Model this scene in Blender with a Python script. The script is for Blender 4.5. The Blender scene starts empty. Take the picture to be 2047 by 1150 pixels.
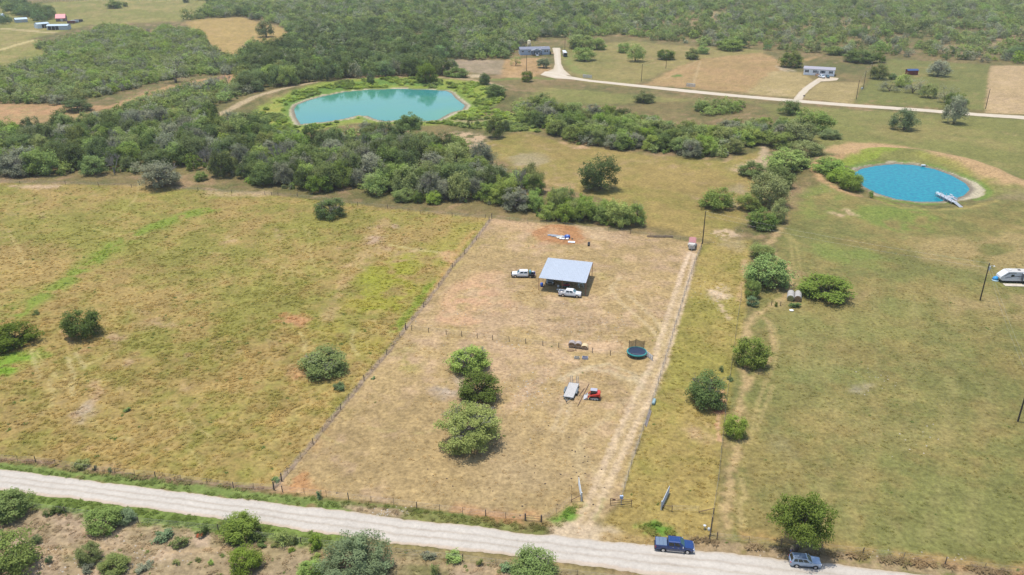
import bpy, math, random
import numpy as np
from mathutils import Vector, Matrix

random.seed(7)
rng = np.random.default_rng(7)
sc = bpy.context.scene
R = math.radians

# ------------------------------------------------------------------ camera, sky, sun
CAM_H, FPX, PITCH = 89.0, 1640.0, R(24.0)      # height above the plain (m), focal length in picture pixels, tilt
SP, CP = math.sin(PITCH), math.cos(PITCH)
cam = bpy.data.cameras.new('camera')
cam.sensor_width = 36.0
cam.lens = FPX / 2047.0 * 36.0
cam.clip_start = 1.0
cam.clip_end = 20000.0
camo = bpy.data.objects.new('camera', cam)
camo.location = (0, 0, CAM_H)
camo.rotation_euler = (R(90) - PITCH, 0, 0)
sc.collection.objects.link(camo)
sc.camera = camo

SUN_DIR = Vector((0.18, -0.07, -1.0)).normalized()      # direction the light travels
sun_el = math.asin(-SUN_DIR.z)
sun_az = math.atan2(-SUN_DIR.x, -SUN_DIR.y)             # from +Y towards +X
w = bpy.data.worlds.new('World')
sc.world = w
w.use_nodes = True
nt = w.node_tree
sky = nt.nodes.new('ShaderNodeTexSky')
sky.sky_type = 'NISHITA'
sky.sun_disc = False
sky.sun_elevation = sun_el
sky.sun_rotation = sun_az
sky.air_density = 1.2
sky.dust_density = 1.5
sky.ozone_density = 1.0
bg = nt.nodes['Background']
nt.links.new(sky.outputs['Color'], bg.inputs['Color'])
bg.inputs['Strength'].default_value = 0.15
sl = bpy.data.lights.new('sun', 'SUN')
sl.energy = 3.5
sl.angle = R(0.6)
sl.color = (1.0, 0.955, 0.88)
so = bpy.data.objects.new('sun', sl)
so.rotation_euler = SUN_DIR.to_track_quat('-Z', 'Y').to_euler()
so.location = (0, 0, 300)
sc.collection.objects.link(so)
sc.view_settings.view_transform = 'Standard'
sc.view_settings.look = 'None'
sc.view_settings.gamma = 1.0
sc.view_settings.use_curve_mapping = False
sc.view_settings.exposure = 0.55
sc.cycles.max_bounces = 6
sc.cycles.diffuse_bounces = 3
sc.cycles.transparent_max_bounces = 8
sc.cycles.volume_bounces = 0

# ------------------------------------------------------------------ where a picture pixel meets the plain
def G(px, py, z=0.0):
    u = np.asarray(px, float) - 1023.5
    v = np.asarray(py, float) - 575.0
    t = (CAM_H - z) / (FPX * SP + v * CP)
    return u * t, (FPX * CP - v * SP) * t

def PXM(py):                                    # picture pixels per metre on the plain at that row
    return (FPX * SP + (py - 575.0) * CP) / CAM_H

def DEP(py):                                    # how steeply the plain is seen at that row
    return PITCH + math.atan((py - 575.0) / FPX)

def PIX(x, y, z=0.0):
    fy = y * CP + (CAM_H - z) * SP
    up = y * SP - (CAM_H - z) * CP
    return 1023.5 + FPX * x / fy, 575.0 - FPX * up / fy

def W(pts):                                     # polygon or line given by picture points, on the plain
    a = np.array(pts, float)
    x, y = G(a[:, 0], a[:, 1])
    return np.stack([x, y], 1)

# ------------------------------------------------------------------ noise
def _hash(ix, iy, s):
    h = (ix.astype(np.int64) * 374761393 + iy.astype(np.int64) * 668265263 + s * 974711) & 0xffffffff
    h = ((h ^ (h >> 13)) * 1274126177) & 0xffffffff
    return ((h ^ (h >> 16)) & 0xffff) / 65535.0

def vnoise(x, y, s=0):
    ix, iy = np.floor(x), np.floor(y)
    fx, fy = x - ix, y - iy
    fx = fx * fx * (3 - 2 * fx)
    fy = fy * fy * (3 - 2 * fy)
    a, b = _hash(ix, iy, s), _hash(ix + 1, iy, s)
    c, d = _hash(ix, iy + 1, s), _hash(ix + 1, iy + 1, s)
    return (a * (1 - fx) + b * fx) * (1 - fy) + (c * (1 - fx) + d * fx) * fy

def fbm(x, y, scale, s=0, octv=3, gain=0.55):
    v, amp, tot, f = 0.0, 1.0, 0.0, 1.0 / scale
    for k in range(octv):
        cs, sn = math.cos(0.6 + k), math.sin(0.6 + k)
        v = v + amp * vnoise((x * cs - y * sn) * f + 17.3 * k, (x * sn + y * cs) * f - 9.1 * k, s + 31 * k)
        tot += amp
        amp *= gain
        f *= 2.1
    return v / tot

def sstep(a, b, x):
    t = np.clip((x - a) / (b - a), 0, 1)
    return t * t * (3 - 2 * t)

def sd_line(x, y, line, reach=1e9, closed=False):
    out = np.full(x.shape, 1e3)
    lo, hi = line.min(0) - reach, line.max(0) + reach
    m = (x > lo[0]) & (x < hi[0]) & (y > lo[1]) & (y < hi[1])
    if not m.any():
        return out
    X, Y = x[m], y[m]
    d = np.full(X.shape, 1e12)
    n = len(line)
    for i in range(n if closed else n - 1):
        a, b = line[i], line[(i + 1) % n]
        e = b - a
        L2 = e @ e + 1e-12
        t = np.clip(((X - a[0]) * e[0] + (Y - a[1]) * e[1]) / L2, 0, 1)
        d = np.minimum(d, (X - a[0] - t * e[0]) ** 2 + (Y - a[1] - t * e[1]) ** 2)
    out[m] = np.sqrt(d)
    return out

def inside(x, y, poly):
    c = np.zeros(x.shape, bool)
    n = len(poly)
    for i in range(n):
        x1, y1 = poly[i]
        x2, y2 = poly[(i + 1) % n]
        if y1 == y2:
            continue
        cond = ((y1 > y) != (y2 > y)) & (x < (x2 - x1) * (y - y1) / (y2 - y1) + x1)
        c ^= cond
    return c

def sd_poly(x, y, poly, reach=60.0):
    out = np.full(x.shape, 1e3)
    lo, hi = poly.min(0) - reach, poly.max(0) + reach
    m = (x > lo[0]) & (x < hi[0]) & (y > lo[1]) & (y < hi[1])
    if not m.any():
        return out
    X, Y = x[m], y[m]
    d = sd_line(X, Y, poly, closed=True)
    d[inside(X, Y, poly)] *= -1
    out[m] = d
    return out

# ------------------------------------------------------------------ colours and materials
def lin(c):
    c = np.asarray(c, float) / 255.0
    return np.where(c <= 0.04045, c / 12.92, ((c + 0.055) / 1.055) ** 2.4)

ALB = 1.0 / 2.05                                # picture tone -> base colour of a sunlit level surface
def alb(c, k=1.0):
    return tuple(np.clip(lin(c) * ALB * k, 0, 0.9))

MATS = {}
def mat(name, col, rough=0.7, metal=0.0, var=0.0, scale=4.0, spec=0.4, bump=0.0, coat=0.0):
    if name in MATS:
        return MATS[name]
    m = bpy.data.materials.new(name)
    m.use_nodes = True
    nt = m.node_tree
    b = nt.nodes['Principled BSDF']
    b.inputs['Base Color'].default_value = (*col, 1)
    b.inputs['Roughness'].default_value = rough
    b.inputs['Metallic'].default_value = metal
    b.inputs['Specular IOR Level'].default_value = spec
    if coat:
        b.inputs['Coat Weight'].default_value = coat
        b.inputs['Coat Roughness'].default_value = 0.08
    if var > 0 or bump > 0:
        tc = nt.nodes.new('ShaderNodeTexCoord')
        nz = nt.nodes.new('ShaderNodeTexNoise')
        nz.inputs['Scale'].default_value = scale
        nz.inputs['Detail'].default_value = 5
        nt.links.new(tc.outputs['Object'], nz.inputs['Vector'])
        if var > 0:
            mr = nt.nodes.new('ShaderNodeMapRange')
            mr.inputs['From Min'].default_value = 0.25
            mr.inputs['From Max'].default_value = 0.75
            mr.inputs['To Min'].default_value = 1 - var
            mr.inputs['To Max'].default_value = 1 + var
            nt.links.new(nz.outputs['Fac'], mr.inputs['Value'])
            mx = nt.nodes.new('ShaderNodeVectorMath')
            mx.operation = 'SCALE'
            mx.inputs[0].default_value = col
            nt.links.new(mr.outputs['Result'], mx.inputs['Scale'])
            nt.links.new(mx.outputs['Vector'], b.inputs['Base Color'])
        if bump > 0:
            bp = nt.nodes.new('ShaderNodeBump')
            bp.inputs['Strength'].default_value = bump
            bp.inputs['Distance'].default_value = 0.05
            nt.links.new(nz.outputs['Fac'], bp.inputs['Height'])
            nt.links.new(bp.outputs['Normal'], b.inputs['Normal'])
    MATS[name] = m
    return m

# ------------------------------------------------------------------ meshes and objects
class MB:
    def __init__(s):
        s.v, s.f = [], []
    def add(s, verts, faces):
        k = len(s.v)
        s.v += [tuple(p) for p in verts]
        s.f += [tuple(i + k for i in f) for f in faces]
        return s
    def box(s, c, d, rz=0.0, rx=0.0, ry=0.0):
        m = Matrix.Rotation(rz, 3, 'Z') @ Matrix.Rotation(ry, 3, 'Y') @ Matrix.Rotation(rx, 3, 'X')
        c = Vector(c)
        vs = [c + m @ Vector((sx * d[0] / 2, sy * d[1] / 2, sz * d[2] / 2)) for sx in (-1, 1) for sy in (-1, 1) for sz in (-1, 1)]
        return s.add(vs, [(0, 1, 3, 2), (4, 6, 7, 5), (0, 4, 5, 1), (2, 3, 7, 6), (0, 2, 6, 4), (1, 5, 7, 3)])
    def tube(s, pts, r, n=6, caps=True):
        pts = [Vector(p) for p in pts]
        rs = r if isinstance(r, (list, tuple)) else [r] * len(pts)
        vs, fs = [], []
        for i, p in enumerate(pts):
            t = (pts[min(i + 1, len(pts) - 1)] - pts[max(i - 1, 0)])
            t = t.normalized() if t.length > 1e-9 else Vector((0, 0, 1))
            a = t.cross(Vector((0, 0, 1)) if abs(t.z) < 0.9 else Vector((1, 0, 0))).normalized()
            b = t.cross(a)
            for k in range(n):
                q = 2 * math.pi * k / n
                vs.append(p + (a * math.cos(q) + b * math.sin(q)) * rs[i])
        for i in range(len(pts) - 1):
            for k in range(n):
                fs.append((i * n + k, i * n + (k + 1) % n, (i + 1) * n + (k + 1) % n, (i + 1) * n + k))
        if caps:
            fs.append(tuple(range(n - 1, -1, -1)))
            fs.append(tuple((len(pts) - 1) * n + k for k in range(n)))
        return s.add(vs, fs)
    def loft(s, rings, closed=True):
        n = len(rings[0])
        vs = [p for r in rings for p in r]
        fs = []
        for i in range(len(rings) - 1):
            for k in range(n):
                fs.append((i * n + k, i * n + (k + 1) % n, (i + 1) * n + (k + 1) % n, (i + 1) * n + k))
        if closed:
            fs.append(tuple(range(n - 1, -1, -1)))
            fs.append(tuple((len(rings) - 1) * n + k for k in range(n)))
        return s.add(vs, fs)
    def plate(s, quad, th):                     # four corners, counter-clockwise seen from outside; thickness goes inwards
        q = [Vector(p) for p in quad]
        n = (q[1] - q[0]).cross(q[2] - q[0]).normalized()
        vs = q + [p - n * th for p in q]
        return s.add(vs, [(0, 1, 2, 3), (7, 6, 5, 4), (0, 4, 5, 1), (1, 5, 6, 2), (2, 6, 7, 3), (3, 7, 4, 0)])
    def dome(s, c, r, n=10, m=5, zs=1.0, full=False, jit=0.0):
        rings = []
        rnd = random.Random(int(abs(c[0] * 97 + c[1] * 31) * 10) % 9973)
        m2 = m * 2 if full else m
        for i in range(m2 + 1):
            a = (-math.pi / 2 if full else 0) + (math.pi if full else math.pi / 2) * i / m2
            rr = max(math.cos(a), 0.02) * r
            rings.append([(c[0] + rr * math.cos(2 * math.pi * k / n) * (1 + jit * (rnd.random() - .5)), c[1] + rr * math.sin(2 * math.pi * k / n) * (1 + jit * (rnd.random() - .5)), c[2] + zs * r * math.sin(a)) for k in range(n)])
        return s.loft(rings)
    def mesh(s, name, m=None, smooth=False):
        me = bpy.data.meshes.new(name)
        me.from_pydata([tuple(p) for p in s.v], [], s.f)
        if smooth:
            me.polygons.foreach_set('use_smooth', [True] * len(me.polygons))
        if m:
            me.materials.append(m)
        me.update()
        return me
    def build(s, name, m, parent=None, smooth=False):
        return link(name, s.mesh(name, m, smooth), parent)

def link(name, data, parent=None):
    o = bpy.data.objects.new(name, data)
    sc.collection.objects.link(o)
    if parent:
        o.parent = parent
    return o

def tag(o, label=None, cat=None, group=None, kind=None):
    if label: o['label'] = label
    if cat: o['category'] = cat
    if group: o['group'] = group
    if kind: o['kind'] = kind
    return o

def thing(name, x, y, label, cat, group=None, rz=0.0, z=None):
    o = bpy.data.objects.new(name, None)
    o.empty_display_size = 0.3
    sc.collection.objects.link(o)
    o.location = (x, y, HT1(x, y) if z is None else z)
    o.rotation_euler = (0, 0, rz)
    return tag(o, label, cat, group)

def copy_tree(o, parent=None):
    c = o.copy()
    sc.collection.objects.link(c)
    if parent:
        c.parent = parent
    for ch in o.children:
        copy_tree(ch, c)
    return c

# ------------------------------------------------------------------ shape of the land
POND_W = W([(586, 218), (592, 210), (612, 202), (640, 194), (690, 184), (740, 179.5), (800, 178), (860, 180), (893, 182), (904, 187), (912, 197), (931, 211), (926, 219), (905, 224), (888, 233), (876, 240), (850, 241.5), (800, 240), (768, 242), (748, 238), (735, 232), (718, 230), (690, 237), (655, 243), (610, 247), (600, 249), (590, 234)])
POND_E = W([(1703, 346), (1720, 337), (1750, 331), (1790, 327.5), (1830, 330), (1870, 338), (1905, 351), (1933, 367), (1942, 379), (1930, 391), (1905, 400), (1875, 404), (1835, 404), (1790, 398), (1750, 386), (1722, 371), (1707, 357)])
ROAD_N = [(-700, 862), (-300, 905), (0, 938), (125, 955), (250, 969), (370, 985), (512, 1003), (640, 1016), (762, 1032), (900, 1048), (1024, 1062), (1150, 1077), (1310, 1091), (1400, 1101), (1536, 1115), (1686, 1131), (1836, 1148), (2047, 1172), (2500, 1224), (3200, 1300)]
ROAD_S = [(-700, 893), (-300, 940), (0, 980), (125, 996), (250, 1012), (400, 1031), (512, 1047), (640, 1065), (762, 1082), (900, 1098), (1024, 1112), (1199, 1134), (1274, 1146), (1400, 1162), (1536, 1180), (1700, 1203), (2047, 1250), (2500, 1312), (3200, 1405)]
ROAD = W(ROAD_N + ROAD_S[::-1])

def HT(x, y):
    x = np.asarray(x, float)
    y = np.asarray(y, float)
    shp = x.shape
    x, y = np.atleast_1d(x).ravel(), np.atleast_1d(y).ravel()
    h = np.zeros_like(x)
    d = sd_poly(x, y, POND_E, 60)
    cx, cy = POND_E.mean(0)
    ang = np.arctan2(y - cy, x - cx)
    k = 0.35 + 0.65 * sstep(-0.5, 0.4, np.sin(ang + 0.2))
    h += np.where(d < 0, -0.8 * sstep(0, 3, -d), 0)
    h += np.where((d > 0) & (d < 60), k * (2.6 * np.exp(-((d - 15) / 7.0) ** 2) + 0.25 * sstep(0, 2, d) * np.exp(-d / 20)), 0)
    d = sd_poly(x, y, POND_W, 60)
    cy = POND_W[:, 1].mean()
    k = sstep(-10, 25, y - cy)
    h += np.where(d < 0, -0.8 * sstep(0, 3, -d), 0)
    h += np.where((d > 0) & (d < 60), k * 2.0 * np.exp(-((d - 26) / 12.0) ** 2), 0)
    m = y < 420
    if m.any():
        X, Y = x[m], y[m]
        r = sd_poly(X, Y, ROAD, 8)
        f = sstep(0.3, 3.0, r) * (1 - sstep(280, 420, Y)) * sstep(0, 6, np.abs(sd_poly(X, Y, POND_E, 20)))
        h[m] += f * (0.30 * (fbm(X, Y, 9, 3, 2) - 0.5) + 0.10 * (fbm(X, Y, 1.6, 5, 2) - 0.5))
    # mound of dug red earth behind the shed
    mx, my = G(1120, 464)
    h += 0.8 * np.exp(-(((x - mx) / 7.0) ** 2 + ((y - my - 3) / 4.5) ** 2))
    return h.reshape(shp)

def HT1(x, y):
    return float(HT(np.array([x]), np.array([y]))[0])

def GP(px, py):                                 # point on the real land under that pixel
    x, y = G(px, py)
    for _ in range(3):
        z = HT1(float(x), float(y))
        x, y = G(px, py, z)
    return float(x), float(y)
# ------------------------------------------------------------------ what covers the land
ZONES = [   # outline in picture points, tones of dry grass / green grass / bare soil, bias to green, bias to bare, edge softness in m
 ([(-900, 374), (0, 366), (130, 368), (263, 372), (396, 380), (530, 389), (640, 400), (775, 416), (980, 437), (812, 656), (681, 819), (548, 978), (300, 955), (0, 925), (-900, 850)],
  (188, 164, 104), (160, 157, 82), (206, 178, 138), 0.02, -0.14, 1.0),
 ([(980, 437), (1130, 452), (1290, 470), (1405, 487), (1380, 560), (1330, 720), (1240, 1004), (1160, 1070), (1080, 1042), (800, 1012), (548, 980), (681, 819), (812, 656)],
  (196, 172, 124), (180, 165, 102), (210, 182, 146), -0.13, 0.04, 0.8),
 ([(1405, 487), (1500, 480), (1492, 610), (1480, 700), (1450, 860), (1428, 1080), (1300, 1092), (1180, 1078), (1240, 1004), (1330, 720), (1380, 560)],
  (187, 167, 102), (164, 157, 84), (204, 176, 132), 0.02, -0.14, 0.8),
 ([(1560, 470), (1590, 420), (1640, 370), (1720, 400), (1850, 425), (2000, 405), (2200, 400), (3000, 420), (3400, 1290), (2047, 1160), (1836, 1143), (1686, 1126), (1536, 1110), (1440, 1090), (1450, 860), (1480, 700), (1510, 610)],
  (163, 150, 94), (140, 142, 84), (180, 158, 112), 0.05, -0.2, 2.0),
 ([(-900, 900), (-300, 958), (0, 1000), (250, 1030), (512, 1062), (762, 1092), (1024, 1124), (1274, 1158), (1700, 1215), (3000, 1390), (3000, 1900), (-900, 1900)],
  (182, 164, 130), (152, 148, 100), (198, 176, 148), -0.12, 0.0, 1.0),
 # upper right fields
 ([(1010, 215), (1090, 175), (1400, 200), (2047, 240), (3000, 290), (3000, 400), (1960, 400), (1700, 330), (1640, 290), (1500, 200), (1300, 205)],
  (166, 157, 100), (146, 148, 86), (190, 166, 122), 0.08, -0.2, 3.0),
 ([(1130, 95), (1260, 82), (1400, 95), (1530, 100), (1500, 120), (1340, 140), (1250, 175), (1160, 165), (1120, 120)],
  (170, 158, 102), (150, 148, 88), (186, 162, 120), 0.0, -0.1, 3.0),
 ([(1290, 170), (1345, 138), (1400, 118), (1520, 105), (1570, 125), (1640, 112), (1570, 140), (1500, 186), (1400, 178)],
  (188, 162, 112), (166, 154, 96), (198, 166, 120), -0.25, 0.06, 2.0),
 ([(1490, 187), (1545, 142), (1600, 145), (1625, 162), (1588, 195)], (192, 174, 122), (172, 164, 100), (204, 184, 138), -0.25, 0.0, 2.0),
 ([(1600, 196), (1640, 165), (1725, 165), (1705, 208)], (184, 168, 116), (170, 160, 98), (196, 176, 130), -0.2, -0.1, 2.0),
 ([(1705, 208), (1745, 150), (1780, 118), (1980, 130), (1970, 220), (1850, 214)], (162, 152, 96), (138, 142, 82), (184, 156, 114), 0.16, -0.12, 2.0),
 ([(1979, 132), (2500, 128), (2700, 250), (1971, 226)], (204, 180, 136), (192, 172, 124), (216, 190, 150), -0.4, 0.05, 1.5),
 ([(872, 118), (1012, 120), (1004, 150), (890, 142)], (170, 156, 126), (160, 150, 108), (184, 166, 140), -0.3, 0.1, 2.0),
 ([(1010, 118), (1090, 115), (1100, 140), (1060, 158), (1002, 155)], (194, 162, 112), (176, 160, 98), (204, 172, 128), -0.3, 0.1, 2.0),
 # meadow in the middle
 ([(960, 290), (1040, 262), (1150, 290), (1300, 310), (1450, 322), (1520, 300), (1530, 350), (1490, 420), (1460, 500), (1405, 480), (1290, 450), (1200, 395), (1080, 370), (1000, 320)],
  (178, 158, 98), (160, 152, 84), (198, 172, 130), 0.0, -0.1, 2.0),
 # upper left
 ([(-900, 20), (0, 12), (180, 0), (420, 0), (400, 40), (180, 50), (60, 78), (120, 105), (0, 142), (-900, 170)],
  (176, 164, 106), (150, 152, 84), (196, 172, 124), 0.06, -0.14, 3.0),
 ([(-900, 215), (0, 208), (120, 208), (220, 212), (330, 172), (480, 145), (500, 160), (380, 190), (260, 205), (150, 235), (0, 255), (-900, 280)],
  (184, 160, 112), (164, 150, 90), (206, 166, 124), -0.12, 0.1, 2.0),
 ([(370, 45), (410, 38), (480, 35), (560, 55), (585, 75), (560, 90), (520, 95), (470, 112), (440, 104), (412, 82)],
  (192, 168, 106), (176, 160, 92), (200, 172, 118), -0.3, 0.0, 3.0),
]
DEFAULT = ((150, 136, 92), (120, 122, 74), (176, 150, 114), 0.0, -0.02)

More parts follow.
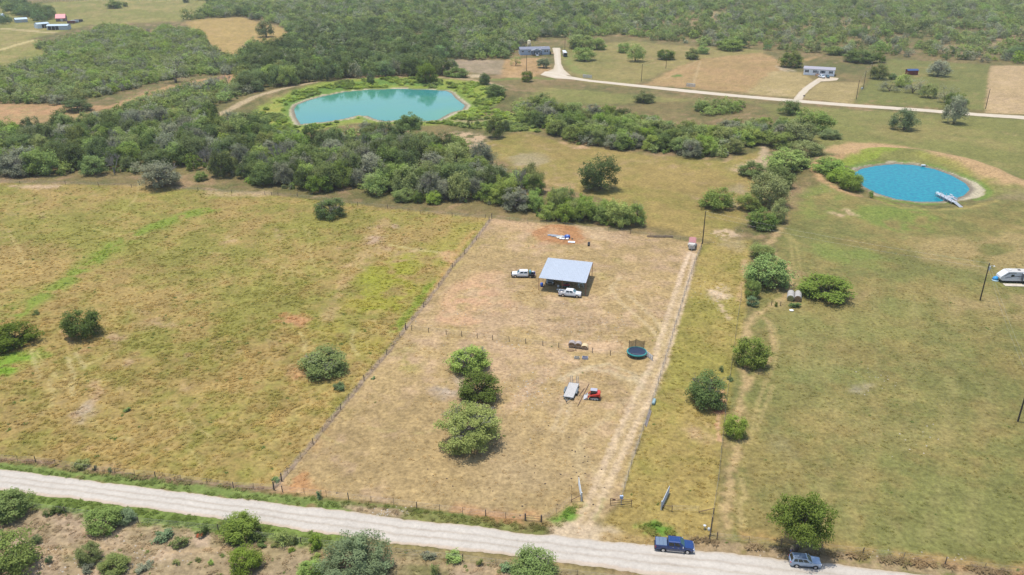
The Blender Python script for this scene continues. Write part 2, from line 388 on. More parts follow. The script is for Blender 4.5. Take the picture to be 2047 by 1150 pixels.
PATCH = [   # shape, points, tone, strength, softness m, half width m, break-up (size m, threshold) or None
 # lime green runs and drainage lines in the pasture
 ('l', [(-60, 700), (0, 655), (40, 620), (90, 590), (150, 548), (215, 500), (260, 475), (310, 450), (370, 432), (430, 418)], (140, 158, 64), .9, 3.0, 3.4, (5, .37)),
 ('l', [(0, 742), (30, 715), (62, 712)], (132, 168, 54), .9, 2.5, 3.0, (4, .34)),
 ('l', [(110, 560), (160, 527), (220, 500)], (150, 142, 70), .7, 1.0, 0.6, (3, .45)),
 ('l', [(255, 482), (300, 462), (330, 458)], (118, 128, 60), .6, .8, 0.5, (3, .45)),
 ('p', [(690, 600), (730, 545), (800, 500), (850, 505), (840, 560), (790, 620), (720, 650)], (164, 166, 58), .75, 5, 0, (6, .42)),
 ('p', [(830, 520), (900, 450), (960, 445), (920, 510), (850, 590)], (172, 164, 78), .6, 4, 0, (6, .42)),
 ('l', [(790, 660), (830, 610), (870, 560)], (140, 158, 58), .8, 1.2, 1.2, (5, .35)),
 ('p', [(640, 660), (700, 600), (790, 600), (770, 680), (700, 720)], (176, 162, 76), .6, 4, 0, (8, .45)),
 # bare and pinkish soil in the pasture
 ('l', [(772, 440), (755, 470), (735, 500), (700, 545), (672, 590), (655, 640)], (202, 170, 120), .65, 2.0, 1.6, (6, .38)),
 ('p', [(740, 455), (790, 450), (770, 480), (730, 490)], (206, 176, 150), .7, 3, 0, (5, .45)),
 ('p', [(548, 632), (580, 626), (622, 640), (600, 655), (560, 645)], (206, 152, 108), .8, 2, 0, (4, .40)),
 ('p', [(590, 735), (615, 742), (608, 765), (575, 760)], (206, 158, 112), .7, 2, 0, (4, .42)),
 ('p', [(560, 740), (640, 765), (720, 735), (700, 690), (680, 700)], (196, 160, 112), .6, 3, 0, (5, .45)),
 ('p', [(120, 665), (145, 660), (142, 690), (205, 690), (160, 705)], (208, 164, 124), .7, 2, 0, (4, .42)),
 ('l', [(188, 765), (194, 790), (178, 812), (150, 830)], (204, 170, 128), .7, 1.2, 1.0, (4, .35)),
 ('p', [(140, 830), (175, 800), (190, 815), (165, 850)], (196, 178, 152), .7, 2, 0, (4, .42)),
 ('l', [(20, 470), (38, 500), (48, 528)], (206, 184, 122), .6, .8, .5, None),
 ('l', [(60, 700), (72, 730), (78, 755)], (206, 188, 130), .6, .6, .45, None),
 ('l', [(135, 715), (146, 740), (145, 790)], (208, 190, 134), .65, .6, .45, None),
 ('l', [(150, 705), (170, 735)], (208, 190, 134), .65, .6, .45, None),
 ('l', [(100, 760), (106, 790), (103, 812)], (204, 184, 124), .6, .6, .4, None),
 ('p', [(20, 372), (80, 368), (135, 372), (110, 378), (40, 377)], (216, 184, 150), .8, 2, 0, (5, .42)),
 ('l', [(420, 385), (470, 388), (520, 386)], (208, 178, 136), .8, 3, 2.5, (5, .38)),
 ('l', [(948, 462), (930, 480), (910, 510), (890, 545), (860, 590)], (206, 168, 108), .7, 1.0, 0.8, None),
 ('p', [(868, 500), (905, 502), (902, 525), (880, 520)], (214, 172, 128), .8, 2, 0, (3, .4)),
 ('p', [(200, 940), (240, 930), (235, 925)], (204, 172, 132), .6, 2, 0, None),
 # paths of animals across pasture
 ('l', [(515, 1000 - 60), (560, 870), (620, 800), (690, 720), (760, 660)], (202, 182, 112), .35, 1.5, .8, (6, .4)),
 ('l', [(780, 490), (840, 500), (880, 505)], (212, 196, 132), .75, .7, .5, None),
 ('l', [(600, 665), (612, 690), (608, 700)], (206, 188, 126), .6, .6, .45, None),
 ('l', [(706, 660), (704, 690), (716, 710)], (206, 188, 126), .6, .6, .45, None),
 # red earth and chalk in the plot
 ('p', [(1055, 462), (1100, 452), (1150, 454), (1180, 466), (1165, 486), (1120, 490), (1075, 480)], (196, 142, 96), .9, 2.0, 0, None),
 ('p', [(1070, 480), (1120, 490), (1100, 500), (1060, 496)], (206, 160, 124), .6, 3, 0, (4, .45)),
 ('p', [(985, 440), (1060, 448), (1130, 460), (1110, 470), (1000, 470)], (212, 176, 134), .6, 4, 0, (5, .42)),
 ('p', [(1150, 450), (1210, 455), (1215, 480), (1170, 486)], (218, 188, 146), .7, 3, 0, (4, .44)),
 ('p', [(920, 560), (990, 548), (1010, 600), (950, 650), (870, 645), (880, 610)], (222, 178, 138), .9, 5, 0, (5, .45)),
 ('l', [(880, 650), (920, 630), (960, 610), (1010, 600)], (220, 178, 132), .6, 2, 1.5, (4, .42)),
 ('p', [(1235, 510), (1280, 500), (1275, 525), (1240, 525)], (216, 182, 140), .8, 3, 0, (4, .48)),
 ('p', [(1240, 575), (1290, 570), (1280, 582), (1245, 584)], (214, 180, 136), .8, 3, 0, (4, .45)),
 ('p', [(1180, 520), (1230, 500), (1250, 545), (1200, 560)], (176, 170, 92), .5, 4, 0, (6, .48)),
 ('p', [(1130, 682), (1180, 680), (1230, 690), (1215, 706), (1150, 700), (1124, 690)], (226, 190, 148), .95, 2, 0, None),
 ('p', [(880, 760), (930, 752), (925, 790), (890, 795), (870, 780)], (196, 178, 158), .75, 2.5, 0, (5, .36)),
 ('p', [(560, 960), (600, 925), (615, 950), (640, 985), (575, 980)], (206, 150, 100), .75, 2, 0, (4, .36)),
 ('l', [(925, 1020), (980, 1030), (1040, 1038), (1060, 1030)], (204, 152, 106), .7, 1.5, 1.2, (4, .42)),
 ('p', [(610, 900), (650, 850), (640, 905)], (206, 164, 112), .6, 3, 0, (5, .4)),
 ('p', [(1040, 740), (1130, 730), (1150, 760), (1080, 800), (1040, 790)], (214, 182, 148), .5, 5, 0, (3, .5)),
 ('p', [(780, 700), (830, 690), (820, 740), (780, 745)], (170, 164, 86), .5, 4, 0, (4, .5)),
 ('p', [(940, 880), (1010, 860), (1120, 900), (1100, 990), (960, 980)], (204, 178, 136), .5, 8, 0, None),
 # ruts of the drive, turning tracks
 ('l', [(1120, 1066), (1160, 1040), (1184, 990), (1210, 925), (1238, 862), (1272, 791), (1309, 716), (1333, 638), (1354, 576), (1366, 535), (1380, 505)], (230, 202, 168), .97, .6, .62, None),
 ('l', [(1160, 1068), (1190, 1030), (1206, 988), (1236, 925), (1264, 862), (1298, 800), (1330, 720), (1350, 650), (1373, 576), (1384, 535), (1388, 508)], (230, 202, 168), .97, .6, .62, None),
 ('l', [(1140, 1068), (1175, 1035), (1196, 988), (1223, 925), (1251, 862), (1286, 795), (1320, 718), (1342, 645), (1364, 576)], (210, 184, 140), .6, 1.3, 1.7, (6, .22)),
 ('l', [(1125, 1072), (1180, 1072), (1210, 1070)], (222, 198, 164), .8, 2.0, 2.6, None),
 ('l', [(1198, 1020), (1206, 1000), (1190, 1040)], (150, 150, 84), .5, .5, .4, (2, .4)),
 ('l', [(1325, 690), (1300, 655), (1270, 630), (1235, 600), (1220, 575), (1240, 555)], (218, 194, 150), .6, .7, .5, None),
 ('l', [(1330, 670), (1310, 640), (1280, 612), (1255, 590)], (218, 194, 150), .6, .7, .5, None),
 ('l', [(1298, 745), (1260, 760), (1220, 742), (1175, 738), (1140, 750)], (216, 196, 156), .6, .7, .6, None),
 ('l', [(1285, 775), (1262, 745), (1215, 728), (1160, 735), (1120, 760)], (216, 196, 156), .6, .8, .6, None),
 ('l', [(1275, 800), (1258, 765), (1225, 748)], (210, 186, 140), .6, .8, .6, None),
 ('l', [(1105, 860), (1118, 830), (1125, 800)], (218, 194, 154), .5, .7, .4, None),
 ('l', [(1122, 862), (1136, 830), (1140, 806)], (218, 194, 154), .5, .7, .4, None),
 ('l', [(1165, 960), (1150, 910), (1170, 870), (1210, 840), (1250, 800)], (212, 188, 142), .5, .9, .6, None),
 ('l', [(1190, 950), (1165, 905), (1155, 880)], (212, 188, 142), .4, .9, .6, None),
 ('l', [(1075, 600), (1120, 612), (1180, 605), (1215, 590), (1232, 570)], (210, 184, 138), .5, .8, .6, None),
 ('l', [(1065, 600), (1060, 640), (1080, 680)], (206, 180, 132), .4, .8, .6, None),
 # strips along the fences
 ('l', [(548, 974), (626, 886), (681, 817), (728, 760), (773, 708), (812, 655), (847, 612), (877, 572), (904, 533), (929, 505), (952, 477), (980, 440)], (168, 146, 126), .8, .5, .45, (1.5, .25)),
 ('l', [(1242, 985), (1262, 920), (1286, 850), (1305, 795), (1330, 715), (1352, 640), (1375, 565), (1388, 525), (1402, 492)], (182, 166, 140), .6, .3, .25, (1.5, .35)),
 ('l', [(0, 920), (72, 924), (140, 936), (240, 950), (350, 962), (467, 974), (540, 978)], (158, 130, 106), .85, .8, .7, (1.6, .32)),
 ('l', [(0, 933), (125, 948), (250, 961), (370, 976), (512, 994), (560, 998), (640, 1008), (690, 1018)], (132, 150, 78), .95, .8, 1.2, (3, .18)),
 ('p', [(680, 1006), (760, 1014), (820, 1022), (815, 1034), (740, 1028), (690, 1020)], (188, 164, 130), .9, 1, 0, None),
 ('l', [(820, 1028), (900, 1040), (1000, 1052), (1080, 1062)], (146, 150, 84), .8, .8, 1.0, (3, .25)),
 ('l', [(660, 1004), (740, 1010), (850, 1022), (1000, 1042)], (120, 138, 66), .7, .5, .4, (3, .30)),
 ('p', [(1100, 1040), (1150, 1008), (1170, 1012), (1150, 1040), (1110, 1050)], (116, 158, 58), .9, 1, 0, (2, .25)),
 ('p', [(1275, 1052), (1310, 1044), (1345, 1056), (1352, 1068), (1310, 1072)], (118, 158, 62), .95, 1, 0, (2, .22)),
 ('l', [(1215, 1074), (1300, 1084), (1400, 1094)], (184, 156, 104), .8, .8, 1.2, None),
 ('l', [(0, 990), (130, 1008), (250, 1023), (400, 1044), (512, 1060), (640, 1078), (700, 1086)], (128, 148, 72), .95, 1.0, 2.1, (3, .14)),
 ('l', [(760, 1094), (900, 1112), (1024, 1126), (1200, 1150)], (162, 146, 98), .8, 1.0, 1.2, (3, .3)),
 ('l', [(400, 1082), (520, 1092), (700, 1110), (760, 1116)], (176, 160, 110), .5, 2.0, 1.2, (3, .4)),
 ('l', [(1380, 1078), (1500, 1092), (1600, 1102), (1724, 1112), (1889, 1130), (2047, 1148)], (146, 126, 94), .85, .8, .7, (1.6, .34)),
 ('l', [(1400, 1092), (1536, 1106), (1686, 1120), (1836, 1138), (2047, 1160)], (186, 160, 124), .8, 1.0, 1.4, (3, .3)),
 ('l', [(1440, 1062), (1560, 1080), (1700, 1095), (1860, 1118), (2047, 1140)], (202, 158, 104), .6, 2.0, 1.0, (6, .42)),
 # track along the strip, washes
 ('l', [(1452, 1062), (1450, 1030), (1456, 985), (1463, 940), (1476, 895), (1478, 850), (1479, 800), (1492, 770), (1488, 730), (1489, 685), (1493, 655), (1506, 634), (1535, 615), (1566, 598), (1582, 565), (1572, 528), (1548, 513), (1536, 490), (1562, 456)], (212, 180, 130), .75, 1.2, .8, (5, .2)),
 ('l', [(1492, 770), (1512, 748), (1532, 728), (1549, 692), (1541, 656), (1530, 636)], (208, 176, 126), .7, .9, .6, (4, .25)),
 ('p', [(1545, 600), (1560, 560), (1600, 545), (1590, 590), (1560, 615)], (196, 168, 122), .6, 2.5, 0, (4, .4)),
 ('l', [(1484, 1050), (1478, 1010), (1490, 990), (1480, 960)], (204, 180, 122), .6, .6, .5, None),
 ('l', [(1498, 880), (1506, 840), (1518, 800), (1530, 765), (1552, 720), (1556, 685), (1548, 650)], (198, 176, 118), .5, .6, .45, None),
 ('l', [(1512, 860), (1525, 825), (1545, 770)], (198, 176, 118), .5, .6, .45, None),
 ('l', [(1552, 455), (1580, 480), (1588, 540)], (196, 176, 112), .4, .6, .5, None),
 ('l', [(1562, 455), (1592, 485), (1600, 540)], (196, 176, 112), .4, .6, .5, None),
 ('l', [(1438, 880), (1434, 850), (1440, 815), (1445, 780)], (220, 176, 136), .85, .5, .4, (2, .3)),
 ('p', [(1420, 825), (1450, 800), (1446, 828)], (190, 132, 98), .9, .8, 0, None),
 ('p', [(1410, 580), (1440, 568), (1460, 590), (1450, 605), (1425, 598)], (226, 198, 162), .9, 2, 0, (2.5, .46)),
 ('l', [(1430, 600), (1450, 625), (1458, 640)], (224, 194, 156), .8, 1, .6, (2, .4)),
 ('l', [(1490, 520), (1484, 560), (1478, 600)], (216, 180, 134), .7, 1, .7, (2, .36)),
 ('p', [(1415, 462), (1450, 458), (1485, 470), (1450, 478)], (222, 192, 156), .9, 2, 0, (3, .46)),
 ('p', [(1440, 490), (1490, 470), (1480, 500)], (190, 172, 138), .5, 3, 0, (4, .45)),
 ('p', [(1450, 340), (1500, 320), (1528, 312), (1530, 325), (1500, 350)], (216, 184, 146), .8, 3, 0, (3, .45)),
 ('l', [(1530, 310), (1528, 290), (1525, 345)], (212, 186, 150), .8, 1.5, 1.5, None),
 ('p', [(880, 268), (930, 262), (970, 272), (985, 290), (930, 300), (890, 282)], (220, 188, 150), .85, 3, 0, (4, .46)),
 ('p', [(1120, 284), (1170, 290), (1185, 298), (1140, 296)], (214, 176, 136), .85, 2, 0, (4, .42)),
 ('p', [(1000, 300), (1080, 310), (1120, 335), (1040, 335)], (184, 172, 140), .55, 6, 0, (8, .46)),
 ('p', [(1440, 400), (1480, 370), (1500, 385), (1470, 420)], (182, 166, 136), .5, 4, 0, (6, .45)),
 ('p', [(1050, 370), (1090, 365), (1095, 385), (1060, 388)], (212, 180, 140), .6, 3, 0, (3, .45)),
 # right field
 ('p', [(1600, 470), (1700, 495), (1800, 520), (1740, 530), (1640, 520)], (134, 152, 72), .6, 5, 0, (12, .40)),
 ('p', [(1720, 415), (1850, 420), (1872, 445), (1860, 470), (1780, 460), (1700, 430)], (126, 150, 66), .7, 3, 0, (8, .32)),
 ('p', [(1820, 470), (1900, 480), (2040, 460), (2300, 470), (2300, 560), (2000, 545), (1850, 520)], (188, 162, 110), .7, 6, 0, (10, .40)),
 ('p', [(1900, 590), (2000, 590), (2200, 610), (2100, 640), (1920, 625)], (186, 160, 112), .6, 5, 0, (8, .42)),
 ('p', [(1590, 385), (1650, 370), (1700, 400), (1680, 440), (1600, 440)], (134, 150, 72), .6, 5, 0, (8, .40)),
 ('p', [(1660, 425), (1690, 418), (1710, 432), (1680, 436)], (218, 186, 148), .8, 2, 0, (3, .45)),
 ('p', [(1520, 610), (1640, 625), (1800, 600), (1960, 640), (1800, 680), (1560, 680)], (148, 148, 84), .5, 8, 0, (14, .44)),
 ('p', [(1570, 700), (1640, 720), (1670, 760), (1600, 760)], (136, 146, 84), .6, 5, 0, (8, .42)),
 ('p', [(1660, 600), (1740, 580), (1720, 610)], (196, 164, 118), .5, 4, 0, (6, .42)),
 ('p', [(1700, 770), (1740, 768), (1735, 786), (1690, 784)], (180, 166, 138), .7, 2, 0, (3, .4)),
 ('p', [(1540, 840), (1600, 850), (1580, 900), (1545, 890)], (172, 164, 120), .5, 4, 0, (4, .45)),
 ('p', [(1640, 650), (1850, 690), (1900, 850), (1750, 900), (1600, 830)], (184, 162, 104), .45, 12, 0, (16, .44)),
 ('l', [(1560, 440), (1640, 455), (1760, 480), (1960, 530)], (172, 170, 100), .3, .6, .4, None),
 # round the east pond
 ('p', [(1640, 300), (1700, 285), (1790, 292), (1760, 312), (1700, 326), (1660, 318)], (208, 172, 124), .97, 3, 0, None),
 ('l', [(1760, 292), (1860, 308), (1930, 332), (1990, 360), (2080, 384), (2200, 400)], (206, 170, 124), .92, 4, 5.5, (7, .20)),
 ('l', [(1690, 330), (1750, 312), (1800, 303)], (152, 166, 66), .9, 2, 3.2, (6, .2)),
 ('l', [(1840, 318), (1900, 332), (1960, 365), (1970, 395)], (164, 160, 78), .6, 2.5, 2.0, (6, .3)),
 ('l', [(1690, 322), (1640, 330), (1622, 345), (1640, 365), (1680, 385), (1712, 395)], (212, 172, 124), .85, 1.5, 1.5, (3, .30)),
 ('l', [(1740, 400), (1800, 420), (1860, 424), (1930, 420), (1990, 405)], (194, 172, 104), .6, 1.5, 1.0, None),
 ('l', [(1752, 398), (1790, 412), (1830, 416)], (146, 160, 66), .8, 1.5, 1.0, (4, .3)),
 ('p', [(1950, 400), (1990, 385), (2047, 390), (2100, 400), (2000, 408)], (164, 146, 112), .5, 4, 0, (5, .42)),
 # lush margins of the west pond
 ('p', [(480, 250), (520, 215), (575, 190), (640, 172), (740, 162), (860, 162), (960, 168), (1000, 190), (960, 220), (930, 232), (1060, 240), (1080, 262), (1000, 262), (900, 250), (780, 250), (700, 246), (640, 258), (560, 280), (510, 280)], (156, 170, 72), .9, 4, 0, (10, .24)),
 ('p', [(560, 205), (600, 185), (680, 172), (760, 165), (850, 167), (930, 180), (945, 195), (905, 175), (800, 172), (700, 178), (620, 195), (585, 215), (575, 240)], (112, 146, 66), .9, 3, 0, (9, .28)),
 ('p', [(510, 225), (560, 205), (575, 225), (560, 250), (530, 245)], (176, 172, 84), .8, 3, 0, (6, .4)),
 ('p', [(945, 200), (1000, 195), (990, 215), (930, 218)], (134, 156, 70), .8, 3, 0, (6, .35)),
 ('p', [(880, 236), (960, 232), (1000, 240), (940, 246), (885, 244)], (168, 152, 116), .8, 2, 0, (6, .35)),
 ('l', [(380, 245), (430, 232), (470, 215), (520, 197), (580, 180), (640, 168), (720, 160), (800, 157), (880, 158), (940, 165), (1000, 178)], (206, 182, 142), .9, 1.5, 2.4, (8, .12)),
 ('l', [(700, 160), (860, 158), (960, 170)], (176, 150, 108), .5, 2, 4, (6, .35)),
 ('p', [(935, 150), (965, 148), (962, 156), (938, 157)], (222, 198, 160), .8, 2, 0, None),
 ('l', [(990, 160), (1060, 156), (1100, 158)], (124, 148, 66), .7, 2.5, 3, (8, .3)),
 # tracks far away
 ('l', [(-300, 45), (0, 57), (60, 62), (112, 66)], (214, 192, 144), .9, 2, 3.0, None),
 ('l', [(-200, 128), (0, 100), (40, 88), (70, 80)], (214, 194, 136), .9, 1.5, 2.6, None),
 ('p', [(1900, 92), (1960, 85), (2047, 90), (2047, 110), (1930, 108)], (186, 166, 124), .6, 10, 0, (20, .45)),
 ('p', [(1620, 40), (1680, 38), (1720, 52), (1650, 55)], (190, 166, 126), .7, 8, 0, (14, .42)),
 ('p', [(1370, 30), (1440, 22), (1450, 40), (1390, 60), (1350, 58)], (186, 160, 118), .7, 8, 0, (14, .42)),
 ('l', [(1310, 168), (1345, 150), (1380, 130), (1396, 120)], (206, 180, 132), .4, .8, .6, None),
 ('l', [(1385, 170), (1395, 140), (1400, 122)], (210, 184, 138), .5, .8, .8, None),
 ('p', [(1340, 152), (1360, 149), (1366, 153), (1346, 155)], (110, 140, 62), .9, 1, 0, None),
 ('p', [(1120, 106), (1135, 110), (1148, 130), (1180, 150), (1140, 145)], (138, 152, 80), .6, 3, 0, (6, .35)),
 ('p', [(1550, 132), (1575, 136), (1595, 146), (1565, 143)], (206, 190, 160), .8, 2, 0, (6, .4)),
 # south of the road
 ('l', [(-40, 1100), (60, 1098), (110, 1105), (180, 1100), (230, 1092), (290, 1092), (330, 1105), (400, 1102), (480, 1094)], (210, 180, 138), .6, .6, .4, None),
 ('l', [(165, 1058), (185, 1080), (205, 1095)], (210, 180, 142), .6, .6, .4, None),
 ('p', [(380, 1070), (420, 1070), (415, 1092), (382, 1088)], (216, 188, 158), .85, 1, 0, None),
 ('l', [(780, 1118), (900, 1132), (1000, 1146)], (200, 172, 130), .5, .8, .6, None),
]

_r = random.Random(21)                            # cattle trails wandering through the pasture, mower lines in the hay meadow
for _k in range(16):
    _x, _y = _r.uniform(40, 820), _r.uniform(440, 860)
    _a = _r.choice((-1, 1)) * _r.uniform(.2, 1.2)
    _l = [(_x, _y)]
    for _j in range(5):
        _a += _r.uniform(-.4, .4)
        _l.append((_l[-1][0] + 26 * math.cos(_a), _l[-1][1] - 17 * math.sin(_a)))
    PATCH.append(('l', _l, (208, 188, 124), .55, .7, .32, (4, .42)))
for _k in range(13):
    _x = 1545 + _k * 38
    PATCH.append(('l', [(_x - 30, 1080), (_x + 8, 860), (_x + 20, 700), (_x + 10, 560)], (178, 164, 108) if _k % 2 else (142, 142, 84), .28, 2.0, .9, (9, .42)))
PW = []
for s, p, c, op, so_, hw, br in PATCH:
    PW.append((s, W(p), lin(c), op, so_, hw, br))
ZW = [(W(z[0]), [lin(c) for c in z[1:4]], z[4], z[5], z[6]) for z in ZONES]

SOIL = np.array([0.93, 0.885, 0.83])
def land_colour(x, y):
    """base colour of the land (n, 3) before the sun-tone factor"""
    n = len(x)
    dry, gre, bar = [np.tile(lin(c), (n, 1)) for c in DEFAULT[:3]]
    gb, bb = np.full(n, DEFAULT[3]), np.full(n, DEFAULT[4])
    wob = (fbm(x, y, 5, 11, 2) - 0.5)
    for poly, cols, g, b, soft in ZW:
        sd = sd_poly(x, y, poly, 30)
        m = sstep(soft, -soft, sd + wob * soft * 2)
        k = m > 0
        mk = m[k][:, None]
        dry[k] += (cols[0] - dry[k]) * mk
        gre[k] += (cols[1] - gre[k]) * mk
        bar[k] += (cols[2] - bar[k]) * mk
        gb[k] += (g - gb[k]) * m[k]
        bb[k] += (b - bb[k]) * m[k]
    ng = 0.45 * fbm(x, y, 32, 1, 3) + 0.35 * fbm(x, y, 7, 2, 3) + 0.2 * fbm(x, y, 1.7, 3, 2)
    nb = 0.5 * fbm(x, y, 22, 41, 4) + 0.5 * fbm(x, y, 4.0, 43, 3)
    wg = sstep(0.36, 0.66, ng + gb)[:, None]
    wb = sstep(0.48, 0.70, nb + bb)[:, None]
    c = dry + (gre - dry) * wg
    c = c + (bar - c) * wb * 0.9
    # darker and lighter thatch
    f = 0.86 + 0.28 * fbm(x, y, 12, 61, 3)
    f2 = 0.78 + 0.44 * fbm(x, y, 2.2, 63, 3)
    c = c * (f * f2)[:, None]
    c = c * SOIL
    for s, pts, col, op, soft, hw, br in PW:
        reach = soft + hw + 6
        sd = sd_poly(x, y, pts, reach) if s == 'p' else sd_line(x, y, pts, reach) - hw
        k = sd < soft * 1.6 + 0.01
        if not k.any():
            continue
        xx, yy, dd = x[k], y[k], sd[k]
        dd = dd + (fbm(xx, yy, max(soft * 1.2, 0.8), 71, 2) - 0.5) * soft * 1.6
        m = sstep(soft * 0.8, -soft * 0.8, dd) * op
        if br:
            q = fbm(xx, yy, br[0], 81, 3)
            m = m * sstep(br[1] - 0.10, br[1] + 0.10, q)
        tex = (0.86 + 0.28 * fbm(xx, yy, 1.4, 91, 3))[:, None]
        c[k] += (col * tex - c[k]) * m[:, None]
    # wet sand at the pond edges
    for P_, wdt in ((POND_W, 3.0), (POND_E, 1.9)):
        d = sd_poly(x, y, P_, 30)
        e = wdt
        if P_ is POND_E:
            ex, ey = G(1950, 384)
            e = wdt + 4.0 * np.exp(-(((x - ex) / 10) ** 2 + ((y - ey) / 14) ** 2))
        mm = sstep(0.8, -0.8, (d - e) + wob * 3.4)[:, None]
        dk = sstep(0.2, 2.2, d)[:, None]
        sand = lin((150, 138, 122)) * (1 - dk) + lin((214, 200, 170)) * dk
        c = c + (sand - c) * mm * 0.92
        gm = (sstep(e + 3.5, e + 1.0, d) * (d > e - 0.5) * sstep(0.3, 0.5, fbm(x, y, 6, 97, 2)))[:, None]
        c = c + (lin((122, 150, 66)) - c) * gm * 0.75
    return np.clip(c, 0.002, 0.95)

# ------------------------------------------------------------------ the ground sheet
ys = [-400.0, -100.0, 20.0, 60.0, 78.0]
y_ = 88.0
while y_ < 1500:
    ys.append(y_)
    y_ += min(max((y_ * y_ + CAM_H ** 2) / (820.0 * CAM_H) * 1.05, 0.22), 22.0)
ys += [1560, 1650, 1800, 2050, 2500, 3200, 4500, 7000, 12000]
ys = np.array(ys)
cs = np.concatenate([[-9, -4.5, -2.6, -1.9, -1.6], np.linspace(-1.34, 1.34, 980), [1.6, 1.9, 2.6, 4.5, 9]])
half = np.maximum((np.maximum(ys, 70) * CP + CAM_H * SP) * 1023.5 / FPX, 70.0)
XX = half[:, None] * cs[None, :]
YY = np.repeat(ys[:, None], len(cs), 1)
gx, gy = XX.ravel(), YY.ravel()
gz = HT(gx, gy)
gcol = land_colour(gx, gy) * ALB
nr, nc = len(ys), len(cs)
gm = bpy.data.meshes.new('ground')
gm.vertices.add(nr * nc)
gm.vertices.foreach_set('co', np.stack([gx, gy, gz], 1).ravel().astype(np.float32))
ii = (np.arange(nr - 1)[:, None] * nc + np.arange(nc - 1)[None, :]).ravel()
quads = np.stack([ii, ii + 1, ii + nc + 1, ii + nc], 1).ravel()
gm.loops.add(len(quads))
gm.loops.foreach_set('vertex_index', quads.astype(np.int32))
gm.polygons.add(len(ii))
gm.polygons.foreach_set('loop_start', np.arange(0, len(quads), 4, dtype=np.int32))
gm.polygons.foreach_set('use_smooth', np.ones(len(ii), bool))
gm.update()
ca = gm.attributes.new('tone', 'FLOAT_COLOR', 'POINT')
ca.data.foreach_set('color', np.concatenate([gcol, np.ones((len(gcol), 1))], 1).ravel().astype(np.float32))

def land_material(name, attr='tone', fine=1.0):
    m = bpy.data.materials.new(name)
    m.use_nodes = True
    nt = m.node_tree
    b = nt.nodes['Principled BSDF']
    b.inputs['Roughness'].default_value = 0.95
    b.inputs['Specular IOR Level'].default_value = 0.1
    at = nt.nodes.new('ShaderNodeAttribute')
    at.attribute_name = attr
    tc = nt.nodes.new('ShaderNodeTexCoord')
    def noise(scale, det, rough=0.6):
        n = nt.nodes.new('ShaderNodeTexNoise')
        n.inputs['Scale'].default_value = scale
        n.inputs['Detail'].default_value = det
        n.inputs['Roughness'].default_value = rough
        nt.links.new(tc.outputs['Object'], n.inputs['Vector'])
        return n
    def rng_(n, lo, hi, a=0.3, c=0.7):
        r = nt.nodes.new('ShaderNodeMapRange')
        r.inputs['From Min'].default_value = a
        r.inputs['From Max'].default_value = c
        r.inputs['To Min'].default_value = lo
        r.inputs['To Max'].default_value = hi
        nt.links.new(n.outputs['Fac'], r.inputs['Value'])
        return r
    n1, n2 = noise(1.1 * fine, 6, 0.7), noise(0.33 * fine, 3)
    r1, r2 = rng_(n1, 0.60, 1.40), rng_(n2, 0.88, 1.12)
    mu = nt.nodes.new('ShaderNodeMath')
    mu.operation = 'MULTIPLY'
    nt.links.new(r1.outputs['Result'], mu.inputs[0])
    nt.links.new(r2.outputs['Result'], mu.inputs[1])
    vm = nt.nodes.new('ShaderNodeVectorMath')
    vm.operation = 'SCALE'
    nt.links.new(at.outputs['Color'], vm.inputs[0])
    nt.links.new(mu.outputs['Value'], vm.inputs['Scale'])
    nt.links.new(vm.outputs['Vector'], b.inputs['Base Color'])
    bp = nt.nodes.new('ShaderNodeBump')
    bp.inputs['Strength'].default_value = 0.7
    bp.inputs['Distance'].default_value = 0.25
    nt.links.new(n1.outputs['Fac'], bp.inputs['Height'])
    nt.links.new(bp.outputs['Normal'], b.inputs['Normal'])
    return m

gm.materials.append(land_material('land'))
ground = link('ground', gm)
tag(ground, kind='structure')

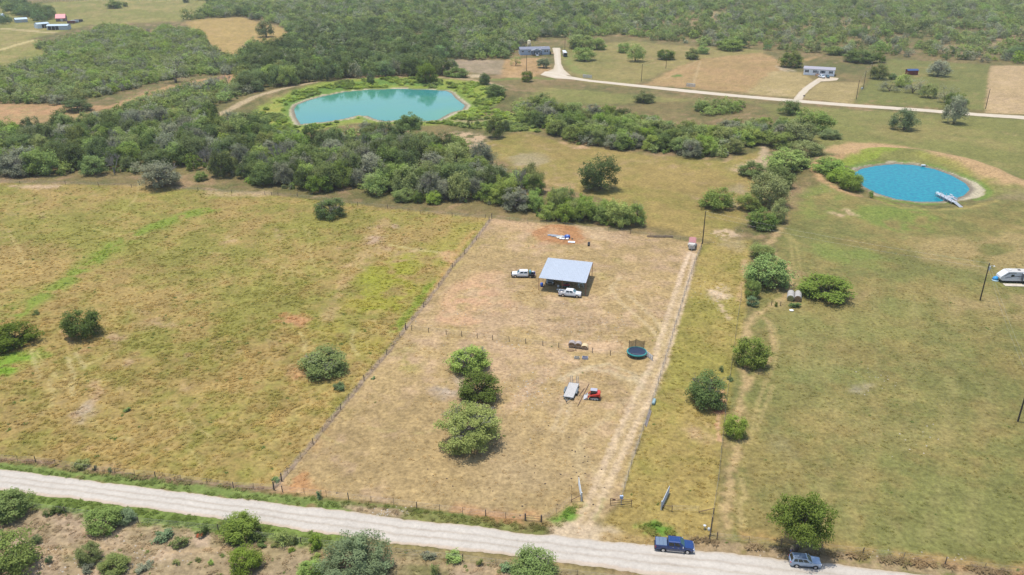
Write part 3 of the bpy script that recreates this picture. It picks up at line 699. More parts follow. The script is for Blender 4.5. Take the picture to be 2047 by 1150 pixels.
# ------------------------------------------------------------------ chalk roads as sheets of their own
def band(name, top, bot, step, lift, tone, edge, ruts=(), nacross=14):
    """a road between two picture lines; edges ragged by `edge` metres"""
    A, B = W(top), W(bot)
    def resample(P_, n):
        d = np.concatenate([[0], np.cumsum(np.hypot(*np.diff(P_, axis=0).T))])
        t = np.linspace(0, d[-1], n)
        return np.stack([np.interp(t, d, P_[:, 0]), np.interp(t, d, P_[:, 1])], 1)
    L_ = np.hypot(*np.diff(A, axis=0).T).sum()
    n = max(int(L_ / step), 8)
    A, B = resample(A, n), resample(B, n)
    u = np.linspace(0, 1, nacross)
    nrm = B - A
    wd = np.hypot(nrm[:, 0], nrm[:, 1])[:, None]
    nrm = nrm / wd
    ea = (fbm(A[:, 0], A[:, 1], 4.0, 5, 3) - .5) * edge * 2 + (fbm(A[:, 0], A[:, 1], .9, 15, 2) - .5) * edge
    eb = (fbm(B[:, 0], B[:, 1], 4.0, 6, 3) - .5) * edge * 2 + (fbm(B[:, 0], B[:, 1], .9, 16, 2) - .5) * edge
    A2, B2 = A + nrm * ea[:, None], B + nrm * eb[:, None]
    P_ = A2[:, None, :] + (B2 - A2)[:, None, :] * u[None, :, None]
    x, y = P_[..., 0].ravel(), P_[..., 1].ravel()
    z = HT(x, y) + lift
    U = np.tile(u, n)
    z += (0.08 * np.sin(np.pi * U) if lift < .03 else 0)
    c = np.tile(lin(tone), (n * nacross, 1))
    wob = (fbm(x, y, 14, 21, 2) - .5) * 0.10
    for cu, hw, col, op in ruts:
        m = sstep(hw, hw * .3, np.abs(U + wob - cu)) * op * (0.55 + 0.9 * fbm(x, y, 7, 23, 2))
        c += (lin(col) - c) * m[:, None]
    c *= (0.93 + 0.14 * fbm(x, y, 3, 25, 3))[:, None]
    eg = np.minimum(U, 1 - U)
    m = sstep(0.09, 0.0, eg) * 0.55
    c += (lin((206, 180, 142)) - c) * m[:, None]
    me = bpy.data.meshes.new(name)
    ii = (np.arange(n - 1)[:, None] * nacross + np.arange(nacross - 1)[None, :]).ravel()
    fs = np.stack([ii, ii + nacross, ii + nacross + 1, ii + 1], 1)
    a, b_, c_ = (np.array([x[f], y[f]]) for f in fs[0][:3])
    if (b_[0] - a[0]) * (c_[1] - a[1]) - (b_[1] - a[1]) * (c_[0] - a[0]) < 0:
        fs = fs[:, ::-1]
    me.from_pydata(np.stack([x, y, z], 1).tolist(), [], fs.tolist())
    me.polygons.foreach_set('use_smooth', [True] * len(fs))
    at = me.attributes.new('tone', 'FLOAT_COLOR', 'POINT')
    at.data.foreach_set('color', np.concatenate([c * ALB, np.ones((len(c), 1))], 1).ravel().astype(np.float32))
    me.materials.append(CHALK)
    o = link(name, me)
    return tag(o, kind='structure')

CHALK = land_material('chalk', fine=1.6)
for nd in CHALK.node_tree.nodes:
    if nd.type == 'MAP_RANGE':
        lo, hi = nd.inputs['To Min'].default_value, nd.inputs['To Max'].default_value
        nd.inputs['To Min'].default_value, nd.inputs['To Max'].default_value = 1 - (1 - lo) * .3, 1 + (hi - 1) * .3
    if nd.type == 'BUMP':
        nd.inputs['Strength'].default_value = 0.3
band('gravel_road', ROAD_N, ROAD_S, 0.5, 0.02, (221, 211, 197), 0.45,
     [(.22, .10, (232, 222, 207), .6), (.36, .05, (203, 189, 170), .6), (.50, .09, (232, 222, 207), .6), (.63, .05, (202, 188, 168), .6), (.78, .10, (232, 222, 207), .6), (.93, .08, (226, 206, 184), .8)], 30)
band('lane', [(1090, 143), (1115, 142), (1135, 152), (1180, 160), (1260, 168), (1380, 180), (1480, 190), (1600, 200), (1700, 208), (1850, 218), (1960, 227), (2047, 232), (2400, 256)],
     [(1080, 150), (1108, 157), (1140, 159), (1180, 164), (1260, 173), (1380, 186), (1480, 195.5), (1600, 206), (1700, 214), (1850, 224), (1960, 233), (2047, 239), (2400, 263)], 1.6, 0.06, (232, 216, 190), 0.5, [(.3, .12, (240, 226, 206), .7), (.7, .12, (240, 226, 206), .7)], 10)
band('driveway', [(1104, 96), (1107, 110), (1109, 128), (1106, 138), (1094, 143)], [(1120, 96), (1121, 110), (1122, 128), (1128, 140), (1142, 152)], 1.6, 0.075, (230, 214, 188), 0.4, [(.5, .2, (238, 224, 202), .7)], 8)
band('forecourt', [(1636, 156), (1650, 154), (1664, 155), (1677, 156.5)], [(1632, 163), (1644, 163.5), (1660, 162.5), (1673, 161)], 1.2, 0.09, (230, 212, 184), 0.3, [], 8)
band('house_drive', [(1586, 199), (1594, 188), (1606, 176), (1620, 166), (1636, 156)], [(1604, 200), (1609, 190), (1618, 180), (1630, 171), (1642, 163)], 1.2, 0.075, (232, 216, 190), 0.3, [(.3, .15, (240, 226, 204), .6)], 8)

# ------------------------------------------------------------------ ponds
def water(name, poly, col, deep, rip, rscale, rough, spec, speck=False):
    cx, cy = poly.mean(0)
    n = 200
    d = np.concatenate([poly, poly[:1]])
    L_ = np.concatenate([[0], np.cumsum(np.hypot(*np.diff(d, axis=0).T))])
    t = np.linspace(0, L_[-1], n, endpoint=False)
    ring = np.stack([np.interp(t, L_, d[:, 0]), np.interp(t, L_, d[:, 1])], 1)
    for _ in range(4):
        ring = (np.roll(ring, 1, 0) + 2 * ring + np.roll(ring, -1, 0)) / 4
    q = ring - [cx, cy]
    ring = ring + q / np.linalg.norm(q, axis=1)[:, None] * 0.6
    mb = MB()
    mb.add([(x, y, -0.06) for x, y in ring], [tuple(range(n))])
    m = bpy.data.materials.new(name + '_surface')
    m.use_nodes = True
    nt = m.node_tree
    b = nt.nodes['Principled BSDF']
    b.inputs['Roughness'].default_value = rough
    b.inputs['IOR'].default_value = 1.33
    b.inputs['Specular IOR Level'].default_value = spec
    tc = nt.nodes.new('ShaderNodeTexCoord')
    n1 = nt.nodes.new('ShaderNodeTexNoise')
    n1.inputs['Scale'].default_value = rscale
    n1.inputs['Detail'].default_value = 4
    nt.links.new(tc.outputs['Object'], n1.inputs['Vector'])
    n2 = nt.nodes.new('ShaderNodeTexNoise')
    n2.inputs['Scale'].default_value = 0.75 if speck else 0.014
    n2.inputs['Detail'].default_value = 3
    nt.links.new(tc.outputs['Object'], n2.inputs['Vector'])
    ra = nt.nodes.new('ShaderNodeValToRGB')
    ra.color_ramp.elements[0].position, ra.color_ramp.elements[1].position = 0.35, 0.65
    ra.color_ramp.elements[0].color, ra.color_ramp.elements[1].color = (*col, 1), (*deep, 1)
    nt.links.new(n2.outputs['Fac'], ra.inputs['Fac'])
    nt.links.new(ra.outputs['Color'], b.inputs['Base Color'])
    bp = nt.nodes.new('ShaderNodeBump')
    bp.inputs['Strength'].default_value = rip
    bp.inputs['Distance'].default_value = 0.12
    nt.links.new(n1.outputs['Fac'], bp.inputs['Height'])
    nt.links.new(bp.outputs['Normal'], b.inputs['Normal'])
    o = mb.build(name, m)
    return tag(o, kind='structure')

water('pond', POND_W, (0.052, 0.19, 0.11), (0.032, 0.165, 0.16), 0.06, 1.5, 0.03, .22)
water('pond', POND_E, (0.005, 0.190, 0.225), (0.003, 0.125, 0.190), 0.9, 0.9, 0.12, .10, True)
# ------------------------------------------------------------------ foliage
LEAF_K = 2.05                                   # leaves shade one another, so a crown looks darker than its leaves
def leaf_mat(name, tone, tone2, trans=0.30, spread=0.22):
    m = bpy.data.materials.new(name)
    m.use_nodes = True
    nt = m.node_tree
    for n in list(nt.nodes):
        nt.nodes.remove(n)
    out = nt.nodes.new('ShaderNodeOutputMaterial')
    oi = nt.nodes.new('ShaderNodeObjectInfo')
    at = nt.nodes.new('ShaderNodeAttribute')
    at.attribute_name = 'leaf'
    mx = nt.nodes.new('ShaderNodeMix')
    mx.data_type = 'RGBA'
    mx.inputs[6].default_value = (*alb(tone, LEAF_K), 1)
    mx.inputs[7].default_value = (*alb(tone2, LEAF_K), 1)
    ad = nt.nodes.new('ShaderNodeMath')
    ad.operation = 'MULTIPLY_ADD'
    ad.inputs[1].default_value = 0.55
    nt.links.new(oi.outputs['Random'], ad.inputs[0])
    m2 = nt.nodes.new('ShaderNodeMath')
    m2.operation = 'MULTIPLY'
    m2.inputs[1].default_value = 0.45
    nt.links.new(at.outputs['Fac'], m2.inputs[0])
    nt.links.new(m2.outputs[0], ad.inputs[2])
    nt.links.new(ad.outputs[0], mx.inputs[0])
    hs = nt.nodes.new('ShaderNodeHueSaturation')
    mr = nt.nodes.new('ShaderNodeMapRange')
    mr.inputs['To Min'].default_value = 1 - spread
    mr.inputs['To Max'].default_value = 1 + spread
    nt.links.new(at.outputs['Fac'], mr.inputs['Value'])
    nt.links.new(mx.outputs[2], hs.inputs['Color'])
    wn = nt.nodes.new('ShaderNodeTexWhiteNoise')           # every tree a little lighter, darker, yellower than the next
    wn.noise_dimensions = '1D'
    nt.links.new(oi.outputs['Random'], wn.inputs['W'])
    sx = nt.nodes.new('ShaderNodeSeparateColor')
    nt.links.new(wn.outputs['Color'], sx.inputs[0])
    for sock, lo, hi, ch in (('Hue', .476, .506, 0), ('Saturation', .92, 1.10, 1)):
        q = nt.nodes.new('ShaderNodeMapRange')
        q.inputs['To Min'].default_value, q.inputs['To Max'].default_value = lo, hi
        nt.links.new(sx.outputs[ch], q.inputs['Value'])
        nt.links.new(q.outputs['Result'], hs.inputs[sock])
    q = nt.nodes.new('ShaderNodeMapRange')
    q.inputs['To Min'].default_value, q.inputs['To Max'].default_value = .72, 1.28
    nt.links.new(sx.outputs[2], q.inputs['Value'])
    vv = nt.nodes.new('ShaderNodeMath')
    vv.operation = 'MULTIPLY'
    nt.links.new(q.outputs['Result'], vv.inputs[1])
    nt.links.new(mr.outputs['Result'], vv.inputs[0])
    nt.links.new(vv.outputs[0], hs.inputs['Value'])
    df = nt.nodes.new('ShaderNodeBsdfDiffuse')
    tr = nt.nodes.new('ShaderNodeBsdfTranslucent')
    nt.links.new(hs.outputs['Color'], df.inputs['Color'])
    nt.links.new(hs.outputs['Color'], tr.inputs['Color'])
    ms = nt.nodes.new('ShaderNodeMixShader')
    ms.inputs[0].default_value = trans
    nt.links.new(df.outputs[0], ms.inputs[1])
    nt.links.new(tr.outputs[0], ms.inputs[2])
    nt.links.new(ms.outputs[0], out.inputs['Surface'])
    return m

LEAF = {
 'green': leaf_mat('leaf_green', (138, 154, 88), (118, 138, 76)),
 'bright': leaf_mat('leaf_bright', (136, 156, 76), (118, 142, 66)),
 'dark': leaf_mat('leaf_dark', (106, 122, 72), (90, 106, 64)),
 'deep': leaf_mat('leaf_deep', (104, 124, 56), (90, 110, 50)),
 'olive': leaf_mat('leaf_olive', (138, 148, 90), (122, 134, 84)),
 'grey': leaf_mat('leaf_grey', (144, 146, 118), (128, 134, 108)),
 'blue': leaf_mat('leaf_blue', (120, 138, 98), (106, 124, 92)),
 'teal': leaf_mat('leaf_teal', (114, 136, 84), (100, 122, 78)),
 'twiggy': leaf_mat('leaf_twiggy', (136, 156, 80), (136, 144, 90), spread=.28),
 'lime': leaf_mat('leaf_lime', (164, 182, 92), (140, 164, 76)),
 'straw': leaf_mat('leaf_straw', (172, 160, 124), (156, 144, 112)),
}
BARK = mat('bark', alb((138, 124, 110)), 0.95, var=.3, scale=6)
DEAD = mat('dead_wood', alb((176, 170, 160)), 0.95, var=.2, scale=5)

def crown_mesh(name, seed, clumps, leaves, leaf, r_in=0.55, low=0.0, flat=0.5, ragged=0.3, csize=0.15, bot=None, vstretch=1.0):
    """unit crown: 1 wide, 1 high, standing on z=0; many small leaf faces gathered in clumps"""
    r = np.random.default_rng(seed)
    C, rad = [], []
    lobes = r.normal(0, 1, (7, 3))
    while len(C) < clumps:
        d = r.normal(0, 1, 3)
        d /= np.linalg.norm(d)
        if d[2] < -0.75 + low:
            continue
        k = r_in + (1 - r_in) * r.random() ** 0.6
        lob = 1 + ragged * 0.5 * np.sum(np.sin(lobes[:4] @ d * 2.4 + lobes[:4, 0])) / 2
        lob = np.clip(lob + r.normal(0, ragged * .35), 0.6, 1.12)
        p = d * k * lob * np.array([0.42, 0.42, 0.42 if d[2] > 0 else flat * .42])
        C.append(p)
        rad.append(csize * r.uniform(0.7, 1.25))
    C, rad = np.array(C), np.array(rad)
    n = clumps * leaves
    ci = np.repeat(np.arange(clumps), leaves)
    g = r.normal(0, 1, (n, 3))
    g /= np.linalg.norm(g, axis=1)[:, None]
    g *= (r.random(n) ** 0.45)[:, None] * rad[ci][:, None]
    g[:, 2] *= 0.75
    P = C[ci] + g
    zmin, zmax = np.percentile(P[:, 2], 0.4), np.percentile(P[:, 2], 99.8)
    bot = max(low * 0.5, 0.02) if bot is None else bot
    P[:, 2] = bot + (P[:, 2] - zmin) / (zmax - zmin) * (1 - bot)
    P[:, 2] = np.maximum(P[:, 2], 0.01)
    ext = np.percentile(np.abs(P[:, :2]), 99.5)
    P[:, :2] *= 0.5 / ext
    out = P - np.array([0, 0, 0.35])
    out /= np.linalg.norm(out, axis=1)[:, None]
    nrm = r.normal(0, 1, (n, 3)) * 0.62 + out * 0.6 + np.array([0, 0, .55])
    nrm /= np.linalg.norm(nrm, axis=1)[:, None]
    a = np.cross(nrm, r.normal(0, 1, (n, 3)))
    a /= np.linalg.norm(a, axis=1)[:, None] + 1e-9
    b = np.cross(nrm, a)
    s = leaf * r.uniform(0.6, 1.4, n)[:, None]
    v = np.stack([P - a * s, P - b * s * 0.5 * vstretch, P + a * s, P + b * s * 0.5 * vstretch], 1).reshape(-1, 3)
    me = bpy.data.meshes.new(name)
    me.vertices.add(4 * n)
    me.vertices.foreach_set('co', v.ravel().astype(np.float32))
    me.loops.add(4 * n)
    me.loops.foreach_set('vertex_index', np.arange(4 * n, dtype=np.int32))
    me.polygons.add(n)
    me.polygons.foreach_set('loop_start', np.arange(0, 4 * n, 4, dtype=np.int32))
    me.update()
    tone = np.clip(r.normal(0.5, 0.22, clumps)[ci] + r.normal(0, 0.14, n), 0, 1)
    at = me.attributes.new('leaf', 'FLOAT', 'POINT')
    at.data.foreach_set('value', np.repeat(tone, 4).astype(np.float32))
    return me, C, (zmin, zmax, bot, ext)

def trunk_mesh(name, seed, C, info, stems, r0, m, twig=0.0):
    """stems that leave the ground together and fork out into the clumps of the crown"""
    rnd = random.Random(seed)
    zmin, zmax, bot, ext = info
    mb = MB()
    tips = []
    for c in C:
        tips.append(Vector((c[0] * .5 / ext, c[1] * .5 / ext, bot + (c[2] - zmin) / (zmax - zmin) * (1 - bot))))
    rnd.shuffle(tips)
    per = max(len(tips) // max(stems, 1), 1)
    for s in range(stems):
        mine = tips[s * per:(s + 1) * per][:4 if stems > 1 else 9]
        if not mine:
            continue
        base = Vector((rnd.uniform(-.03, .03), rnd.uniform(-.03, .03), -0.02)) * (1 if stems > 1 else .2)
        mid = sum(mine, Vector()) / len(mine)
        fork = base.lerp(mid, 0.42) + Vector((rnd.uniform(-.03, .03), rnd.uniform(-.03, .03), 0))
        if stems == 1:
            fork = Vector((rnd.uniform(-.03, .03), rnd.uniform(-.03, .03), 0.36))
        mb.tube([base, base.lerp(fork, .5) + Vector((rnd.uniform(-.02, .02), rnd.uniform(-.02, .02), 0)), fork], [r0 * 1.25, r0, r0 * .8], 6)
        for t in mine:
            k = fork.lerp(t, .55) + Vector((rnd.uniform(-.04, .04), rnd.uniform(-.04, .04), rnd.uniform(0, .05)))
            mb.tube([fork, k, t.lerp(k, .1)], [r0 * .6, r0 * .36, r0 * .12], 5)
    return mb.mesh(name, m, smooth=True)

def bare_mesh(name, seed, m, levels=4):
    rnd = random.Random(seed)
    mb = MB()
    def grow(p, d, L_, r, lv):
        q = p + d * L_
        md = p.lerp(q, .5) + Vector((rnd.uniform(-1, 1), rnd.uniform(-1, 1), 0)) * L_ * .08
        mb.tube([p, md, q], [r, r * .8, r * .6], 4, caps=False)
        if lv:
            for _ in range(rnd.choice((3, 3, 4)) if lv > 1 else 4):
                e = (d + Vector((rnd.uniform(-1, 1), rnd.uniform(-1, 1), rnd.uniform(-.35, .65))) * .95).normalized()
                grow(q if rnd.random() < .6 else md, e, L_ * rnd.uniform(.55, .8), r * .58, lv - 1)
    for s in range(3):
        a = s * 2.1 + rnd.random()
        grow(Vector((0, 0, 0)), Vector((math.cos(a) * .5, math.sin(a) * .5, 1)).normalized(), .30, .022, levels)
    xy = max(max(abs(v[0]), abs(v[1])) for v in mb.v)
    z = max(v[2] for v in mb.v)
    mb.v = [(v[0] * .5 / xy, v[1] * .5 / xy, max(v[2] / z, 0)) for v in mb.v]
    return mb.mesh(name, m)

LIB = {}
def lib(kind, spec, variants, stems, r0, bark=BARK):
    out = []
    for k in range(variants):
        cm, C, info = crown_mesh(kind + '_crown', hash_(kind) + k * 13, **spec)
        cm.materials.append(LEAF['green'])
        out.append((cm, trunk_mesh(kind + '_trunk', k + 5, C, info, stems, r0, bark)))
    LIB[kind] = out
def hash_(s):
    return sum(ord(c) * (i + 3) for i, c in enumerate(s)) % 10007

lib('mesquite', dict(clumps=60, leaves=92, leaf=.024, r_in=.5, low=.20, flat=.5, ragged=.34, csize=.13), 5, 4, .016)
lib('oak', dict(clumps=64, leaves=96, leaf=.023, r_in=.55, low=.28, flat=.6, ragged=.30, csize=.13), 4, 1, .032)
lib('bush', dict(clumps=74, leaves=96, leaf=.024, r_in=.5, low=.0, flat=.95, ragged=.24, csize=.13), 4, 5, .013)
lib('shrub', dict(clumps=18, leaves=50, leaf=.05, r_in=.4, low=.0, flat=.9, ragged=.5, csize=.18), 3, 3, .018)
lib('thin', dict(clumps=30, leaves=46, leaf=.022, r_in=.55, low=.25, flat=.5, ragged=.5, csize=.13), 3, 3, .018)
lib('giant', dict(clumps=130, leaves=130, leaf=.015, r_in=.5, low=.06, flat=.85, ragged=.30, csize=.09), 2, 2, .022)
lib('tall', dict(clumps=150, leaves=120, leaf=.017, r_in=.25, low=.34, flat=.8, ragged=.30, csize=.10, bot=.36), 1, 1, .030)
LIB['bare'] = [(bare_mesh('bare_branches', 40 + k, DEAD), None) for k in range(3)]

TREE_N = [0]
def plant(kind, x, y, wd, ht, tint, label, cat, group=None, name=None, rz=None, lean=(0, 0), var=None, depth=1.0):
    i = TREE_N[0]
    TREE_N[0] += 1
    if kind == 'giant':
        ht *= .86
    crown, trunk = LIB[kind][(i * 7 + int(abs(x))) % len(LIB[kind]) if var is None else var % len(LIB[kind])]
    t = thing(name or {'mesquite': 'mesquite_tree', 'oak': 'oak_tree', 'bush': 'bush', 'shrub': 'shrub', 'thin': 'thin_tree', 'bare': 'bare_tree', 'giant': 'mesquite_tree', 'tall': 'oak_tree'}[kind],
              x, y, label, cat, group, rz=random.uniform(0, 6.28) if rz is None else rz)
    t.rotation_euler = (lean[0], lean[1], t.rotation_euler.z)
    t.location.z -= 0.08
    if kind == 'bare':
        o = link('branches', crown, t)
        o.scale = (wd, wd * depth, ht)
        return t
    c = link('crown', crown, t)
    c.scale = (wd, wd * depth, ht)
    c.material_slots[0].link = 'OBJECT'
    c.material_slots[0].material = LEAF[tint]
    if tint in ('twiggy', 'teal', 'grey') and kind in ('giant', 'bush', 'mesquite', 'oak') and cat != 'shrub':
        q = link('dead_twigs', LIB['bare'][i % 3][0], t)
        q.scale = (wd * .94, wd * depth * .94, ht * .95)
    if trunk:
        tr = link('trunk', trunk, t)
        tr.scale = (wd, wd * depth, ht)
    return t

def spot(x0, y0, x1, y1, base=None):
    """ground point, width and height of a plant that fills that picture box"""
    cx, w_ = (x0 + x1) / 2, (x1 - x0)
    by = base[1] if base else y1
    for _ in range(5):
        s = PXM(by)
        d = DEP(by)
        wd = w_ / s
        hpx = (y1 - y0) / s
        rs = .5 * wd * math.sin(d)
        if base:
            ht = (hpx - 0.28 * wd * math.sin(d)) / math.cos(d)
        else:                                   # a dome standing on the ground
            ht = max(math.sqrt(max((hpx - .85 * rs) ** 2 - (.8 * rs) ** 2, 0)) / math.cos(d), 0.42 * wd)
            by = y1 - .85 * rs * s
    if not base:
        wd *= 1.0 if y0 > 540 else 1.08
    bx = base[0] if base else cx
    gx_, gy_ = GP(bx, by)
    return gx_, gy_, wd, ht

def box_plant(kind, box, tint, label, cat='tree', group=None, base=None, name=None, **kw):
    x, y, wd, ht = spot(*box, base=base)
    return plant(kind, x, y, wd, ht, tint, label, cat, group, name, **kw)

# ------------------------------------------------------------------ plants one can tell apart
box_plant('tall', (1551, 977, 1666, 1104), 'deep', 'tall dark green oak with a bare leaning trunk beside the silver SUV', base=(1591, 1102), lean=(0, R(4)), rz=.4)
box_plant('giant', (872, 798, 1007, 914), 'twiggy', 'widest green mesquite of the row of three in the fenced plot, nearest the road', var=0)
box_plant('bush', (917, 742, 1003, 814), 'deep', 'darker middle tree of the row of three in the fenced plot', var=1)
box_plant('bush', (895, 690, 980, 754), 'twiggy', 'farthest tree of the row of three, just below the cross fence', var=2)
box_plant('bush', (601, 702, 699, 760), 'twiggy', 'low wide green tree alone in the pasture left of the long fence', var=3)
box_plant('bush', (131, 620, 206, 684), 'deep', 'round dark green tree alone in the left pasture', var=0)
box_plant('bush', (-26, 645, 73, 708), 'deep', 'low dark green tree cut by the left edge of the photo', var=1)
box_plant('mesquite', (630, 395, 692, 440), 'teal', 'umbrella shaped tree alone in the pasture below the wood', var=1)
box_plant('bush', (1463, 670, 1536, 744), 'bright', 'round glossy bright green tree standing on the bend of the dirt track', var=2)
box_plant('bush', (1373, 747, 1449, 825), 'teal', 'grey green feathery tree with red eroded soil at its foot', var=3)
box_plant('bush', (1445, 832, 1493, 883), 'bright', 'small bright green tree between dirt track and washout', var=0)
box_plant('bush', (1597, 547, 1703, 611), 'bright', 'big broad bright green tree right of the wrapped hay bales', var=1)
box_plant('bush', (1489, 512, 1577, 586), 'green', 'biggest tree of the clump left of the hay bales', var=2)
box_plant('bush', (1496, 487, 1547, 522), 'olive', 'pale olive tree at the back of the clump left of the hay bales', var=3)
box_plant('bush', (1486, 560, 1518, 600), 'green', 'slim green bush at the front of the clump left of the hay bales', var=0)
box_plant('shrub', (1488, 590, 1516, 616), 'blue', 'small blue green shrub below the clump left of the hay bales', 'shrub')
box_plant('oak', (1154, 308, 1235, 381), 'dark', 'large solitary dark oak in the middle meadow', base=(1200, 378), var=1)
box_plant('shrub', (1170, 362, 1200, 384), 'grey', 'grey twiggy shrub at the foot of the solitary meadow oak', 'shrub')
# south of the road
box_plant('giant', (640, 1066, 780, 1190), 'blue', 'large grey green tree at the bottom edge of the photo, south of the gravel road', var=1)
box_plant('bush', (596, 1118, 652, 1170), 'bright', 'light green bush tucked against the large grey green tree at the bottom edge', var=2)
box_plant('bush', (458, 1096, 524, 1156), 'bright', 'light green bush at the bottom edge with dark shade on its right', var=3)
box_plant('bush', (172, 1018, 244, 1074), 'green', 'spreading green bush on the fence line south of the road', var=0)
box_plant('bush', (236, 1016, 276, 1052), 'blue', 'blue green bush joined to the right side of the spreading green one', var=1)
box_plant('bush', (-26, 982, 66, 1052), 'green', 'big leafy bush at the left edge just below the gravel road', var=2)
box_plant('bush', (-34, 1070, 74, 1170), 'green', 'large leafy bush in the bottom left corner', var=3)
box_plant('bush', (154, 1090, 204, 1134), 'olive', 'yellowish bush in the brown field south of the road', var=0)
box_plant('bush', (200, 1108, 264, 1156), 'olive', 'olive bush at the bottom edge right of the yellowish one', var=1)
box_plant('bush', (444, 1028, 524, 1092), 'bright', 'ragged yellow green bush on the south verge with bare twigs on top', var=2)
box_plant('thin', (440, 1030, 478, 1074), 'blue', 'dusky thin bush left of the ragged yellow green one', 'bush', name='bush')
box_plant('bush', (1022, 1102, 1112, 1172), 'teal', 'grey green bush with a pointed top at the bottom edge below the road', var=3)
box_plant('bush', (1036, 1102, 1066, 1150), 'green', 'upright shoot of green leaves at the bottom edge below the road', var=1)
small = [(545, 1062, 582, 1096, 'green'), (574, 1068, 598, 1094, 'olive'), (612, 1068, 650, 1104, 'bright'), (498, 1068, 536, 1090, 'dark'), (888, 1104, 930, 1130, 'green'),
         (996, 1124, 1030, 1150, 'blue'), (390, 1052, 420, 1078, 'dark'), (305, 1066, 350, 1090, 'blue'), (340, 1072, 378, 1102, 'olive'), (90, 1110, 106, 1130, 'blue'),
         (58, 1070, 86, 1092, 'dark'), (40, 1098, 74, 1124, 'grey'), (100, 1018, 136, 1034, 'dark'), (85, 1020, 100, 1036, 'dark'), (840, 1108, 872, 1124, 'grey'),
         (950, 1116, 966, 1134, 'olive'), (855, 1128, 880, 1156, 'green'), (270, 1128, 300, 1150, 'grey'), (345, 1118, 362, 1132, 'olive'), (290, 1118, 310, 1134, 'grey'),
         (390, 1114, 404, 1126, 'olive'), (415, 1118, 430, 1132, 'bright'), (512, 1086, 534, 1098, 'dark'), (540, 1086, 560, 1098, 'olive'), (575, 1094, 592, 1106, 'bright'),
         (625, 1105, 642, 1118, 'bright'), (160, 1130, 194, 1148, 'grey'), (0, 1058, 12, 1074, 'bright'), (115, 1002, 126, 1022, 'bright')]
for i, (a, b, c, d, tn) in enumerate(small):
    wh_ = ('in the left corner' if a < 80 else 'left of the spreading green bush' if a < 170 else 'below the spreading green bush' if a < 300 else 'left of the ragged verge bush' if a < 430 else 'right below the ragged verge bush' if a < 530 else 'on the fence left of the big tree' if a < 600 else 'touching the big grey green tree' if a < 700 else 'right of the big grey green tree' if a < 900 else 'on the far right of the south verge')
    box_plant('shrub', (a, b, c, d), tn, ('small %s shrub %s%s' % ({'green': 'green', 'olive': 'yellowish', 'bright': 'light green', 'dark': 'dark', 'blue': 'blue green', 'grey': 'grey'}[tn], wh_, ', in the brown field' if b > 1100 else ', on the verge')),
              'shrub', 'shrubs dotted south of the gravel road')
for a, b, c, d, tn, lb in [(1436, 730, 1448, 745, 'teal', 'tiny green shrub above and right of the feathery tree'), (1452, 752, 1468, 764, 'teal', 'small shrub on the edge of the dirt track below the round glossy tree'),
                           (145, 925, 182, 942, 'olive', 'low brush tangled in the fence left of the road verge'), (184, 930, 196, 944, 'dark', 'dark brush at a fence post north of the road'), (214, 934, 226, 946, 'dark', 'dark brush right of the fence post brush'),
                           (630, 980, 645, 1000, 'blue', 'prickly grey green shrub growing through the front fence'), (96, 105, 104, 113, 'dark', 'single dark bush in the far left field'),
                           (62, 620, 82, 632, 'dark', 'dark tuft at the end of the lime green drainage run'), (1546, 602, 1556, 614, 'deep', 'prickly pear by two short posts near the hay bales'),
                           (1574, 608, 1600, 618, 'teal', 'prickly pear clump in front of the wrapped hay bales'), (542, 953, 562, 966, 'teal', 'green shrub at the fence corner by the road'), (664, 765, 696, 784, 'teal', 'loose low shrub between the lone tree and the long fence'),
                           (740, 752, 752, 760, 'teal', 'small weed shrub beside the long fence'), (245, 814, 262, 826, 'teal', 'round weed in the left pasture')]:
    box_plant('shrub', (a, b, c, d), tn, lb, 'shrub')

# line of trees along the dirt track and the creek (middle right)
E_ = [(1400, 378, 1472, 424, 'mesquite', 'green', 'thin flat topped tree nearest the bare utility pole'), (1472, 384, 1520, 424, 'mesquite', 'green', 'thin forked tree right of the flat topped one'),
      (1500, 348, 1572, 420, 'bush', 'olive', 'tall olive tree in the middle of the tree line along the track'), (1536, 396, 1572, 448, 'bush', 'olive', 'dusky tree below the tall olive one in the tree line'),
      (1494, 416, 1550, 464, 'bush', 'bright', 'bright green tree at the lower end of the tree line'), (1477, 321, 1530, 358, 'bush', 'green', 'round bush left of the track at the upper meadow'),
      (1526, 330, 1584, 380, 'bush', 'green', 'green tree with dark base in the tree line'), (1532, 298, 1616, 350, 'bush', 'green', 'large double headed tree in the tree line'),
      (1520, 268, 1588, 300, 'mesquite', 'green', 'feathery tree at the top of the tree line'), (1560, 240, 1632, 290, 'mesquite', 'olive', 'dull green tree at the top of the tree line'),
      (1580, 282, 1640, 320, 'bush', 'olive', 'rounded dull tree right of the double headed one'), (1638, 258, 1680, 281, 'bush', 'olive', 'small twin bush by the upper meadow road'),
      (1590, 218, 1662, 268, 'mesquite', 'green', 'big tree just below the lane right of the wood'), (1556, 202, 1600, 232, 'mesquite', 'dark', 'tree at the foot of the house drive'),
      (1624, 314, 1690, 352, 'bush', 'green', 'leafy tree at the left end of the row by the blue pond'), (1654, 336, 1712, 372, 'bush', 'bright', 'middle tree of the row by the blue pond'),
      (1676, 346, 1722, 385, 'bush', 'bright', 'leafy tree at the waterside end of the row by the blue pond'), (1734, 380, 1746, 397, 'shrub', 'bright', 'tiny reed bush on the bank of the blue pond')]
for a, b, c, d, kd, tn, lb in E_:
    box_plant(kd, (a, b, c, d), tn, lb, 'tree' if kd != 'shrub' else 'shrub')
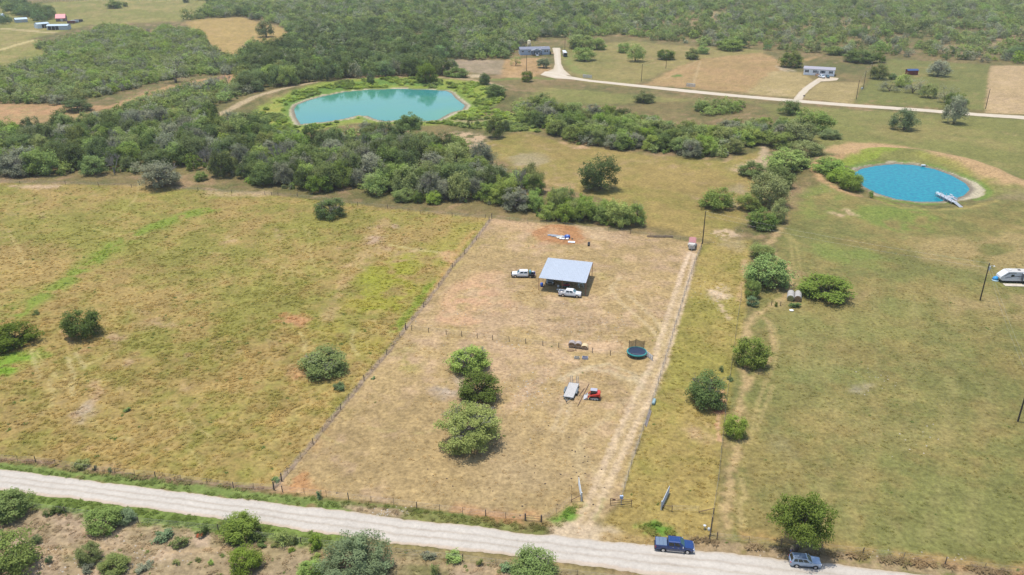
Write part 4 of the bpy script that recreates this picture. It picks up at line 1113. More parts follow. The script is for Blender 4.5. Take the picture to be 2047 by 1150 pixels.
# upper right, round the lane
F_ = [(1778, 219, 1833, 264, 'oak', 'blue', 'wide grey green tree in the upper right pasture below the lane', (1806, 259)), (1894, 192, 1940, 250, 'oak', 'grey', 'grey tree on the lane edge with two tiers of leaves', (1906, 247)),
      (1894, 186, 1940, 218, 'oak', 'deep', 'dark crowned tree just above the lane at right', (1908, 216)), (1868, 168, 1918, 208, 'thin', 'grey', 'pale twiggy tree above the dark crowned one', (1890, 206)),
      (1838, 166, 1876, 196, 'oak', 'olive', 'olive tree left of the pale twiggy one', (1855, 195)), (1800, 155, 1850, 190, 'thin', 'grey', 'grey thicket tree below the red shed', None),
      (1788, 148, 1822, 176, 'mesquite', 'bright', 'yellow green tree just left below the red shed', None), (1756, 160, 1800, 186, 'thin', 'grey', 'low grey bush with green skirt left of the thicket', None),
      (1736, 126, 1778, 159, 'oak', 'olive', 'wide crowned tree beside the three utility poles', (1756, 158)), (1776, 146, 1792, 160, 'bush', 'teal', 'small round bush right of the wide crowned tree', None),
      (1858, 120, 1904, 153, 'oak', 'grey', 'grey round tree right of the red shed', (1874, 152)), (1746, 104, 1770, 126, 'oak', 'deep', 'dark tree on the wood edge above the utility poles', (1758, 125)),
      (1688, 100, 1748, 128, 'bush', 'dark', 'dense tree group on the wood edge right of the white house', None), (1558, 102, 1602, 137, 'bush', 'deep', 'large round tree left of the white house', None),
      (1652, 96, 1690, 112, 'bush', 'green', 'green tree behind the white house', None), (1370, 96, 1398, 120, 'bush', 'green', 'round tree shading the parked white car', None), (1392, 88, 1418, 109, 'bush', 'green', 'tree right behind the one shading the car', None),
      (1314, 100, 1349, 121, 'bush', 'deep', 'round dark tree behind the utility pole in the upper field', None), (1254, 88, 1292, 124, 'oak', 'green', 'spreading tree in the field right of the grey house', (1270, 123)),
      (1234, 86, 1258, 107, 'bush', 'green', 'smaller tree touching the spreading one', None), (1148, 92, 1196, 121, 'mesquite', 'green', 'wide tree right of the white topped bus', (1170, 121)), (1136, 70, 1186, 100, 'bush', 'green', 'tree behind the white topped bus', None),
      (1178, 76, 1210, 101, 'bush', 'green', 'tree right of those behind the bus', None), (1010, 110, 1036, 131, 'thin', 'green', 'small scruffy tree in front of the grey house', (1030, 131)), (1076, 114, 1104, 136, 'oak', 'blue', 'small dark tree beside the driveway of the grey house', (1087, 136)),
      (1042, 142, 1064, 165, 'bush', 'deep', 'dark bush at the foot of a pole below the grey house', None), (1268, 182, 1308, 208, 'bush', 'olive', 'lone round bush in the upper meadow below the lane', None),
      (1428, 82, 1484, 103, 'bush', 'green', 'broad tree on the wood edge above the ploughed field', None), (890, 118, 918, 139, 'oak', 'teal', 'small tree in the grey bare lot', (904, 138)),
      (958, 146, 982, 170, 'bush', 'teal', 'round tree on the bank road corner', None), (970, 168, 1014, 195, 'bush', 'dark', 'dark bush at the right end of the green pond', None), (734, 140, 750, 166, 'bush', 'teal', 'narrow upright bush on the far bank of the green pond', None),
      (834, 126, 872, 165, 'bush', 'bright', 'bright tree casting a reflection on the far bank of the green pond', None), (890, 140, 938, 158, 'bush', 'bright', 'low bright bush on the bank road', None),
      (792, 218, 848, 274, 'tall', 'teal', 'tall dark tree standing in front of the green pond', (820, 278)), (966, 231, 1006, 276, 'oak', 'dark', 'dark tree with bare trunk in the clearing right of the green pond', (990, 275)),
      (1000, 238, 1024, 262, 'oak', 'dark', 'small tree right of the bare trunk one', (1010, 261)), (932, 228, 946, 256, 'thin', 'dark', 'thin sapling on the pond outlet', (939, 256)), (948, 234, 960, 254, 'thin', 'teal', 'second thin sapling on the pond outlet', (954, 254)),
      (284, 318, 366, 376, 'oak', 'grey', 'twin trunked grey oak standing out from the wood into the pasture', (324, 374)), (514, 42, 551, 76, 'oak', 'dark', 'lone oak in the yellow clearing at the top', (532, 74)),
      (322, 110, 374, 168, 'thin', 'grey', 'tall grey half bare tree in the scrub upper left', (352, 166)), (416, 98, 452, 142, 'thin', 'grey', 'grey half bare tree at the edge of the upper scrub', (437, 140)), (130, 196, 192, 224, 'oak', 'dark', 'dark spreading tree by the red dirt path', (156, 222)),
      (215, 0, 244, 18, 'bush', 'deep', 'small tree group out in the far field at the top', None), (246, 4, 256, 14, 'bush', 'green', 'smaller bush beside the far field group', None), (366, -2, 378, 6, 'bush', 'dark', 'tiny tree at the top edge of the far field', None),
      (390, 342, 416, 364, 'bush', 'bright', 'small bright bush in front of the wood', None), (600, 346, 652, 384, 'mesquite', 'bright', 'bright green tree at the foot of the wood', (638, 384)),
      (724, 344, 780, 394, 'mesquite', 'green', 'green tree leaning out of the wood at the pasture fence', None), (785, 378, 828, 406, 'bush', 'green', 'round bush at the lower edge of the wood', None), (826, 380, 846, 408, 'bush', 'green', 'bush next to the round one at the wood edge', None),
      (852, 382, 884, 410, 'bush', 'bright', 'bright bush at the wood edge above the fence corner', None)]
for a, b, c, d, kd, tn, lb, bs in F_:
    box_plant(kd, (a, b, c, d), tn, lb, 'tree' if kd not in ('bush',) else 'bush', base=bs)
# ------------------------------------------------------------------ the woods
WOODS = [   # picture outline of the ground they stand on, spacing (m), mix of (kind, tint, share), width range, height ratio range, name for labels
 ([(-80, 280), (0, 280), (110, 262), (210, 250), (300, 250), (400, 248), (500, 246), (535, 275), (600, 288), (690, 276), (740, 268), (850, 292), (905, 310), (960, 328), (1010, 350), (1068, 366), (1090, 400), (1150, 416), (1230, 424), (1278, 442), (1264, 454), (1190, 450), (1100, 444), (1050, 424), (1000, 411), (870, 402), (800, 396), (740, 380), (640, 382), (560, 378), (500, 370), (440, 352), (400, 340), (330, 342), (240, 352), (150, 350), (60, 352), (-80, 354)],
  6.5, [('oak', 'dark', .32), ('oak', 'olive', .12), ('oak', 'grey', .06), ('mesquite', 'green', .20), ('mesquite', 'bright', .09), ('mesquite', 'grey', .14), ('bare', 'grey', .07)], (6.0, 11.5), (.66, 1.08), 'in the wood between pasture and green pond'),
 ([(-120, 150), (0, 142), (60, 126), (110, 112), (70, 92), (110, 90), (160, 74), (215, 55), (262, 58), (292, 72), (330, 60), (398, 64), (414, 90), (440, 112), (472, 122), (476, 148), (430, 152), (380, 152), (335, 160), (290, 172), (250, 182), (190, 196), (130, 210), (60, 208), (-120, 210)],
  6.2, [('mesquite', 'green', .50), ('mesquite', 'olive', .26), ('mesquite', 'bright', .06), ('mesquite', 'grey', .14), ('bare', 'grey', .04)], (6.5, 10), (.55, .75), 'in the scrub at upper left'),
 ([(222, 226), (270, 204), (340, 188), (420, 168), (482, 168), (524, 180), (500, 194), (450, 208), (400, 226), (360, 240), (300, 238)],
  6.6, [('mesquite', 'green', .6), ('mesquite', 'olive', .2), ('mesquite', 'grey', .15), ('bare', 'grey', .05)], (6, 9.5), (.6, .8), 'in the scrub band between red path and bank road'),
 ([(478, 190), (560, 180), (620, 170), (690, 164), (740, 161), (830, 157), (890, 150), (872, 136), (868, 122), (930, 120), (1008, 118), (1034, 96), (1075, 76), (1130, 76), (1150, 84), (1190, 74), (1250, 70), (1300, 80), (1330, 84), (1400, 90), (1450, 96), (1530, 100), (1600, 106), (1650, 106), (1740, 126), (1760, 112), (1850, 118), (1900, 123), (1980, 130), (2047, 129), (2600, 138), (2600, -50), (-700, -50), (-700, -14), (260, -14), (420, 4), (410, 30), (370, 40), (480, 34), (562, 54), (588, 76), (560, 92), (500, 98), (474, 120), (478, 150)],
  8.6, [('oak', 'dark', .26), ('mesquite', 'green', .34), ('mesquite', 'olive', .16), ('mesquite', 'grey', .16), ('mesquite', 'bright', .03), ('oak', 'teal', .05)], (8, 13.5), (.6, .9), 'in the broad wood across the top'),
 ([(1012, 230), (1040, 218), (1100, 214), (1150, 228), (1200, 232), (1250, 240), (1300, 250), (1340, 264), (1400, 272), (1450, 264), (1520, 258), (1560, 258), (1590, 262), (1560, 282), (1500, 290), (1450, 318), (1400, 318), (1340, 308), (1220, 298), (1150, 288), (1105, 272), (1085, 258), (1040, 244)],
  5.8, [('mesquite', 'green', .46), ('mesquite', 'bright', .14), ('mesquite', 'olive', .14), ('oak', 'dark', .14), ('mesquite', 'grey', .12)], (6.5, 10.5), (.62, .85), 'in the creek wood at middle right'),
 ([(1372, 224), (1400, 229), (1440, 232), (1495, 218), (1480, 214), (1400, 213)],
  6.0, [('mesquite', 'green', .7), ('mesquite', 'olive', .3)], (7, 9), (.6, .8), 'in the thicket below the lane'),
 ([(-60, 2), (0, 14), (20, 30), (60, 36), (80, 46), (110, 36), (96, 26), (60, 18), (40, 4), (0, -10)],
  9.0, [('oak', 'teal', .4), ('oak', 'dark', .4), ('mesquite', 'green', .2)], (9, 14), (.7, .9), 'round the farm sheds at top left'),
 ([(-20, 46), (18, 50), (20, 42), (-10, 38)], 8.0, [('oak', 'teal', 1.0)], (8, 11), (.8, 1.0), 'round the farm sheds at top left'),
]
def where_tail(u, v):
    return 1040 < u < 1290 and v > 370

cand = []
for poly, sp, mix, wr, hr, where in WOODS:
    a = np.array(poly, float)
    P_ = W(poly)
    lo, hi = P_.min(0), P_.max(0)
    hi = np.minimum(hi, [1500, 1500])
    lo = np.maximum(lo, [-1500, 60])
    g_x, g_y = np.meshgrid(np.arange(lo[0], hi[0], sp), np.arange(lo[1], hi[1], sp * .87))
    g_x = g_x + (np.arange(g_x.shape[0]) % 2)[:, None] * sp / 2
    x = g_x.ravel() + rng.uniform(-.42, .42, g_x.size) * sp
    y = g_y.ravel() + rng.uniform(-.42, .42, g_x.size) * sp
    k = inside(x, y, P_)
    x, y = x[k], y[k]
    u, v = PIX(x, y)
    keep = (u > -420) & (u < 2470) & (v > -30)
    dens = np.ones(len(x))
    dens[(fbm(x, y, 34, 201, 2) < .36)] = .6 if sp > 8 else .8
    if sp > 8:                                   # openings in the broad wood at right
        dens = np.where((u > 1180), .74, dens)
        dens = np.where((u > 1480) & (v > 60), .52, dens)
        dens = np.where((u > 1340) & (u < 1460) & (v > 20) & (v < 66), .45, dens)
        dens = np.where((u > 1600) & (u < 1740) & (v > 34) & (v < 60), .5, dens)
        dens = np.where((u > 1880) & (v > 82) & (v < 112), .35, dens)
        dens = np.where(v < 6, np.minimum(dens, .75), dens)
    keep &= rng.random(len(x)) < dens
    x, y, u, v = x[keep], y[keep], u[keep], v[keep]
    tn = fbm(x, y, 60, 211, 2)
    for i in range(len(x)):
        q = rng.random()
        acc = 0
        for kd, tt, sh in mix:
            acc += sh
            if q <= acc:
                break
        if sp > 8:
            darker = (u[i] < 900 and v[i] > 60)
            if kd == 'mesquite' and darker and rng.random() < .75:
                kd, tt = 'oak', 'dark'
            if kd == 'oak' and u[i] > 1200 and rng.random() < .7:
                kd, tt = 'mesquite', ('green' if rng.random() < .5 else 'olive')
        elif tn[i] > .56 and kd == 'oak' and 'pasture' not in where:
            kd, tt = 'mesquite', 'green'
        wd = rng.uniform(*wr)
        if where_tail(u[i], v[i]):
            kd, tt = ('mesquite', ('green', 'bright', 'olive')[int(rng.integers(3))]) if kd == 'oak' else (kd, tt)
            wd = rng.uniform(6.5, 9.2)
        if sp > 8 and u[i] > 1100:
            wd *= rng.choice((.55, .75, .95))
        ht = wd * rng.uniform(*hr)
        if sp > 8 and 540 < u[i] < 890 and v[i] > 138:
            ht = max(ht, rng.uniform(9, 13))
        if kd == 'bare':
            wd *= .75
        cand.append((float(PXM(v[i]) * wd * (1.0 if 0 < u[i] < 2047 else .2)), kd, tt, float(x[i]), float(y[i]), wd, ht, where))
cand.sort(key=lambda c: -c[0])
TINTW = {'green': 'green', 'bright': 'light green', 'dark': 'dark green', 'deep': 'deep green', 'olive': 'dull olive', 'grey': 'greyish half bare', 'teal': 'blue green', 'blue': 'blue green'}
NAMES = ['pasture wood', 'upper left scrub', 'scrub band', 'top wood', 'creek wood', 'lane thicket', 'farm grove', 'farm grove']
MARKS = {
 'pasture wood': [(40, 'at its left end'), (150, 'near its left end'), (250, 'left of the twin trunked oak'), (330, 'by the twin trunked oak'), (420, 'right of the twin trunked oak'), (510, 'below the bank road'), (600, 'below the pond tip'), (690, 'above the umbrella tree'), (770, 'below the tall pond tree'), (850, 'right of the tall pond tree'), (920, 'above the fence corner'), (1000, 'by the middle meadow'), (1090, 'in its creek tail'), (1170, 'below the solitary oak'), (1240, 'at its right tip')],
 'upper left scrub': [(60, 'at its left side'), (180, 'left of middle'), (260, 'in its middle'), (340, 'by the grey tall tree'), (430, 'at its right side')],
 'scrub band': [(260, 'by the red path'), (370, 'in its middle'), (470, 'by the bank road')],
 'top wood': [(485, 'left of the bank road'), (520, 'by the bank road'), (555, 'beside the yellow clearing'), (595, 'left above the green pond'), (635, 'above the pond left shore'), (680, 'above the pond, left part'), (725, 'above the pond middle'), (770, 'above the pond, right part'), (815, 'above the pond right shore'), (865, 'right above the green pond'), (900, 'left of the bare lot'), (940, 'by the grey bare lot'), (1040, 'behind the grey house'), (1150, 'behind the bus'), (1280, 'behind the upper field'), (1450, 'behind the ploughed field'), (1620, 'behind the white house'), (1850, 'behind the red shed'), (2000, 'above the tan field')],
 'creek wood': [(1040, 'at its left end'), (1110, 'right of the pond weeds'), (1180, 'left of middle'), (1260, 'in its middle'), (1350, 'right of middle'), (1440, 'by the chalk scar'), (1540, 'at its right end')],
 'lane thicket': [(1390, 'at its left'), (1470, 'at its right')],
 'farm grove': [(0, 'by the blue white building'), (50, 'by the half hidden shed'), (100, 'by the red roofed house')],
}
where_of = {w_[5]: n_ for w_, n_ in zip(WOODS, NAMES)}
rows_ = {}
for nm_ in set(NAMES):
    rows_[nm_] = np.array([(PIX(c[3], c[4])[0], PIX(c[3], c[4])[1]) for c in cand if where_of[c[7]] == nm_]).reshape(-1, 2)
quota = {'oak': 270, 'mesquite': 235, 'bare': 60}
far = []
for px_, kd, tt, x, y, wd, ht, where in cand:
    if quota[kd] > 0:
        quota[kd] -= 1
        wn = where_of[where]
        u, v = PIX(x, y)
        near = rows_[wn][np.abs(rows_[wn][:, 0] - u) < 45]
        fr = (near[:, 1] < v).mean() if len(near) > 3 else .5
        row = 'back edge' if fr < .22 else 'back half' if fr < .46 else 'middle' if fr < .62 else 'front half' if fr < .84 else 'front edge'
        if wn == 'top wood':
            dv = (near[:, 1].max() if len(near) else v) - v
            row = 'first row' if dv < 3.5 else 'second row' if dv < 7 else 'third row' if dv < 11 else 'fourth row' if dv < 16 else 'fifth row' if dv < 22 else 'deep inside'
        mk = min(MARKS[wn], key=lambda q: abs(q[0] - u))[1]
        sz = 'small' if wd < 7.8 else 'large' if wd > 9.4 else 'middling'
        nm = {'oak': 'oak', 'mesquite': 'mesquite', 'bare': 'leafless tree'}[kd]
        ad = TINTW[tt] if kd != 'bare' else 'pale'
        lb = ' '.join(('%s %s %s, %s of %s %s' % (sz, ad, nm, row, wn, mk)).split()[:16])
        plant(kd, x, y, wd, ht, tt, lb, 'tree', '%ss in the %s' % (nm, wn))
    else:
        far.append((kd, tt, x, y, wd, ht))

by_label = {}
for o in sc.objects:
    if o.parent is None and o.get('label') and o.get('group'):
        by_label.setdefault((o['label'], o['group']), []).append(o)
for (lb, _g), os_ in by_label.items():
    if 1 < len(os_) and len(lb.split()) <= 14:
        os_.sort(key=lambda o: PIX(o.location.x, o.location.y)[0])
        os_[0]['label'] = lb + (', left one' if len(os_) == 2 else ', leftmost one')
        os_[-1]['label'] = lb + (', right one' if len(os_) == 2 else ', rightmost one')
        if len(os_) == 3:
            os_[1]['label'] = lb + ', middle one'
        elif len(os_) > 3:
            mid_ = sorted(os_[1:-1], key=lambda o: o.location.y)
            mid_[0]['label'] = lb + ', nearest one'
            if len(mid_) > 1:
                mid_[-1]['label'] = lb + ', farthest one'

# understorey shrubs at the foot of the nearest wood are part of what nobody could count
for poly, sp, mix, wr, hr, where in WOODS[:1] + WOODS[4:5] + WOODS[1:3]:
    P_ = W(poly)
    lo, hi = P_.min(0), P_.max(0)
    n = int((hi[0] - lo[0]) * (hi[1] - lo[1]) / 26)
    x, y = rng.uniform(lo[0], hi[0], n), rng.uniform(lo[1], hi[1], n)
    k = inside(x, y, P_)
    for a, b in zip(x[k], y[k]):
        far.append(('shrub', ('green', 'bright', 'olive', 'grey')[int(rng.integers(4))], float(a), float(b), rng.uniform(1.6, 3.6), rng.uniform(1.2, 2.8)))

# ------------------------------------------------------------------ scattering of uncountable plants
def scatter(name, sources, P_, scl, rot, idx, tint=None):
    col = bpy.data.collections.new(name + '_kinds')
    for i, s in enumerate(sources):
        s.name = 'kind_%02d_%s' % (i, name)
        col.objects.link(s)
    me = bpy.data.meshes.new(name)
    n = len(P_)
    me.vertices.add(n)
    me.vertices.foreach_set('co', np.asarray(P_, np.float32).ravel())
    for nm, ty, key, arr in (('scl', 'FLOAT_VECTOR', 'vector', scl), ('rot', 'FLOAT_VECTOR', 'vector', rot)):
        a = me.attributes.new(nm, ty, 'POINT')
        a.data.foreach_set(key, np.asarray(arr, np.float32).ravel())
    a = me.attributes.new('idx', 'INT', 'POINT')
    a.data.foreach_set('value', np.asarray(idx, np.int32))
    if tint is not None:
        a = me.attributes.new('tint', 'FLOAT_COLOR', 'POINT')
        a.data.foreach_set('color', np.concatenate([tint, np.ones((n, 1))], 1).astype(np.float32).ravel())
    ng = bpy.data.node_groups.new(name, 'GeometryNodeTree')
    ng.interface.new_socket('Geometry', in_out='INPUT', socket_type='NodeSocketGeometry')
    ng.interface.new_socket('Geometry', in_out='OUTPUT', socket_type='NodeSocketGeometry')
    gi, go = ng.nodes.new('NodeGroupInput'), ng.nodes.new('NodeGroupOutput')
    ip = ng.nodes.new('GeometryNodeInstanceOnPoints')
    ci = ng.nodes.new('GeometryNodeCollectionInfo')
    ci.inputs['Collection'].default_value = col
    ci.inputs['Separate Children'].default_value = True
    ci.inputs['Reset Children'].default_value = True
    def na(nm, ty):
        q = ng.nodes.new('GeometryNodeInputNamedAttribute')
        q.data_type = ty
        q.inputs['Name'].default_value = nm
        return [s for s in q.outputs if s.enabled and s.name == 'Attribute'][0]
    ng.links.new(gi.outputs[0], ip.inputs['Points'])
    ng.links.new(ci.outputs[0], ip.inputs['Instance'])
    ip.inputs['Pick Instance'].default_value = True
    ng.links.new(na('idx', 'INT'), ip.inputs['Instance Index'])
    e2r = ng.nodes.new('FunctionNodeEulerToRotation')
    ng.links.new(na('rot', 'FLOAT_VECTOR'), e2r.inputs[0])
    ng.links.new(e2r.outputs[0], ip.inputs['Rotation'])
    ng.links.new(na('scl', 'FLOAT_VECTOR'), ip.inputs['Scale'])
    ng.links.new(ip.outputs[0], go.inputs[0])
    o = link(name, me)
    md = o.modifiers.new('scatter', 'NODES')
    md.node_group = ng
    return tag(o, kind='stuff')

FARSPEC = {'oak': dict(clumps=34, leaves=26, leaf=.042, r_in=.55, low=.22, flat=.6, ragged=.40, csize=.13), 'mesquite': dict(clumps=34, leaves=26, leaf=.042, r_in=.5, low=.12, flat=.6, ragged=.42, csize=.13)}
srcs, key = [], {}
for kd, tts in (('oak', ('dark', 'olive', 'teal', 'grey')), ('mesquite', ('green', 'olive', 'grey', 'bright'))):
    for tt in tts:
        for v_ in range(2):
            me_, C_, inf_ = crown_mesh('far_' + kd, 900 + len(srcs), **FARSPEC[kd])
            me_.materials.append(LEAF[tt])
            key.setdefault((kd, tt), []).append(len(srcs))
            srcs.append(bpy.data.objects.new('kind', me_))
for tt in ('green', 'bright', 'olive', 'grey'):
    me_ = LIB['shrub'][0][0].copy()
    me_.materials.clear()
    me_.materials.append(LEAF[tt])
    key.setdefault(('shrub', tt), []).append(len(srcs))
    srcs.append(bpy.data.objects.new('kind', me_))
key[('bare', 'grey')] = [len(srcs)]
srcs.append(bpy.data.objects.new('kind', LIB['bare'][0][0]))
fx, fy = np.array([f[2] for f in far]), np.array([f[3] for f in far])
fz = HT(fx, fy) - 0.1
fi = [random.choice(key[(f[0], f[1])]) for f in far]
far_wood = scatter('woodland', srcs, np.stack([fx, fy, fz], 1), np.array([(f[4], f[4], f[5]) for f in far]), np.stack([np.zeros(len(far)), np.zeros(len(far)), rng.uniform(0, 6.28, len(far))], 1), fi)

# grass and weeds
def tuft_mesh(seed, blades, spread, h, wdt, lean):
    """a clump of grass: blades that rise and arch outwards"""
    r = random.Random(seed)
    mb = MB()
    for _ in range(blades):
        a, d = r.uniform(0, 6.28), spread * .5 * r.random()
        o = Vector((math.cos(a), math.sin(a), 0))
        s = Vector((-o.y, o.x, 0)) * wdt * r.uniform(.7, 1.5)
        p = o * d + Vector((0, 0, -.03))
        k = r.uniform(.7, 1.2)
        m_ = o * (d + lean * .45 * k) + Vector((0, 0, h * .8 * k))
        t = o * (d + lean * k) + Vector((0, 0, h * r.uniform(.35, .8) * k))
        mb.add([p - s * .7, p + s * .7, m_ + s, m_ - s, t + s * .5, t - s * .5], [(0, 1, 2, 3), (3, 2, 4, 5)])
    return mb.mesh('tuft', GRASS)

GRASS = bpy.data.materials.new('grass_blades')
GRASS.use_nodes = True
_nt = GRASS.node_tree
for _n in list(_nt.nodes):
    _nt.nodes.remove(_n)
_o = _nt.nodes.new('ShaderNodeOutputMaterial')
_a = _nt.nodes.new('ShaderNodeAttribute')
_a.attribute_type = 'INSTANCER'
_a.attribute_name = 'tint'
_d, _t, _m = _nt.nodes.new('ShaderNodeBsdfDiffuse'), _nt.nodes.new('ShaderNodeBsdfTranslucent'), _nt.nodes.new('ShaderNodeMixShader')
_nt.links.new(_a.outputs['Color'], _d.inputs['Color'])
_nt.links.new(_a.outputs['Color'], _t.inputs['Color'])
_m.inputs[0].default_value = .4
_nt.links.new(_d.outputs[0], _m.inputs[1])
_nt.links.new(_t.outputs[0], _m.inputs[2])
_nt.links.new(_m.outputs[0], _o.inputs['Surface'])

def field(name, poly, per_m2, h, clump, bright=1.25, avoid_bare=True, seed=0, minpx=0.0, weeds=0.0):
    P_ = W(poly)
    r = np.random.default_rng(1000 + seed)
    lo, hi = P_.min(0), P_.max(0)
    n = int((hi[0] - lo[0]) * (hi[1] - lo[1]) * per_m2)
    x, y = r.uniform(lo[0], hi[0], n), r.uniform(lo[1], hi[1], n)
    k = inside(x, y, P_)
    x, y = x[k], y[k]
    u, v = PIX(x, y)
    k = (u > -160) & (u < 2200) & (v < 1230)
    # thinner where it is too far to tell tufts apart
    k &= r.random(len(x)) < np.clip((v - 330) / 330, 0.12, 1)
    k &= fbm(x, y, clump, 301 + seed, 3) > r.uniform(.30, .60, len(x))
    x, y = x[k], y[k]
    c = land_colour(x, y)
    if avoid_bare:
        lum = c.mean(1)
        k = r.random(len(x)) < sstep(.56, .34, lum)
        x, y, c = x[k], y[k], c[k]
    s = h * r.uniform(.55, 1.35, len(x)) * (0.7 + .6 * fbm(x, y, 9, 305, 2))
    c = np.clip(c * ALB * 1.35 * bright * r.uniform(.88, 1.12, len(x))[:, None], 0, .8)
    if weeds > 0:
        g_ = r.random(len(x)) < weeds
        c[g_] = lin((128, 146, 78)) * ALB * 1.4
    sc_ = np.stack([s * r.uniform(1.2, 2.0, len(x)), s * r.uniform(1.2, 2.0, len(x)), s], 1)
    rot = np.stack([r.normal(0, .1, len(x)), r.normal(0, .1, len(x)), r.uniform(0, 6.28, len(x))], 1)
    srcs = [bpy.data.objects.new('kind', tuft_mesh(seed * 10 + i, 24, .7, .8, .075, .9)) for i in range(3)]
    return scatter(name, srcs, np.stack([x, y, HT(x, y)], 1), sc_, rot, r.integers(0, 3, len(x)), c)

LEFTP = ZONES[0][0]
field('pasture_grass', [(-160, 372)] + LEFTP[1:13] + [(-160, 910)], 1.7, .24, 3.0, 1.42, seed=1, weeds=.02)
field('short_grass', ZONES[1][0], 0.45, .14, 4, 1.5, seed=2, weeds=.01)
field('strip_grass', ZONES[2][0], 0.9, .18, 4, 1.4, seed=3, weeds=.02)
field('meadow_grass', [(1560, 520), (1740, 480), (2200, 470), (2200, 1170), (2047, 1155), (1836, 1140), (1686, 1122), (1536, 1106), (1445, 1085), (1450, 860), (1490, 700), (1520, 610)], 0.55, .15, 5, 1.4, seed=4, weeds=.03)
field('south_grass', [(-160, 985), (0, 1002), (250, 1030), (512, 1062), (762, 1092), (1024, 1124), (1274, 1158), (1400, 1180), (1400, 1230), (-160, 1230)], 2.4, .20, 2.2, 1.25, seed=5, weeds=.06)
VERGE_N = [(-60, 925), (0, 931), (125, 946), (250, 958), (370, 974), (512, 991), (560, 984), (690, 1002), (830, 1018), (1000, 1040), (1080, 1050), (1150, 1010), (1168, 1014), (1130, 1052), (1100, 1066), (1024, 1058), (900, 1044), (820, 1034), (740, 1024), (640, 1013), (512, 1001), (370, 983), (250, 967), (125, 953), (0, 936)]
field('verge_grass', VERGE_N, 3.0, .24, 2.0, 1.1, False, seed=6)
field('verge_grass', [(-60, 978), (0, 982), (125, 998), (250, 1014), (400, 1033), (512, 1049), (640, 1067), (720, 1080), (700, 1094), (600, 1080), (512, 1068), (400, 1054), (250, 1032), (130, 1014), (0, 998)], 3.0, .26, 2.0, 1.1, False, seed=7)
field('tall_weeds', [(1275, 1052), (1310, 1044), (1345, 1056), (1352, 1068), (1310, 1072)], 8.0, .42, 1.5, .95, False, seed=8)
field('tall_weeds', [(1380, 1078), (1500, 1092), (1600, 1102), (1724, 1112), (1889, 1130), (2047, 1148), (2047, 1156), (1889, 1137), (1724, 1118), (1600, 1108), (1500, 1098), (1380, 1084)], 3.0, .4, 1.6, 1.0, False, seed=9)
field('fence_weeds', [(-60, 916), (72, 922), (190, 942), (350, 960), (467, 972), (545, 976), (545, 982), (467, 979), (350, 967), (190, 949), (72, 929), (-60, 923)], 2.6, .34, 1.6, 1.3, False, seed=10)
# lush plants round the green pond
Rq = np.random.default_rng(77)
px_, py_ = [], []
P_ = W([(500, 262), (530, 215), (590, 188), (680, 170), (760, 163), (860, 163), (950, 170), (1010, 196), (1000, 222), (1080, 245), (1080, 265), (960, 262), (880, 248), (780, 250), (720, 236), (660, 250), (600, 270), (540, 285)])
lo, hi = P_.min(0), P_.max(0)
x, y = Rq.uniform(lo[0], hi[0], 9000), Rq.uniform(lo[1], hi[1], 9000)
d_ = sd_poly(x, y, POND_W, 40)
k = inside(x, y, P_) & (d_ > 5.0) & (fbm(x, y, 9, 311, 3) > .42)
x, y = x[k], y[k]
ss = Rq.uniform(.7, 1.9, len(x))
reed = []
for tt in ('lime', 'bright', 'green'):
    me_ = LIB['shrub'][1][0].copy()
    me_.materials.clear()
    me_.materials.append(LEAF[tt])
    reed.append(bpy.data.objects.new('kind', me_))
scatter('pond_weeds', reed, np.stack([x, y, HT(x, y)], 1), np.stack([ss * 1.9, ss * 1.9, ss * .8], 1), np.stack([0 * x, 0 * x, Rq.uniform(0, 6.28, len(x))], 1), np.clip((fbm(x, y, 14, 313, 2) * 6 - 1.6).astype(int), 0, 2))
# ------------------------------------------------------------------ materials of made things
STEEL = mat('galvanised_steel', (.50, .53, .56), .45, .6, var=.12, scale=3)
ROOFM = mat('roof_sheet', (.41, .44, .48), .42, .35, var=.06, scale=1.2)
WOODP = mat('post_wood', (.105, .080, .062), .9, var=.3, scale=8)
POLEW = mat('pole_wood', (.045, .035, .028), .9, var=.3, scale=5)
TPOST = mat('t_post', (.12, .10, .085), .8)
WIRE = mat('wire', (.22, .21, .20), .6, .4)
RUST = mat('rusty_pipe', (.11, .062, .045), .8, var=.25, scale=6)
TYRE = mat('tyre', (.018, .018, .019), .85)
RIM = mat('rim', (.55, .56, .58), .35, .8)
GLASS = mat('car_glass', (.015, .022, .026), .06, spec=.8)
SCREEN = mat('windscreen_sky_tint', (.015, .085, .115), .05, spec=.9)  # teal of the reflected sky is put into the glass base colour
BLACK = mat('black_plastic', (.02, .02, .022), .6)
CHROME = mat('chrome', (.7, .71, .72), .2, .9)
LAMP = mat('headlight', (.75, .77, .78), .15)
TAIL = mat('taillight', (.38, .02, .025), .2)
WHITE = mat('white_paint', (.62, .63, .64), .35, coat=.4)
WHITEH = mat('white_siding', (.74, .76, .79), .6, var=.04, scale=2)
BED = mat('bed_liner', (.10, .105, .11), .8)
SILV = mat('silver_paint', (.30, .38, .50), .30, .45, coat=.6)
NAVY = mat('navy_paint', (.008, .036, .145), .25, .2, coat=.8)
GREYP = mat('grey_paint', (.20, .24, .27), .3, .2, coat=.5)
WOODL = mat('weathered_board', (.42, .40, .38), .85, var=.2, scale=4)
REDP = mat('red_paint', (.46, .035, .018), .4, coat=.3)
WPANE = mat('window_pane', (.05, .07, .09), .08, spec=.8)
SHUT = mat('dark_shutter', (.025, .035, .045), .6)

def heading(a, b):
    x0, y0 = GP(*a)
    x1, y1 = GP(*b)
    return math.atan2(y1 - y0, x1 - x0), math.hypot(x1 - x0, y1 - y0), ((x0 + x1) / 2, (y0 + y1) / 2)

